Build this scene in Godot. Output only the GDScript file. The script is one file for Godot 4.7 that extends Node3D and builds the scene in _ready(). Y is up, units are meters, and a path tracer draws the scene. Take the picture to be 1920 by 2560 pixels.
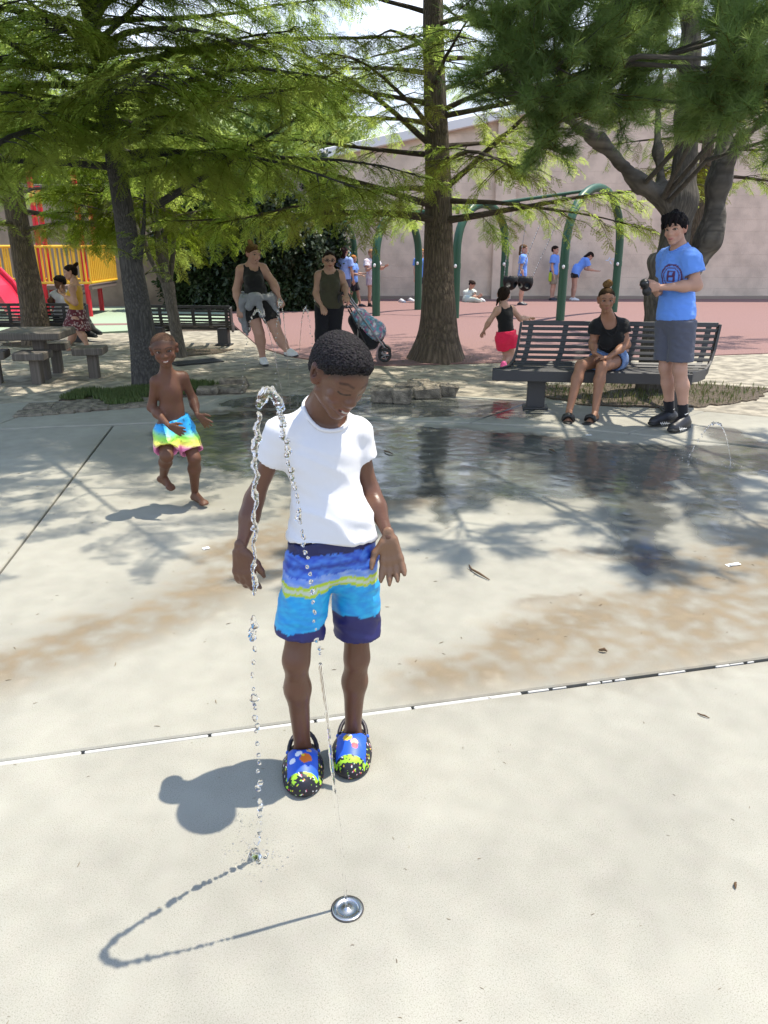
extends Node3D
# A splash pad in a small park: a boy by a water jet, people, trees, benches, swings and a block wall.

var rng := RandomNumberGenerator.new()
var mats := {}
var taken := {}
const SUN := Vector3(-0.32, -1.0, 0.16)

func _ready() -> void:
	rng.seed = 77
	# ---- camera
	var cam := Camera3D.new()
	cam.name = "camera"
	add_child(cam)
	cam.position = Vector3(0, 1.55, 0)
	cam.rotation_degrees = Vector3(-19.4, 0, 0)
	cam.fov = 67.3
	cam.near = 0.05
	cam.far = 400.0
	cam.current = true
	# ---- sky, exposure
	var e := Environment.new()
	e.background_mode = Environment.BG_SKY
	var sk := ProceduralSkyMaterial.new()
	sk.sky_top_color = Color(0.47, 0.58, 0.76)
	sk.sky_horizon_color = Color(0.90, 0.93, 0.96)
	sk.sky_curve = 0.22
	sk.ground_bottom_color = Color(0.40, 0.38, 0.34)
	sk.ground_horizon_color = Color(0.70, 0.70, 0.68)
	sk.sun_angle_max = 12.0
	sk.sky_cover = cloud_cover()
	sk.sky_cover_modulate = Color(1, 1, 1, 0.5)
	sk.sky_energy_multiplier = 1.15
	var sky := Sky.new()
	sky.sky_material = sk
	e.sky = sky
	e.tonemap_mode = Environment.TONE_MAPPER_LINEAR
	e.tonemap_exposure = 1.40
	e.sdfgi_enabled = true
	e.ssao_enabled = true
	e.ssil_enabled = true
	var we := WorldEnvironment.new()
	we.name = "environment"
	we.environment = e
	add_child(we)
	# ---- sun
	var sun := DirectionalLight3D.new()
	sun.name = "sun"
	add_child(sun)
	sun.look_at_from_position(-SUN * 10.0, Vector3.ZERO, Vector3(0, 0, 1))
	sun.light_energy = 1.6
	sun.light_color = Color(1.0, 0.965, 0.90)
	sun.light_angular_distance = 0.5
	sun.shadow_enabled = true
	# ---- the place
	make_materials()
	ground()
	walls()
	trees()
	furniture()
	playground()
	people()
	water()
	litter()

func cloud_cover() -> ImageTexture:
	var f := FastNoiseLite.new()
	f.seed = 5
	f.frequency = 1.6
	f.fractal_octaves = 5
	var im := Image.create(256, 128, false, Image.FORMAT_RGBA8)
	for y in 128:
		var el: float = (0.5 - (y + 0.5) / 128.0) * PI
		for x in 256:
			var az: float = (x + 0.5) / 256.0 * TAU
			var d := Vector3(cos(az) * cos(el), sin(el) * 2.2, sin(az) * cos(el))
			var a: float = clampf(f.get_noise_3dv(d) * 2.2 + 0.25, 0.0, 1.0) if el > 0.0 else 0.0
			im.set_pixel(x, y, Color(1, 1, 1, a))
	return ImageTexture.create_from_image(im)

# ---------------------------------------------------------------- naming
func nm(called: String) -> String:
	if not taken.has(called):
		taken[called] = 0
		return called
	taken[called] += 1
	return "%s_%03d" % [called, taken[called]]

func thing(called: String, at: Vector3, label: String, category: String, group := "", kind := "") -> Node3D:
	var o := Node3D.new()
	o.name = nm(called)
	add_child(o)
	o.position = at
	tag(o, label, category, group, kind)
	return o

func tag(o: Node, label: String, category: String, group := "", kind := "") -> void:
	if label != "":
		o.set_meta("label", label)
	if category != "":
		o.set_meta("category", category)
	if group != "":
		o.set_meta("group", group)
	if kind != "":
		o.set_meta("kind", kind)

func put(called: String, me: Mesh, m: Material, parent: Node = null, at := Vector3.ZERO) -> MeshInstance3D:
	var o := MeshInstance3D.new()
	o.name = nm(called) if parent == null or parent == self else called
	o.mesh = me
	o.material_override = m
	o.position = at
	if parent == null:
		parent = self
	parent.add_child(o, true)
	if parent != self:
		fix_name(o, called)
	return o

func fix_name(o: Node, called: String) -> void:
	var p := o.get_parent()
	var t: Dictionary = p.get_meta("_n", {})
	if not t.has(called):
		t[called] = 0
	else:
		t[called] += 1
		o.name = "%s_%03d" % [called, t[called]]
	p.set_meta("_n", t)

func struct(called: String, me: Mesh, m: Material, label := "", category := "") -> MeshInstance3D:
	var o := put(called, me, m)
	tag(o, label, category, "", "structure")
	return o

# ---------------------------------------------------------------- materials
func lin(r: float, g: float, b: float) -> Color:
	return Color(r, g, b).linear_to_srgb()

func mt(called: String, c: Color, rough := 0.8, opt := {}) -> StandardMaterial3D:
	if mats.has(called):
		return mats[called]
	var m := StandardMaterial3D.new()
	m.resource_name = called
	m.albedo_color = c.linear_to_srgb()
	m.roughness = rough
	m.vertex_color_use_as_albedo = true
	for key in opt:
		m.set(key, opt[key])
	mats[called] = m
	return m

func ntex(sd: int, freq: float, lo: float, hi: float, size := 512, oct := 4, kind := FastNoiseLite.TYPE_SIMPLEX_SMOOTH) -> NoiseTexture2D:
	var f := FastNoiseLite.new()
	f.seed = sd
	f.noise_type = kind
	f.frequency = freq
	f.fractal_octaves = oct
	var t := NoiseTexture2D.new()
	t.width = size
	t.height = size
	t.seamless = true
	t.noise = f
	var g := Gradient.new()
	g.set_color(0, Color(lo, lo, lo))
	g.set_color(1, Color(hi, hi, hi))
	t.color_ramp = g
	return t

func tri(m: StandardMaterial3D, s: float) -> void:
	m.uv1_triplanar = true
	m.uv1_world_triplanar = true
	m.uv1_scale = Vector3(s, s, s)

func make_materials() -> void:
	var fine := ntex(3, 0.09, 0.0, 1.0, 512, 5)
	var speck := ntex(4, 0.30, 0.55, 1.10, 1024, 3)
	speck.color_ramp.add_point(0.24, Color(0.87, 0.86, 0.83))
	speck.color_ramp.add_point(0.34, Color(0.94, 0.94, 0.93))
	speck.color_ramp.add_point(0.7, Color(1.0, 1.0, 1.0))
	mats["_fine"] = fine
	mats["_speck"] = speck
	# walkway concrete
	var m := mt("walkway_concrete", Color(0.40, 0.36, 0.29), 0.88)
	m.albedo_texture = ntex(8, 0.02, 0.62, 1.15, 512, 6)
	tri(m, 0.45)
	m.heightmap_enabled = true
	m.heightmap_texture = fine
	m.heightmap_scale = 0.25
	m.detail_enabled = true
	m.detail_albedo = speck
	m.detail_blend_mode = BaseMaterial3D.BLEND_MODE_MUL
	m.detail_uv_layer = BaseMaterial3D.DETAIL_UV_2
	m.uv2_triplanar = true
	m.uv2_world_triplanar = true
	m.uv2_scale = Vector3(2, 2, 2)
	m = mt("soil", Color(0.13, 0.10, 0.07), 0.95)
	m.albedo_texture = ntex(9, 0.05, 0.45, 1.25, 512, 5)
	tri(m, 0.8)
	m.heightmap_enabled = true
	m.heightmap_texture = fine
	m.heightmap_scale = 1.2
	m = mt("rubber_red", Color(0.275, 0.155, 0.142), 0.9)
	m.albedo_texture = ntex(10, 0.16, 0.7, 1.12, 512, 4)
	tri(m, 0.5)
	m.heightmap_enabled = true
	m.heightmap_texture = fine
	m.heightmap_scale = 0.3
	m = mt("rubber_green", Color(0.36, 0.46, 0.33), 0.9)
	m.albedo_texture = ntex(11, 0.16, 0.75, 1.1, 512, 4)
	tri(m, 0.5)
	m = mt("wall_paint", Color(0.70, 0.575, 0.45), 0.9)
	m.albedo_texture = ntex(12, 0.012, 0.88, 1.06, 512, 6)
	tri(m, 0.25)
	m.heightmap_enabled = true
	m.heightmap_texture = ntex(13, 0.2, 0, 1, 512, 3)
	m.heightmap_scale = 0.5
	m = mt("bark_cypress", Color(0.24, 0.18, 0.13), 0.95)
	m.heightmap_enabled = true
	m.heightmap_texture = bark_tex(21, 6, 30)
	m.heightmap_scale = 3.0
	m.albedo_texture = bark_tex(22, 5, 26, 0.5)
	m = mt("bark_grey", Color(0.17, 0.16, 0.145), 0.95)
	m.heightmap_enabled = true
	m.heightmap_texture = bark_tex(23, 16, 26)
	m.heightmap_scale = 2.0
	m.albedo_texture = bark_tex(24, 12, 20, 0.5)
	m = mt("bark_pine", Color(0.24, 0.21, 0.175), 0.95)
	m.heightmap_enabled = true
	m.heightmap_texture = bark_tex(25, 9, 30)
	m.heightmap_scale = 0.9
	m.albedo_texture = bark_tex(26, 6, 22, 0.55)
	mt("bench_metal", Color(0.046, 0.045, 0.046), 0.55)
	mt("stool_wood", Color(0.24, 0.21, 0.18), 0.85, {"albedo_texture": bark_tex(27, 3, 40, 0.6)})
	m = mt("stone_rough", Color(0.30, 0.26, 0.20), 0.9)
	m.albedo_texture = ntex(14, 0.03, 0.5, 1.15, 256, 5)
	tri(m, 1.2)
	m.heightmap_enabled = true
	m.heightmap_texture = fine
	m.heightmap_scale = 1.5
	mt("swing_green", Color(0.010, 0.075, 0.036), 0.45, {"clearcoat_enabled": true, "clearcoat": 0.15})
	mt("chain_metal", Color(0.42, 0.42, 0.42), 0.4, {"metallic": 0.8})
	mt("steel", Color(0.62, 0.62, 0.63), 0.24, {"metallic": 1.0})
	mt("rubber_black", Color(0.018, 0.018, 0.02), 0.6)
	mt("play_red", Color(0.60, 0.014, 0.028), 0.35)
	mt("play_yellow", Color(0.78, 0.44, 0.035), 0.4)
	mt("play_deck", Color(0.16, 0.12, 0.11), 0.7)
	mt("paper", Color(0.8, 0.8, 0.78), 0.7)
	var w := mt("water", Color(1, 1, 1), 0.0)
	w.vertex_color_use_as_albedo = false
	w.albedo_color = Color(1, 1, 1, 0.0)
	w.transparency = BaseMaterial3D.TRANSPARENCY_ALPHA
	w.refraction_enabled = true
	w.refraction_scale = 0.033
	var sm := mt("skin", Color(1, 1, 1), 0.52)
	sm.metallic_specular = 0.38
	sm.heightmap_enabled = true
	sm.heightmap_texture = fine
	sm.heightmap_scale = 0.03
	tri(sm, 5.0)
	mt("skin_wet", Color(1, 1, 1), 0.36, {"metallic_specular": 0.45, "heightmap_enabled": true, "heightmap_texture": fine, "heightmap_scale": 0.03})
	tri(mats["skin_wet"], 5.0)
	mt("cloth", Color(1, 1, 1), 0.92, {"rim_enabled": true, "rim": 0.25})
	sm = mats["cloth"]
	sm.heightmap_enabled = true
	sm.heightmap_texture = ntex(15, 0.35, 0, 1, 256, 2)
	sm.heightmap_scale = 0.05
	tri(sm, 5.0)
	mt("nylon", Color(1, 1, 1), 0.5)
	mt("rubber_sole", Color.WHITE, 0.6)
	pn.seed = 3
	pn.frequency = 1.0
	pn.fractal_octaves = 2
	mt("hair", Color(1, 1, 1), 0.75, {"metallic_specular": 0.22})
	mt("leather", Color(1, 1, 1), 0.45)
	mt("foam", Color(1, 1, 1), 0.5)

func bark_tex(sd: int, fx: float, fy: float, lo := 0.0) -> ImageTexture:
	# vertical furrows: cells stretched along the trunk (v runs up the trunk)
	var f := FastNoiseLite.new()
	f.seed = sd
	f.noise_type = FastNoiseLite.TYPE_SIMPLEX
	f.frequency = 1.0
	f.fractal_type = FastNoiseLite.FRACTAL_RIDGED
	f.fractal_octaves = 4
	var im := Image.create(192, 192, false, Image.FORMAT_RGB8)
	for y in 192:
		for x in 192:
			var a := x / 192.0 * TAU
			var b := y / 192.0 * TAU
			var v: float = f.get_noise_3d(cos(a) * fy / TAU + 7.0 + sin(b) * 0.6, sin(a) * fy / TAU, fx * 0.16 * sin(b) + fx * 0.16 * cos(b) * 1.3)
			v = clampf(0.5 - v * 0.5, 0.0, 1.0)
			v = lerpf(lo, 1.0, v)
			im.set_pixel(x, y, Color(v, v, v))
	return ImageTexture.create_from_image(im)

# ---------------------------------------------------------------- mesh builder
class MB:
	var v := PackedVector3Array()
	var n := PackedVector3Array()
	var c := PackedColorArray()
	var u := PackedVector2Array()
	var i := PackedInt32Array()
	var col := Color.WHITE

	func put(p: Vector3, nn: Vector3, uv := Vector2.ZERO) -> int:
		v.append(p)
		n.append(nn)
		c.append(col)
		u.append(uv)
		return v.size() - 1

	func face(pts: Array, inside: Vector3) -> void:
		# a flat polygon (convex), turned so that it looks away from «inside»
		var a: Vector3 = pts[0]
		var b: Vector3 = pts[1]
		var d: Vector3 = pts[2]
		var nn := (d - a).cross(b - a).normalized()
		var flip := nn.dot(a - inside) < 0.0
		if flip:
			nn = -nn
		var s := v.size()
		for p in pts:
			put(p, nn, Vector2(p.x, p.z))
		for k in range(1, pts.size() - 1):
			if flip:
				i.append_array(PackedInt32Array([s, s + k + 1, s + k]))
			else:
				i.append_array(PackedInt32Array([s, s + k, s + k + 1]))

	func box(ctr: Vector3, size: Vector3, bev := 0.0, B := Basis()) -> void:
		var h := size * 0.5
		if bev <= 0.0:
			for ax in 3:
				for s in [-1.0, 1.0]:
					var pts := []
					for q in [[-1, -1], [1, -1], [1, 1], [-1, 1]]:
						var p := Vector3.ZERO
						p[ax] = s * h[ax]
						p[(ax + 1) % 3] = q[0] * h[(ax + 1) % 3]
						p[(ax + 2) % 3] = q[1] * h[(ax + 2) % 3]
						pts.append(ctr + B * p)
					face(pts, ctr)
			return
		var P := {}
		for sx in [-1, 1]:
			for sy in [-1, 1]:
				for sz in [-1, 1]:
					var s3 := Vector3(sx, sy, sz)
					for ax in 3:
						var p := Vector3.ZERO
						for k in 3:
							p[k] = s3[k] * (h[k] if k == ax else h[k] - bev)
						P[[sx, sy, sz, ax]] = ctr + B * p
		for ax in 3:
			for s in [-1, 1]:
				var pts := []
				for q in [[-1, -1], [1, -1], [1, 1], [-1, 1]]:
					var key := [0, 0, 0, ax]
					key[ax] = s
					key[(ax + 1) % 3] = q[0]
					key[(ax + 2) % 3] = q[1]
					pts.append(P[key])
				face(pts, ctr)
			# edges that run along ax
			var a1 := (ax + 1) % 3
			var a2 := (ax + 2) % 3
			for s1 in [-1, 1]:
				for s2 in [-1, 1]:
					var ks := []
					for w in [[-1, a1], [1, a1], [1, a2], [-1, a2]]:
						var key := [0, 0, 0, w[1]]
						key[ax] = w[0]
						key[a1] = s1
						key[a2] = s2
						ks.append(P[key])
					face(ks, ctr)
		for sx in [-1, 1]:
			for sy in [-1, 1]:
				for sz in [-1, 1]:
					face([P[[sx, sy, sz, 0]], P[[sx, sy, sz, 1]], P[[sx, sy, sz, 2]]], ctr)

	func tube(path: PackedVector3Array, rad: PackedFloat32Array, sides := 8, cap := true, vs := 1.0, wob: FastNoiseLite = null, wamp := 0.0) -> void:
		var m := path.size()
		var t0 := (path[1] - path[0]).normalized()
		var side := t0.cross(Vector3.UP if absf(t0.y) < 0.9 else Vector3.RIGHT).normalized()
		var start := v.size()
		var along := 0.0
		for k in m:
			var t := (path[mini(k + 1, m - 1)] - path[maxi(k - 1, 0)]).normalized()
			side = (side - t * side.dot(t)).normalized()
			var up := t.cross(side)
			if k > 0:
				along += path[k].distance_to(path[k - 1])
			for s in sides + 1:
				var a := TAU * s / sides
				var d := side * cos(a) + up * sin(a)
				var r: float = rad[k]
				if wob:
					r *= 1.0 + wamp * wob.get_noise_3d(cos(a) * 3.0, sin(a) * 3.0, along * 1.2)
				put(path[k] + d * r, d, Vector2(float(s) / sides, along * vs))
		for k in m - 1:
			for s in sides:
				var a := start + k * (sides + 1) + s
				var b := a + sides + 1
				i.append_array(PackedInt32Array([a, b, a + 1, a + 1, b, b + 1]))
		if cap:
			for w in [0, m - 1]:
				var t := (path[1] - path[0]).normalized() * -1.0 if w == 0 else (path[m - 1] - path[m - 2]).normalized()
				var cc := put(path[w], t)
				for s in sides:
					var a: int = start + w * (sides + 1) + s
					if w == 0:
						i.append_array(PackedInt32Array([cc, a, a + 1]))
					else:
						i.append_array(PackedInt32Array([cc, a + 1, a]))

	func bar(a: Vector3, b: Vector3, r: float, sides := 8) -> void:
		tube(PackedVector3Array([a, b]), PackedFloat32Array([r, r]), sides)

	func lathe(prof: PackedVector2Array, sides: int, ctr: Vector3, B := Basis()) -> void:
		# prof: (radius, height), from the bottom outwards and up
		var start := v.size()
		var m := prof.size()
		for k in m:
			var d := prof[mini(k + 1, m - 1)] - prof[maxi(k - 1, 0)]
			var nr := Vector2(d.y, -d.x).normalized()
			for s in sides + 1:
				var a := TAU * s / sides
				var o := Vector3(cos(a), 0, sin(a))
				put(ctr + B * (o * prof[k].x + Vector3(0, prof[k].y, 0)), B * (o * nr.x + Vector3(0, nr.y, 0)))
		for k in m - 1:
			for s in sides:
				var a := start + k * (sides + 1) + s
				var b := a + sides + 1
				i.append_array(PackedInt32Array([a, a + 1, b, a + 1, b + 1, b]))

	func sphere(ctr: Vector3, r: Vector3, seg := 10, rings := 6) -> void:
		var start := v.size()
		for k in rings + 1:
			var f := PI * k / rings
			for s in seg + 1:
				var a := TAU * s / seg
				var d := Vector3(cos(a) * sin(f), -cos(f), sin(a) * sin(f))
				put(ctr + d * r, (d / r).normalized())
		for k in rings:
			for s in seg:
				var a := start + k * (seg + 1) + s
				var b := a + seg + 1
				i.append_array(PackedInt32Array([a, a + 1, b, a + 1, b + 1, b]))

	func leaf(a: Vector3, d: Vector3, w: Vector3, nn: Vector3) -> void:
		# a rhombus from a along d, half as wide as w on each side
		if nn.dot(d.cross(w)) < 0.0:
			w = -w
		var s := put(a, nn)
		put(a + d * 0.5 + w, nn)
		put(a + d, nn)
		put(a + d * 0.5 - w, nn)
		i.append_array(PackedInt32Array([s, s + 1, s + 2, s, s + 2, s + 3]))

	func normals() -> void:
		n.resize(v.size())
		n.fill(Vector3.ZERO)
		for k in range(0, i.size(), 3):
			var a := i[k]
			var b := i[k + 1]
			var d := i[k + 2]
			var f := (v[d] - v[a]).cross(v[b] - v[a])
			n[a] += f
			n[b] += f
			n[d] += f
		for k in n.size():
			n[k] = n[k].normalized()

	func mesh() -> ArrayMesh:
		var arr := []
		arr.resize(Mesh.ARRAY_MAX)
		arr[Mesh.ARRAY_VERTEX] = v
		arr[Mesh.ARRAY_NORMAL] = n
		arr[Mesh.ARRAY_COLOR] = c
		arr[Mesh.ARRAY_TEX_UV] = u
		arr[Mesh.ARRAY_INDEX] = i
		var me := ArrayMesh.new()
		me.add_surface_from_arrays(Mesh.PRIMITIVE_TRIANGLES, arr)
		return me

# ---------------------------------------------------------------- blended solids (smooth union of capsules, ellipsoids, cones; surface nets)
class Fld:
	var cell := 0.01
	var k := 60.0
	var P := []
	var S := []
	var C := []

	func _init(ce: float, blend: float) -> void:
		cell = ce
		k = 1.0 / blend

	func cap(a: Vector3, b: Vector3, ra: float, rb := -1.0, w := Vector3.ZERO, q := 1.0) -> void:
		P.append([0, a, b, ra, ra if rb < 0.0 else rb, w, q])

	func con(a: Vector3, b: Vector3, ra: float, rb: float, w := Vector3.ZERO, q := 1.0) -> void:
		P.append([2, a, b, ra, rb, w, q])

	func ell(ctr: Vector3, r: Vector3, B := Basis()) -> void:
		P.append([1, ctr, r, maxf(r.x, maxf(r.y, r.z)), B.inverse(), B, 1.0])

	func scap(a: Vector3, b: Vector3, ra: float, rb := -1.0, w := Vector3.ZERO, q := 1.0) -> void:
		S.append([0, a, b, ra, ra if rb < 0.0 else rb, w, q])

	func scon(a: Vector3, b: Vector3, ra: float, rb: float, w := Vector3.ZERO, q := 1.0) -> void:
		S.append([2, a, b, ra, rb, w, q])

	func sell(ctr: Vector3, r: Vector3, B := Basis()) -> void:
		S.append([1, ctr, r, maxf(r.x, maxf(r.y, r.z)), B.inverse(), B, 1.0])

	func cut(at: Vector3, outward: Vector3) -> void:
		C.append([at, outward.normalized()])

	static func bounds(pr: Array, m: float) -> AABB:
		if pr[0] == 1:
			var rr: float = pr[3] + m
			return AABB(pr[1] - Vector3.ONE * rr, Vector3.ONE * rr * 2.0)
		var r2: float = maxf(pr[3], pr[4]) * maxf(1.0, 1.0 / pr[6]) + m
		var lo: Vector3 = pr[1].min(pr[2])
		var hi: Vector3 = pr[1].max(pr[2])
		return AABB(lo - Vector3.ONE * r2, hi - lo + Vector3.ONE * r2 * 2.0)

	func build(mb: MB, paint: Callable, disp = null) -> void:
		var bb := bounds(P[0], cell * 3.0)
		for pr in P:
			bb = bb.merge(bounds(pr, cell * 3.0 + 0.3 / k))
		var o := bb.position
		var nx := int(bb.size.x / cell) + 2
		var ny := int(bb.size.y / cell) + 2
		var nz := int(bb.size.z / cell) + 2
		var nxy := nx * ny
		var F := PackedFloat32Array()
		F.resize(nxy * nz)
		var m := 3.0 / k
		for pr in P:
			add(F, pr, o, nx, ny, nz, m, false)
		for pr in S:
			add(F, pr, o, nx, ny, nz, cell * 2.0, true)
		if C.size():
			var kk := k
			for z in nz:
				for y in ny:
					var at := z * nxy + y * nx
					for x in nx:
						if F[at + x] > 0.001:
							var p := o + Vector3(x, y, z) * cell
							for cu in C:
								var d: float = (p - cu[0]).dot(cu[1])
								if d > -0.2:
									F[at + x] = minf(F[at + x], exp(-clampf(kk * d, -20.0, 20.0)))
		# which corners are inside
		var I := PackedByteArray()
		I.resize(nxy * nz)
		var rows := PackedInt32Array()
		rows.resize(ny * nz)
		for z in nz:
			for y in ny:
				var at := z * nxy + y * nx
				var cnt := 0
				for x in nx:
					if F[at + x] >= 1.0:
						I[at + x] = 1
						cnt += 1
				rows[z * ny + y] = cnt
		var idx := {}
		var first := mb.v.size()
		var kcell := cell
		var corner := PackedInt32Array([0, 1, nx, nx + 1, nxy, nxy + 1, nxy + nx, nxy + nx + 1])
		var coff := [Vector3(0, 0, 0), Vector3(1, 0, 0), Vector3(0, 1, 0), Vector3(1, 1, 0), Vector3(0, 0, 1), Vector3(1, 0, 1), Vector3(0, 1, 1), Vector3(1, 1, 1)]
		var ed := [[0, 1], [2, 3], [4, 5], [6, 7], [0, 2], [1, 3], [4, 6], [5, 7], [0, 4], [1, 5], [2, 6], [3, 7]]
		for z in nz - 1:
			for y in ny - 1:
				var r := rows[z * ny + y] + rows[z * ny + y + 1] + rows[(z + 1) * ny + y] + rows[(z + 1) * ny + y + 1]
				if r == 0 or r == nx * 4:
					continue
				var at := z * nxy + y * nx
				for x in nx - 1:
					var a := at + x
					var s := I[a] + I[a + 1] + I[a + nx] + I[a + nx + 1] + I[a + nxy] + I[a + nxy + 1] + I[a + nxy + nx] + I[a + nxy + nx + 1]
					if s == 0 or s == 8:
						continue
					var sum := Vector3.ZERO
					var cnt := 0
					for e in ed:
						var i0: int = a + corner[e[0]]
						var i1: int = a + corner[e[1]]
						if I[i0] != I[i1]:
							var l0 := log(maxf(F[i0], 0.0001))
							var l1 := log(maxf(F[i1], 0.0001))
							var t := clampf(l0 / (l0 - l1), 0.02, 0.98)
							sum += coff[e[0]].lerp(coff[e[1]], t)
							cnt += 1
					idx[a] = mb.v.size()
					mb.v.append(o + (Vector3(x, y, z) + sum / cnt) * kcell)
		# quads
		var q := mb.i
		var i_first := q.size()
		for a in idx:
			if I[a] != I[a + 1] and idx.has(a - nx) and idx.has(a - nxy) and idx.has(a - nx - nxy):
				quad(q, idx[a], idx[a - nx], idx[a - nx - nxy], idx[a - nxy], I[a] == 1)
			if I[a] != I[a + nx] and idx.has(a - 1) and idx.has(a - nxy) and idx.has(a - 1 - nxy):
				quad(q, idx[a], idx[a - nxy], idx[a - 1 - nxy], idx[a - 1], I[a] == 1)
			if I[a] != I[a + nxy] and idx.has(a - 1) and idx.has(a - nx) and idx.has(a - 1 - nx):
				quad(q, idx[a], idx[a - 1], idx[a - 1 - nx], idx[a - nx], I[a] == 1)
		mb.i = q
		var last := mb.v.size()
		mb.n.resize(last)
		mb.u.resize(last)
		mb.c.resize(last)
		norm(mb, first, i_first)
		if disp != null:
			for j in range(first, last):
				mb.v[j] += mb.n[j] * disp.call(mb.v[j], mb.n[j])
			norm(mb, first, i_first)
		for j in range(first, last):
			mb.c[j] = paint.call(mb.v[j], mb.n[j])

	func norm(mb: MB, first: int, i_first: int) -> void:
		for j in range(first, mb.v.size()):
			mb.n[j] = Vector3.ZERO
		for j in range(i_first, mb.i.size(), 3):
			var a := mb.i[j]
			var b := mb.i[j + 1]
			var d := mb.i[j + 2]
			var f := (mb.v[d] - mb.v[a]).cross(mb.v[b] - mb.v[a])
			mb.n[a] += f
			mb.n[b] += f
			mb.n[d] += f
		for j in range(first, mb.v.size()):
			mb.n[j] = mb.n[j].normalized()

	static func quad(q: PackedInt32Array, a: int, b: int, c: int, d: int, flip: bool) -> void:
		if flip:
			q.append(a); q.append(c); q.append(b); q.append(a); q.append(d); q.append(c)
		else:
			q.append(a); q.append(b); q.append(c); q.append(a); q.append(c); q.append(d)

	func add(F: PackedFloat32Array, pr: Array, o: Vector3, nx: int, ny: int, nz: int, m: float, sub: bool) -> void:
		var bb := bounds(pr, m)
		var lo := ((bb.position - o) / cell).floor().max(Vector3.ZERO)
		var hi := ((bb.end - o) / cell).ceil().min(Vector3(nx - 1, ny - 1, nz - 1))
		var type: int = pr[0]
		var a: Vector3 = pr[1]
		var nxy := nx * ny
		var kk := k
		var ra: float = pr[3]
		var dr := 0.0
		var w := Vector3.ZERO
		var q := 0.0
		var ab := Vector3.ZERO
		var inv := 0.0
		var ln := 1.0
		var bi := Basis()
		var r := Vector3.ONE
		var r2 := Vector3.ONE
		if type == 1:
			r = Vector3.ONE / pr[2]
			r2 = r * r
			bi = pr[4]
		else:
			dr = pr[4] - pr[3]
			w = pr[5]
			q = pr[6] - 1.0
			ab = pr[2] - a
			ab += w * (ab.dot(w) * q)
			ln = ab.length()
			inv = 1.0 / maxf(ln * ln, 1e-9)
			ln = maxf(ln, 1e-5)
		var sq := q != 0.0
		var abn := ab / ln
		for z in range(int(lo.z), int(hi.z) + 1):
			for y in range(int(lo.y), int(hi.y) + 1):
				var at := z * nxy + y * nx
				var p0 := o + Vector3(0, y, z) * cell - a
				for x in range(int(lo.x), int(hi.x) + 1):
					var p := p0
					p.x += x * cell
					var d: float
					if type == 1:
						p = bi * p
						var k0 := (p * r).length()
						if k0 > 3.0:
							continue
						d = k0 * (k0 - 1.0) / maxf((p * r2).length(), 1e-6)
					else:
						if sq:
							p += w * (p.dot(w) * q)
						if type == 0:
							var t := clampf(p.dot(ab) * inv, 0.0, 1.0)
							d = (p - ab * t).length() - ra - dr * t
						else:
							var tt := p.dot(abn)
							d = maxf((p - abn * tt).length() - ra - dr * clampf(tt / ln, 0.0, 1.0), maxf(-tt, tt - ln))
					if d < m:
						if sub:
							F[at + x] = minf(F[at + x], exp(clampf(kk * d, -20.0, 20.0)))
						else:
							F[at + x] += exp(-clampf(kk * d, -12.0, 20.0))

# ---------------------------------------------------------------- ground
const U0 := -8.0
const UW := 16.0
const V0 := -10.0
const VH := 11.5

func seg(p: Vector2, s: Array) -> float:
	# signed distance to a tapered capsule [a, b, ra, rb] on the ground
	var ab: Vector2 = s[1] - s[0]
	var t := clampf((p - s[0]).dot(ab) / maxf(ab.length_squared(), 1e-6), 0.0, 1.0)
	return (p - s[0] - ab * t).length() - lerpf(s[2], s[3], t)

func xz(v: Vector3) -> Vector2:
	return Vector2(v.x, v.z)

func mask(p: Vector2, list: Array, soft: float) -> float:
	var d := 9.0
	for s in list:
		d = minf(d, seg(p, s))
	return 1.0 - smoothstep(-soft, soft, d)

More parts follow.
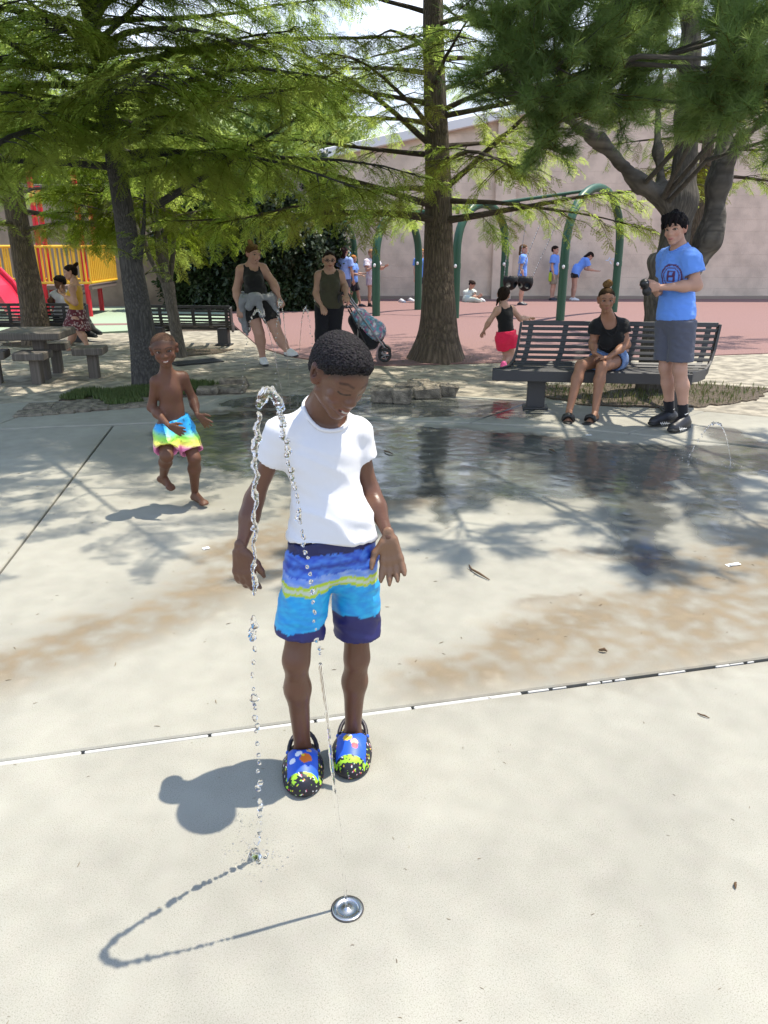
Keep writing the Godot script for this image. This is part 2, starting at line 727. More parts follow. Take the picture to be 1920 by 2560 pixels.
func pad_textures() -> Array:
	var tan_ := [
		[xz(Vector3(-1.540, 0.000, -2.500)), xz(Vector3(-1.010, 0.000, -3.030)), 0.17, 0.20], [xz(Vector3(-1.010, 0.000, -3.030)), xz(Vector3(-0.560, 0.000, -3.780)), 0.20, 0.34], [xz(Vector3(-0.560, 0.000, -3.780)), xz(Vector3(-0.210, 0.000, -4.820)), 0.3, 0.35],
		[xz(Vector3(0.130, 0.000, -2.490)), xz(Vector3(0.810, 0.000, -2.780)), 0.10, 0.30], [xz(Vector3(0.810, 0.000, -2.780)), xz(Vector3(2.160, 0.000, -3.370)), 0.30, 0.50], [xz(Vector3(1.550, 0.000, -3.540)), xz(Vector3(2.420, 0.000, -3.850)), 0.2, 0.5]]
	var brown := [
		[xz(Vector3(0.090, 0.000, -4.590)), xz(Vector3(0.550, 0.000, -4.820)), 0.16, 0.20], [xz(Vector3(-1.920, 0.000, -6.990)), xz(Vector3(-0.950, 0.000, -7.410)), 0.15, 0.30], [xz(Vector3(0.680, 0.000, -3.170)), xz(Vector3(0.880, 0.000, -3.220)), 0.04, 0.02],
		[xz(Vector3(0.640, 0.000, -6.530)), xz(Vector3(1.440, 0.000, -6.280)), 0.10, 0.08], [xz(Vector3(0.910, 0.000, -3.780)), xz(Vector3(1.410, 0.000, -3.650)), 0.03, 0.06]]
	var wet := [
		[xz(Vector3(-1.080, 0.000, -6.530)), xz(Vector3(0.250, 0.000, -5.690)), 0.85, 0.90], [xz(Vector3(0.250, 0.000, -5.690)), xz(Vector3(1.200, 0.000, -5.500)), 1.05, 0.85], [xz(Vector3(1.200, 0.000, -5.500)), xz(Vector3(2.770, 0.000, -5.630)), 0.62, 0.40],
		[xz(Vector3(1.780, 0.000, -5.370)), xz(Vector3(1.320, 0.000, -3.570)), 0.26, 0.10], [xz(Vector3(2.440, 0.000, -5.500)), xz(Vector3(1.790, 0.000, -3.950)), 0.26, 0.12], [xz(Vector3(0.550, 0.000, -4.820)), xz(Vector3(0.360, 0.000, -4.290)), 0.22, 0.1],
		[xz(Vector3(0.000, 0.000, -7.520)), xz(Vector3(1.130, 0.000, -7.410)), 0.5, 0.45], [xz(Vector3(-1.270, 0.000, -7.750)), xz(Vector3(0.000, 0.000, -7.750)), 0.35, 0.5], [xz(Vector3(-1.530, 0.000, -6.050)), xz(Vector3(-0.790, 0.000, -5.500)), 0.3, 0.4], [xz(Vector3(2.940, 0.000, -6.530)), xz(Vector3(2.940, 0.000, -5.690)), 0.12, 0.2]]
	var damp := [[xz(Vector3(-1.980, 0.000, -6.050)), xz(Vector3(-0.580, 0.000, -4.820)), 0.5, 0.7], [xz(Vector3(-0.570, 0.000, -3.170)), xz(Vector3(-0.380, 0.000, -3.030)), 0.05, 0.05], [xz(Vector3(0.590, 0.000, -5.500)), xz(Vector3(1.900, 0.000, -4.450)), 0.8, 0.6], [xz(Vector3(-0.340, 0.000, -1.630)), xz(Vector3(-0.320, 0.000, -1.650)), 0.05, 0.04]]
	var n1 := FastNoiseLite.new()
	n1.seed = 31
	n1.frequency = 1.7
	n1.fractal_octaves = 5
	var n2 := FastNoiseLite.new()
	n2.seed = 32
	n2.frequency = 7.0
	n2.fractal_octaves = 3
	var W := 800
	var H := 576
	var alb := Image.create(W, H, false, Image.FORMAT_RGB8)
	var rgh := Image.create(W, H, false, Image.FORMAT_RGB8)
	var hgt := Image.create(W, H, false, Image.FORMAT_RGB8)
	for y in H:
		var z := V0 + VH * (y + 0.5) / H
		for x in W:
			var p := Vector2(U0 + UW * (x + 0.5) / W, z)
			var a := n1.get_noise_2dv(p)
			var b := n2.get_noise_2dv(p)
			var q := p + Vector2(a, b * 0.6) * 0.16
			var far := p.y < -1.7
			var t := 0.0
			var br := 0.0
			var we := 0.0
			var da := 0.0
			if far:
				t = mask(q, tan_, 0.13) * clampf(0.74 + b * 0.75 + a * 0.5, 0.0, 1.0)
				br = mask(q, brown, 0.10) * clampf(0.8 + b * 0.9, 0.0, 1.0)
				we = mask(q, wet, 0.07)
			da = mask(q, damp, 0.25)
			var c := Color(0.328, 0.317, 0.273) * (1.0 + a * 0.13 + b * 0.10)
			# faint broad blotches
			var bl := clampf(n1.get_noise_2d(p.x * 0.35 + 40.0, p.y * 0.35) * 2.0, -1.0, 1.0)
			c = c * (1.0 + bl * 0.06)
			c = c.lerp(Color(0.172, 0.130, 0.080) * (1.0 + b * 0.5), t * 0.9)
			c = c.lerp(Color(0.12, 0.08, 0.042), br * 0.75)
			c = c.lerp(Color(0.235, 0.225, 0.185), da * 0.6)
			c = c.lerp(c * Color(0.35, 0.375, 0.395), we)
			alb.set_pixel(x, y, c.linear_to_srgb())
			var r := lerpf(0.86, 0.5, da * 0.5)
			r = lerpf(r, 0.09 + clampf(b * 0.22 + 0.05, 0.0, 0.3), we)
			rgh.set_pixel(x, y, Color(r, r, r))
			var hv := clampf(0.5 + a * 0.5 + b * 0.25, 0.0, 1.0)
			hgt.set_pixel(x, y, Color(hv, hv, hv))
	return [ImageTexture.create_from_image(alb), ImageTexture.create_from_image(rgh), ImageTexture.create_from_image(hgt)]

func slab_mesh(poly: PackedVector2Array, top: float, deep: float, tilt := Vector2.ZERO, bev := 0.008) -> ArrayMesh:
	# a thick slab with a small bevel along its upper edge
	var mb := MB.new()
	if Geometry2D.is_polygon_clockwise(poly):
		poly.reverse()
	var m := poly.size()
	var inn := PackedVector2Array()
	var ctr := Vector2.ZERO
	for p in poly:
		ctr += p / m
	for k in m:
		var a := poly[(k + m - 1) % m]
		var b := poly[k]
		var c := poly[(k + 1) % m]
		var n1 := (b - a).normalized().orthogonal()
		var n2 := (c - b).normalized().orthogonal()
		var nn := (n1 + n2).normalized()
		inn.append(b - nn * bev / maxf(nn.dot(n1), 0.4) * (-1.0 if true else 1.0) * inset_sign(poly))
	var tris := Geometry2D.triangulate_polygon(inn)
	for p in inn:
		mb.put(Vector3(p.x, top + (p - ctr).dot(tilt), p.y), Vector3.UP, Vector2((p.x - U0) / UW, (p.y - V0) / VH))
	for k in range(0, tris.size(), 3):
		var a := inn[tris[k]]
		var b := inn[tris[k + 1]]
		var c := inn[tris[k + 2]]
		if (b - a).cross(c - a) > 0.0:
			mb.i.append_array(PackedInt32Array([tris[k], tris[k + 1], tris[k + 2]]))
		else:
			mb.i.append_array(PackedInt32Array([tris[k], tris[k + 2], tris[k + 1]]))
	for k in m:
		var k2 := (k + 1) % m
		var y0 := top + (inn[k] - ctr).dot(tilt)
		var y1 := top + (inn[k2] - ctr).dot(tilt)
		var mid := Vector3(ctr.x, top - deep, ctr.y)
		var i0 := Vector3(inn[k].x, y0, inn[k].y)
		var i1 := Vector3(inn[k2].x, y1, inn[k2].y)
		var o0 := Vector3(poly[k].x, y0 - bev, poly[k].y)
		var o1 := Vector3(poly[k2].x, y1 - bev, poly[k2].y)
		mb.face([i0, i1, o1, o0], mid)
		mb.face([o0, o1, Vector3(o1.x, top - deep, o1.z), Vector3(o0.x, top - deep, o0.z)], mid)
	for k in range(m, mb.v.size()):
		mb.u[k] = Vector2((mb.v[k].x - U0) / UW, (mb.v[k].z - V0) / VH)
	return mb.mesh()

func inset_sign(poly: PackedVector2Array) -> float:
	# +1 or -1 so that the bevel always goes inwards
	var a := poly[0]
	var b := poly[1]
	var mid := (a + b) * 0.5 + (b - a).normalized().orthogonal() * 0.01
	return -1.0 if not Geometry2D.is_point_in_polygon(mid, poly) else 1.0

func sheet(called: String, poly: PackedVector2Array, y: float, m: Material, par: Node = null) -> MeshInstance3D:
	return put(called, slab_mesh(poly, y, 0.04, Vector2.ZERO, 0.003), m, par)

var arc := []
func arc_r(deg: float) -> float:
	# distance of the splash pad's outer edge from the camera's foot point, by bearing
	for k in arc.size() - 1:
		if deg <= arc[k + 1].x or k == arc.size() - 2:
			return lerpf(arc[k].y, arc[k + 1].y, (deg - arc[k].x) / (arc[k + 1].x - arc[k].x))
	return 7.0

func pol(deg: float, r: float) -> Vector2:
	return Vector2(sin(deg_to_rad(deg)) * r, -cos(deg_to_rad(deg)) * r)

func ground() -> void:
	var base := MB.new()
	for q in 1:
		base.put(Vector3(-250, -0.055, -250), Vector3.UP)
		base.put(Vector3(250, -0.055, -250), Vector3.UP)
		base.put(Vector3(250, -0.055, 60), Vector3.UP)
		base.put(Vector3(-250, -0.055, 60), Vector3.UP)
		base.i = PackedInt32Array([0, 1, 2, 0, 2, 3])
	struct("ground", base.mesh(), mats["soil"], "bare soil underneath and around the paving", "ground")
	var tx := pad_textures()
	var m := mt("pad_concrete", Color.WHITE, 1.0)
	m.albedo_texture = tx[0]
	m.roughness_texture = tx[1]
	m.vertex_color_use_as_albedo = false
	m.detail_enabled = true
	m.detail_albedo = mats["_speck"]
	m.detail_blend_mode = BaseMaterial3D.BLEND_MODE_MUL
	m.detail_uv_layer = BaseMaterial3D.DETAIL_UV_2
	m.uv2_triplanar = true
	m.uv2_world_triplanar = true
	m.uv2_scale = Vector3(0.8, 0.8, 0.8)
	m.heightmap_enabled = true
	m.heightmap_texture = tx[2]
	m.heightmap_scale = 0.4
	var mg := mt("pad_grain", Color.WHITE, 1.0)
	for v in [[-62.0, 10.2], [-45.0, 8.2], [-29.0, 7.4], [-19.85, 7.155], [-10.0, 7.01], [-0.7, 6.91], [13.1, 6.775], [27.3, 6.64], [45.0, 6.7], [70.0, 7.4]]:
		arc.append(Vector2(v[0], v[1]))
	# ---- the splash pad: three big pours with open joints
	var pad := thing("splash_pad", Vector3.ZERO, "pale concrete splash pad with tan stains and a wet shaded middle", "pavement", "", "structure")
	var j1 := func(x: float) -> float: return -2.31 - 0.234 * x
	var front := PackedVector2Array([Vector2(-6, j1.call(-6.0) + 0.012), Vector2(6, j1.call(6.0) + 0.012), Vector2(6, 1.4), Vector2(-6, 1.4)])
	put("slab", slab_mesh(front, 0.0, 0.12, Vector2.ZERO, 0.006), m, pad)
	var jl := func(z: float) -> float: return -1.92 + 0.16 * (z + 3.54)
	var mid := PackedVector2Array([Vector2(jl.call(-1.92) + 0.006, j1.call(-1.66) - 0.012)])
	var far_mid := []
	for d in range(-19, 49, 4):
		far_mid.append(pol(-19.70 if d == -19 else float(d), arc_r(d) - 0.006))
	for p in far_mid:
		mid.append(p)
	mid.append(Vector2(6, j1.call(6.0) - 0.012))
	put("slab", slab_mesh(mid, 0.0, 0.12, Vector2.ZERO, 0.006), m, pad)
	var left := PackedVector2Array([Vector2(jl.call(-1.92) - 0.004, j1.call(-1.66) - 0.012), Vector2(-6, j1.call(-6.0) - 0.012)])
	for d in [-62, -54, -46, -38, -30, -25]:
		left.append(pol(d, arc_r(d) - 0.006))
	left.append(pol(-19.83, arc_r(-19.83) - 0.006))
	put("slab", slab_mesh(left, 0.0, 0.12, Vector2.ZERO, 0.006), m, pad)
	# white sealant left in the front joint, broken here and there
	var mb := MB.new()
	var x := -2.4
	while x < 0.35:
		var w := rng.randf_range(0.10, 0.42)
		var zc: float = j1.call(x + w * 0.5) + 0.004
		mb.box(Vector3(x + w * 0.5, -0.008, zc), Vector3(w * (1.0 if rng.randf() < 0.85 else 0.7), 0.014, rng.randf_range(0.010, 0.019)), 0.003, Basis(Vector3.UP, atan(0.234)))
		x += w
	put("joint_sealant", mb.mesh(), mt("sealant", Color(0.52, 0.51, 0.48), 0.85), pad)
	mb = MB.new()
	x = 0.35
	while x < 3.0:
		var w2 := rng.randf_range(0.02, 0.09)
		if rng.randf() < 0.5:
			mb.box(Vector3(x, -0.010, j1.call(x) - 0.002), Vector3(w2, 0.012, rng.randf_range(0.006, 0.012)), 0.002, Basis(Vector3.UP, atan(0.234)))
		x += w2
	put("joint_sealant", mb.mesh(), mats["sealant"], pad)
	# ---- the ring of walkway slabs round the pad
	var walk := thing("walkway", Vector3.ZERO, "ring of tan concrete walkway slabs dappled with tree shade", "pavement", "", "structure")
	var d0 := -74.0
	var r := RandomNumberGenerator.new()
	r.seed = 9
	while d0 < 62.0:
		var d1 := d0 + 11.5
		for ring in 3:
			var a := 0.008 if ring == 0 else (1.25 if ring == 1 else 3.05)
			var b := 1.238 if ring == 0 else (3.04 if ring == 1 else 7.6)
			var dd := 0.0 if ring != 1 else 4.0
			var p := PackedVector2Array()
			for s in 4:
				var dg := d0 + dd + a * 4.0 + (d1 - d0) * s / 3.0 + (0.04 if s == 0 else (-0.04 if s == 3 else 0.0))
				p.append(pol(dg, arc_r(dg) + a))
			for s in 4:
				var dg := d1 + dd + b * 4.0 - (d1 - d0) * s / 3.0 + (-0.04 if s == 0 else (0.04 if s == 3 else 0.0))
				p.append(pol(dg, arc_r(dg) + b))
			var tilt := Vector2(r.randf_range(-1, 1), r.randf_range(-1, 1)) * 0.0012
			put("slab", slab_mesh(p, 0.010 + r.randf_range(-0.003, 0.003), 0.12, tilt, 0.010), m if ring == 0 else mats["walkway_concrete"], walk)
		d0 = d1
	# ---- rubber play surface
	var red := PackedVector2Array([xz(Vector3(-3.220, 0.000, -16.290)), xz(Vector3(-1.920, 0.000, -11.990)), xz(Vector3(-1.330, 0.000, -10.940)), xz(Vector3(-0.670, 0.000, -10.300)), xz(Vector3(0.060, 0.000, -10.100)), xz(Vector3(1.420, 0.000, -10.340)), xz(Vector3(3.330, 0.000, -10.720)), xz(Vector3(5.570, 0.000, -11.270)), Vector2(12, -10.2), Vector2(26, -10), Vector2(26, -22.25), Vector2(-1.0, -22.25), xz(Vector3(-1.520, 0.000, -20.130)), xz(Vector3(-3.120, 0.000, -19.840)), xz(Vector3(-3.800, 0.000, -19.150))])
	tag(sheet("rubber_surface", red, 0.026, mats["rubber_red"]), "dull red rubber play surface in front of the block wall", "play surface", "", "structure")
	var grn := PackedVector2Array([xz(Vector3(-3.250, 0.000, -16.190)), xz(Vector3(-4.250, 0.000, -14.450)), xz(Vector3(-5.310, 0.000, -13.860)), xz(Vector3(-7.060, 0.000, -13.440)), Vector2(-14, -13), Vector2(-14, -19.6), Vector2(-4.3, -19.6), Vector2(-4.0, -20.9), Vector2(-1.05, -22.25), xz(Vector3(-1.530, 0.000, -20.280)), xz(Vector3(-3.160, 0.000, -19.930)), xz(Vector3(-3.850, 0.000, -19.280))])
	tag(sheet("rubber_surface", grn, 0.025, mats["rubber_green"]), "pale green rubber play surface under the climbing frame", "play surface", "", "structure")
	var strip := PackedVector2Array([xz(Vector3(-6.140, 0.000, -15.360)), xz(Vector3(-3.940, 0.000, -15.630)), xz(Vector3(-3.880, 0.000, -15.360)), xz(Vector3(-6.010, 0.000, -15.020))])
	tag(sheet("rubber_strip", strip, 0.030, mats["rubber_red"]), "thin red stripe laid across the green rubber surface", "play surface", "", "structure")
	# ---- soil and grass round the trees
	soil_patch("tree_pit", PackedVector2Array([xz(Vector3(1.780, 0.000, -8.670)), xz(Vector3(3.540, 0.000, -8.760)), xz(Vector3(4.250, 0.000, -8.470)), xz(Vector3(3.840, 0.000, -7.800)), xz(Vector3(2.940, 0.000, -7.410)), xz(Vector3(1.940, 0.000, -7.560)), xz(Vector3(1.700, 0.000, -7.990))]), "bare soil with sparse grass under the long bench", 900, 0.05, 0.35)
	soil_patch("tree_pit", PackedVector2Array([xz(Vector3(0.240, 0.000, -10.210)), xz(Vector3(1.180, 0.000, -10.380)), xz(Vector3(1.510, 0.000, -10.990)), xz(Vector3(0.820, 0.000, -11.470)), xz(Vector3(0.200, 0.000, -10.990))]), "soil around the foot of the big middle tree", 60, 0.03, 0.2)
	soil_patch("grass_bed", PackedVector2Array([xz(Vector3(-3.340, 0.000, -7.800)), xz(Vector3(-3.230, 0.000, -8.200)), xz(Vector3(-2.680, 0.000, -8.360)), xz(Vector3(-2.260, 0.000, -8.700)), xz(Vector3(-1.880, 0.000, -8.640)), xz(Vector3(-1.760, 0.000, -8.250)), xz(Vector3(-2.330, 0.000, -7.840)), xz(Vector3(-2.360, 0.000, -7.610)), xz(Vector3(-2.740, 0.000, -7.520)), xz(Vector3(-2.850, 0.000, -7.750))]), "strip of green grass at the foot of the grey trunk", 9000, 0.055, 1.0)
	soil_patch("tree_pit", PackedVector2Array([xz(Vector3(-3.130, 0.000, -10.720)), xz(Vector3(-2.700, 0.000, -11.080)), xz(Vector3(-2.410, 0.000, -11.270)), xz(Vector3(-2.300, 0.000, -11.720)), xz(Vector3(-3.000, 0.000, -11.770)), xz(Vector3(-3.350, 0.000, -11.270))]), "brown soil around the young many-stemmed tree", 40, 0.03, 0.1)
	soil_patch("tree_pit", PackedVector2Array([xz(Vector3(-5.760, 0.000, -11.990)), xz(Vector3(-4.790, 0.000, -11.880)), xz(Vector3(-4.880, 0.000, -12.380)), xz(Vector3(-5.780, 0.000, -12.670)), xz(Vector3(-6.110, 0.000, -12.440))]), "soil at the foot of the brown trunk on the left", 40, 0.03, 0.1)
	# ---- stone edging beside the grass
	var edge := thing("stone_edging", Vector3.ZERO, "row of square grey paving stones along the grass strip", "paving", "", "structure")
	var pv := []
	for s in 4:
		var pmb := MB.new()
		pmb.box(Vector3(0, 0.0, 0), Vector3(0.27, 0.05, 0.25) * r.randf_range(0.93, 1.0), 0.012)
		pv.append(pmb.mesh())
	var a0: Vector3 = Vector3(-3.440, 0.000, -7.340)
	var a1: Vector3 = Vector3(-2.380, 0.000, -7.840)
	for row in 2:
		for s in 8:
			var o := put("paving_stone", pv[r.randi() % 4], mats["stone_rough"], edge)
			var t := (s + 0.5) / 8.0
			o.position = a0.lerp(a1, t) + Vector3(0.03 * row, 0.008 + r.randf_range(-0.004, 0.008), 0.29 * row - 0.08)
			o.rotation = Vector3(r.randf_range(-0.02, 0.02), 0.18 + r.randf_range(-0.06, 0.06), r.randf_range(-0.02, 0.02))

func soil_patch(called: String, poly: PackedVector2Array, label: String, blades: int, hgt: float, green: float) -> void:
	poly = rough(poly, blades)
	var o := sheet(called, poly, 0.022, mats["soil"])
	tag(o, label, "soil bed", "", "structure")
	var bm := MB.new()
	for k in 3:
		var a := k * 2.1
		var d := Vector3(cos(a) * 0.35, 1.0, sin(a) * 0.35)
		bm.leaf(Vector3(0, 0, 0), d, Vector3(-sin(a), 0, cos(a)) * 0.06, Vector3(cos(a), 0.5, sin(a)).normalized())
	var box := Rect2(poly[0], Vector2.ZERO)
	for p in poly:
		box = box.expand(p)
	var where: Array[Transform3D] = []
	var tint := PackedColorArray()
	var r := RandomNumberGenerator.new()
	r.seed = blades + 3
	var fz := FastNoiseLite.new()
	fz.frequency = 2.2
	var tries := 0
	while where.size() < blades and tries < blades * 12:
		tries += 1
		var p := box.position + Vector2(r.randf(), r.randf()) * box.size
		if Geometry2D.is_point_in_polygon(p, poly) and fz.get_noise_2dv(p) + 0.25 > r.randf_range(-0.3, 0.5) * (1.3 - green):
			var s := hgt * r.randf_range(0.5, 1.4)
			where.append(Transform3D(Basis(Vector3.UP, r.randf() * TAU).scaled(Vector3(s, s, s)), Vector3(p.x, 0.020, p.y)))
			var g := r.randf()
			tint.append(Color(0.075, 0.13, 0.03).lerp(Color(0.16, 0.15, 0.05), g * (1.2 - green * 0.8)))
	multi("grass", bm.mesh(), mt("grass_blade", Color.WHITE, 0.7, {"backlight_enabled": true, "backlight": Color(0.5, 0.5, 0.5)}), where, tint, null, "short grass growing on the " + ("strip by the grey trunk" if green > 0.9 else "soil patch: " + label), "grass")

func rough(poly: PackedVector2Array, sd: int) -> PackedVector2Array:
	# an outline broken up by small irregular steps
	var out := PackedVector2Array()
	var fz := FastNoiseLite.new()
	fz.seed = sd
	fz.frequency = 3.0
	for k in poly.size():
		var a := poly[k]
		var b := poly[(k + 1) % poly.size()]
		var n := maxi(1, int(a.distance_to(b) / 0.07))
		for j in n:
			var p := a.lerp(b, float(j) / n)
			out.append(p + Vector2(fz.get_noise_2dv(p), fz.get_noise_2dv(p + Vector2(9, 3))) * 0.10)
	return out

func multi(called: String, me: Mesh, m: Material, where: Array[Transform3D], tint: PackedColorArray, parent: Node = null, label := "", category := "") -> MultiMeshInstance3D:
	var mm := MultiMesh.new()
	mm.transform_format = MultiMesh.TRANSFORM_3D
	mm.use_colors = tint.size() > 0
	mm.mesh = me
	mm.instance_count = where.size()
	for k in where.size():
		mm.set_instance_transform(k, where[k])
		if tint.size():
			mm.set_instance_color(k, tint[k])
	var o := MultiMeshInstance3D.new()
	o.multimesh = mm
	o.material_override = m
	o.name = nm(called) if parent == null else called
	if parent == null:
		parent = self
	parent.add_child(o, true)
	if parent != self:
		fix_name(o, called)
	tag(o, label, category, "", "stuff")
	return o

# ---------------------------------------------------------------- walls and buildings
func walls() -> void:
	var Z := -22.3
	var w := thing("block_wall", Vector3(0, 0, Z), "tall tan painted block wall with sloping white coping behind the swings", "wall")
	var roof := func(x: float) -> float: return 4.0 + 0.2 * (x - 0.3)
	var mb := MB.new()
	# core with the sloping top
	var x0 := -2.2
	var x1 := 14.0
	var f := [Vector3(x0, -0.1, -0.03), Vector3(x1, -0.1, -0.03), Vector3(x1, roof.call(x1), -0.03), Vector3(x0, roof.call(x0), -0.03)]
	var b := []
	for p in f:
		b.append(p + Vector3(0, 0, -0.25))
	var mid := Vector3(6, 2, -0.15)
	mb.face(f, mid)
	mb.face(b, mid)
	for k in 4:
		mb.face([f[k], f[(k + 1) % 4], b[(k + 1) % 4], b[k]], mid)
	put("wall_core", mb.mesh(), mats["wall_paint"], w)
	# courses of blocks
	var bl := []
	for s in 2:
		mb = MB.new()
		mb.box(Vector3.ZERO, Vector3(0.599 if s == 0 else 0.2985, 0.2985, 0.06), 0.0016)
		bl.append(mb.mesh())
	var spots := []
	for row in 22:
		var y := 0.15 + row * 0.3
		var off := 0.3 if row % 2 else 0.0
		var x := x0 + off
		if off > 0.0:
			spots.append([x0 + 0.15, y, 1])
		while x + 0.6 <= x1:
			spots.append([x + 0.3, y, 0])
			x += 0.6
	var seen := []
	for s in spots:
		if s[1] + 0.15 < roof.call(s[0] - 0.3) - 0.05:
			seen.append(s)
	seen.sort_custom(func(a, c): return Vector2(a[0] - 5.0, a[1] * 1.6 - 1.5).length() < Vector2(c[0] - 5.0, c[1] * 1.6 - 1.5).length())
	var r := RandomNumberGenerator.new()
	r.seed = 4
	var rest: Array[Transform3D] = []
	for k in seen.size():
		var s: Array = seen[k]
		var at := Vector3(s[0], s[1], -0.03 + r.randf_range(-0.0008, 0.0008))
		if k < 300:
			put("block", bl[s[2]], mats["wall_paint"], w, at)
		elif s[2] == 0:
			rest.append(Transform3D(Basis(), at))
	multi("far_blocks", bl[0], mats["wall_paint"], rest, PackedColorArray(), w)
	# flat piers
	for px in [-1.6, 3.25, 8.1, 12.6]:
		mb = MB.new()
		var ht: float = roof.call(px - 0.3) - 0.06
		mb.box(Vector3(px, ht * 0.5 - 0.05, 0.075), Vector3(0.55, ht + 0.1, 0.15), 0.012)
		put("pier", mb.mesh(), mats["wall_paint"], w)
	# coping
	mb = MB.new()
	var ang := atan(0.2)
	var cx := (x0 + x1) * 0.5
	mb.box(Vector3(cx, roof.call(cx) + 0.09, -0.1), Vector3((x1 - x0) / cos(ang) + 0.2, 0.24, 0.62), 0.02, Basis(Vector3(0, 0, 1), ang))
	put("coping", mb.mesh(), mt("white_trim", Color(0.75, 0.75, 0.74), 0.6), w)
	mb = MB.new()
	mb.box(Vector3(5.7, 0.03, 0.045), Vector3(16.0, 0.16, 0.07), 0.01)
	put("wall_base", mb.mesh(), mt("wall_base", Color(0.30, 0.24, 0.19), 0.9), w)
	# chalk mark by the bending girl
	mb = MB.new()
	for k in 5:
		mb.box(Vector3(6.15 + 0.05 * k, 1.05 + 0.06 * sin(k * 2.3), 0.006), Vector3(0.09, 0.025, 0.004), 0.0, Basis(Vector3(0, 0, 1), k * 1.1))
	put("chalk_mark", mb.mesh(), mt("chalk", Color(0.6, 0.68, 0.8), 0.9), w)
	# lower wall on the left
	var lw := thing("garden_wall", Vector3(-9.0, 0, -19.8), "low brown plastered wall behind the climbing frame on the left", "wall")
	mb = MB.new()
	mb.box(Vector3(-1.5, 1.3, 0), Vector3(12.6, 2.8, 0.3), 0.015)
	put("wall_core", mb.mesh(), mt("wall_brown", Color(0.34, 0.27, 0.21), 0.9, {"albedo_texture": ntex(18, 0.02, 0.8, 1.1, 256, 5), "uv1_triplanar": true, "uv1_world_triplanar": true, "uv1_scale": Vector3(0.3, 0.3, 0.3)}), lw)
	mb = MB.new()
	mb.box(Vector3(-1.5, 2.755, 0), Vector3(12.8, 0.12, 0.42), 0.015)
	put("coping", mb.mesh(), mats["stone_rough"], lw)
	var lw2 := thing("garden_wall", Vector3(-3.0, 0, -20.0), "short return of brown wall behind the dark ivy", "wall")
	mb = MB.new()
	mb.box(Vector3(-1.0, 1.6, -1.7), Vector3(0.3, 3.4, 6.0), 0.015)
	mb.box(Vector3(0.4, 1.6, -1.9), Vector3(2.5, 3.4, 0.28), 0.015)
	put("wall_core", mb.mesh(), mats["wall_brown"], lw2)
	# pale building far behind
	var bd := thing("pale_building", Vector3(-3.0, 0, -31.0), "pale grey flat-roofed building seen between the trees", "building")
	mb = MB.new()
	mb.box(Vector3(0, 2.4, -3), Vector3(9.0, 5.0, 6.0), 0.02)
	put("wall", mb.mesh(), mt("pale_siding", Color(0.55, 0.58, 0.62), 0.7), bd)
	mb = MB.new()
	mb.box(Vector3(0, 4.98, -3), Vector3(9.3, 0.22, 6.3), 0.03)
	put("roof", mb.mesh(), mats["white_trim"], bd)
	for k in 4:
		mb = MB.new()
		mb.box(Vector3(-3.2 + k * 2.1, 3.3, 0.03), Vector3(1.3, 1.1, 0.08), 0.01)
		var wn := put("window", mb.mesh(), mats["white_trim"], bd)
		mb = MB.new()
		mb.box(Vector3(-3.2 + k * 2.1, 3.3, 0.06), Vector3(1.15, 0.95, 0.04))
		put("pane", mb.mesh(), mt("dark_glass", Color(0.05, 0.06, 0.08), 0.1), wn)

# ---------------------------------------------------------------- trees
var sprays := []
var needle_tufts := []

func spray_mesh(sd: int) -> ArrayMesh:
	# a feathery half-metre twig: side shoots in two rows, each with two rows of narrow leaflets
	var mb := MB.new()
	var r := RandomNumberGenerator.new()
	r.seed = sd
	mb.col = Color(0.6, 0.45, 0.3)
	mb.tube(PackedVector3Array([Vector3.ZERO, Vector3(0.25, 0.01, 0), Vector3(0.5, -0.05, 0)]), PackedFloat32Array([0.004, 0.003, 0.001]), 3, false)
	mb.col = Color.WHITE
	for k in 15:
		var t := (k + 1.0) / 15.5
		var p := Vector3(0.5 * t, 0.02 * sin(t * PI) - 0.05 * t * t, 0)
		var s := 1.0 if k % 2 else -1.0
		var ln := r.randf_range(0.13, 0.20) * (1.0 - 0.55 * t)
		var dir := Vector3(r.randf_range(0.5, 0.9), r.randf_range(-0.55, 0.15), s * r.randf_range(0.7, 1.0)).normalized()
		var upv := (Vector3(r.randf_range(-0.4, 0.4), 1, r.randf_range(-0.4, 0.4))).normalized()
		var sd2 := dir.cross(upv).normalized()
		var nn := sd2.cross(dir).normalized()
		for j in 9:
			var tt := (j + 0.5) / 9.0
			var b := p + dir * ln * tt + Vector3(0, -0.03 * tt * tt, 0)
			var ll := 0.042 * (1.0 - 0.5 * tt) * r.randf_range(0.8, 1.2)
			for q in [-1.0, 1.0]:
				var d: Vector3 = (dir * 0.65 + sd2 * q + nn * r.randf_range(-0.35, 0.25)).normalized()
				mb.leaf(b, d * ll, dir * 0.0052, (nn + Vector3(r.randf_range(-0.3, 0.3), 0, r.randf_range(-0.3, 0.3))).normalized())
	return mb.mesh()

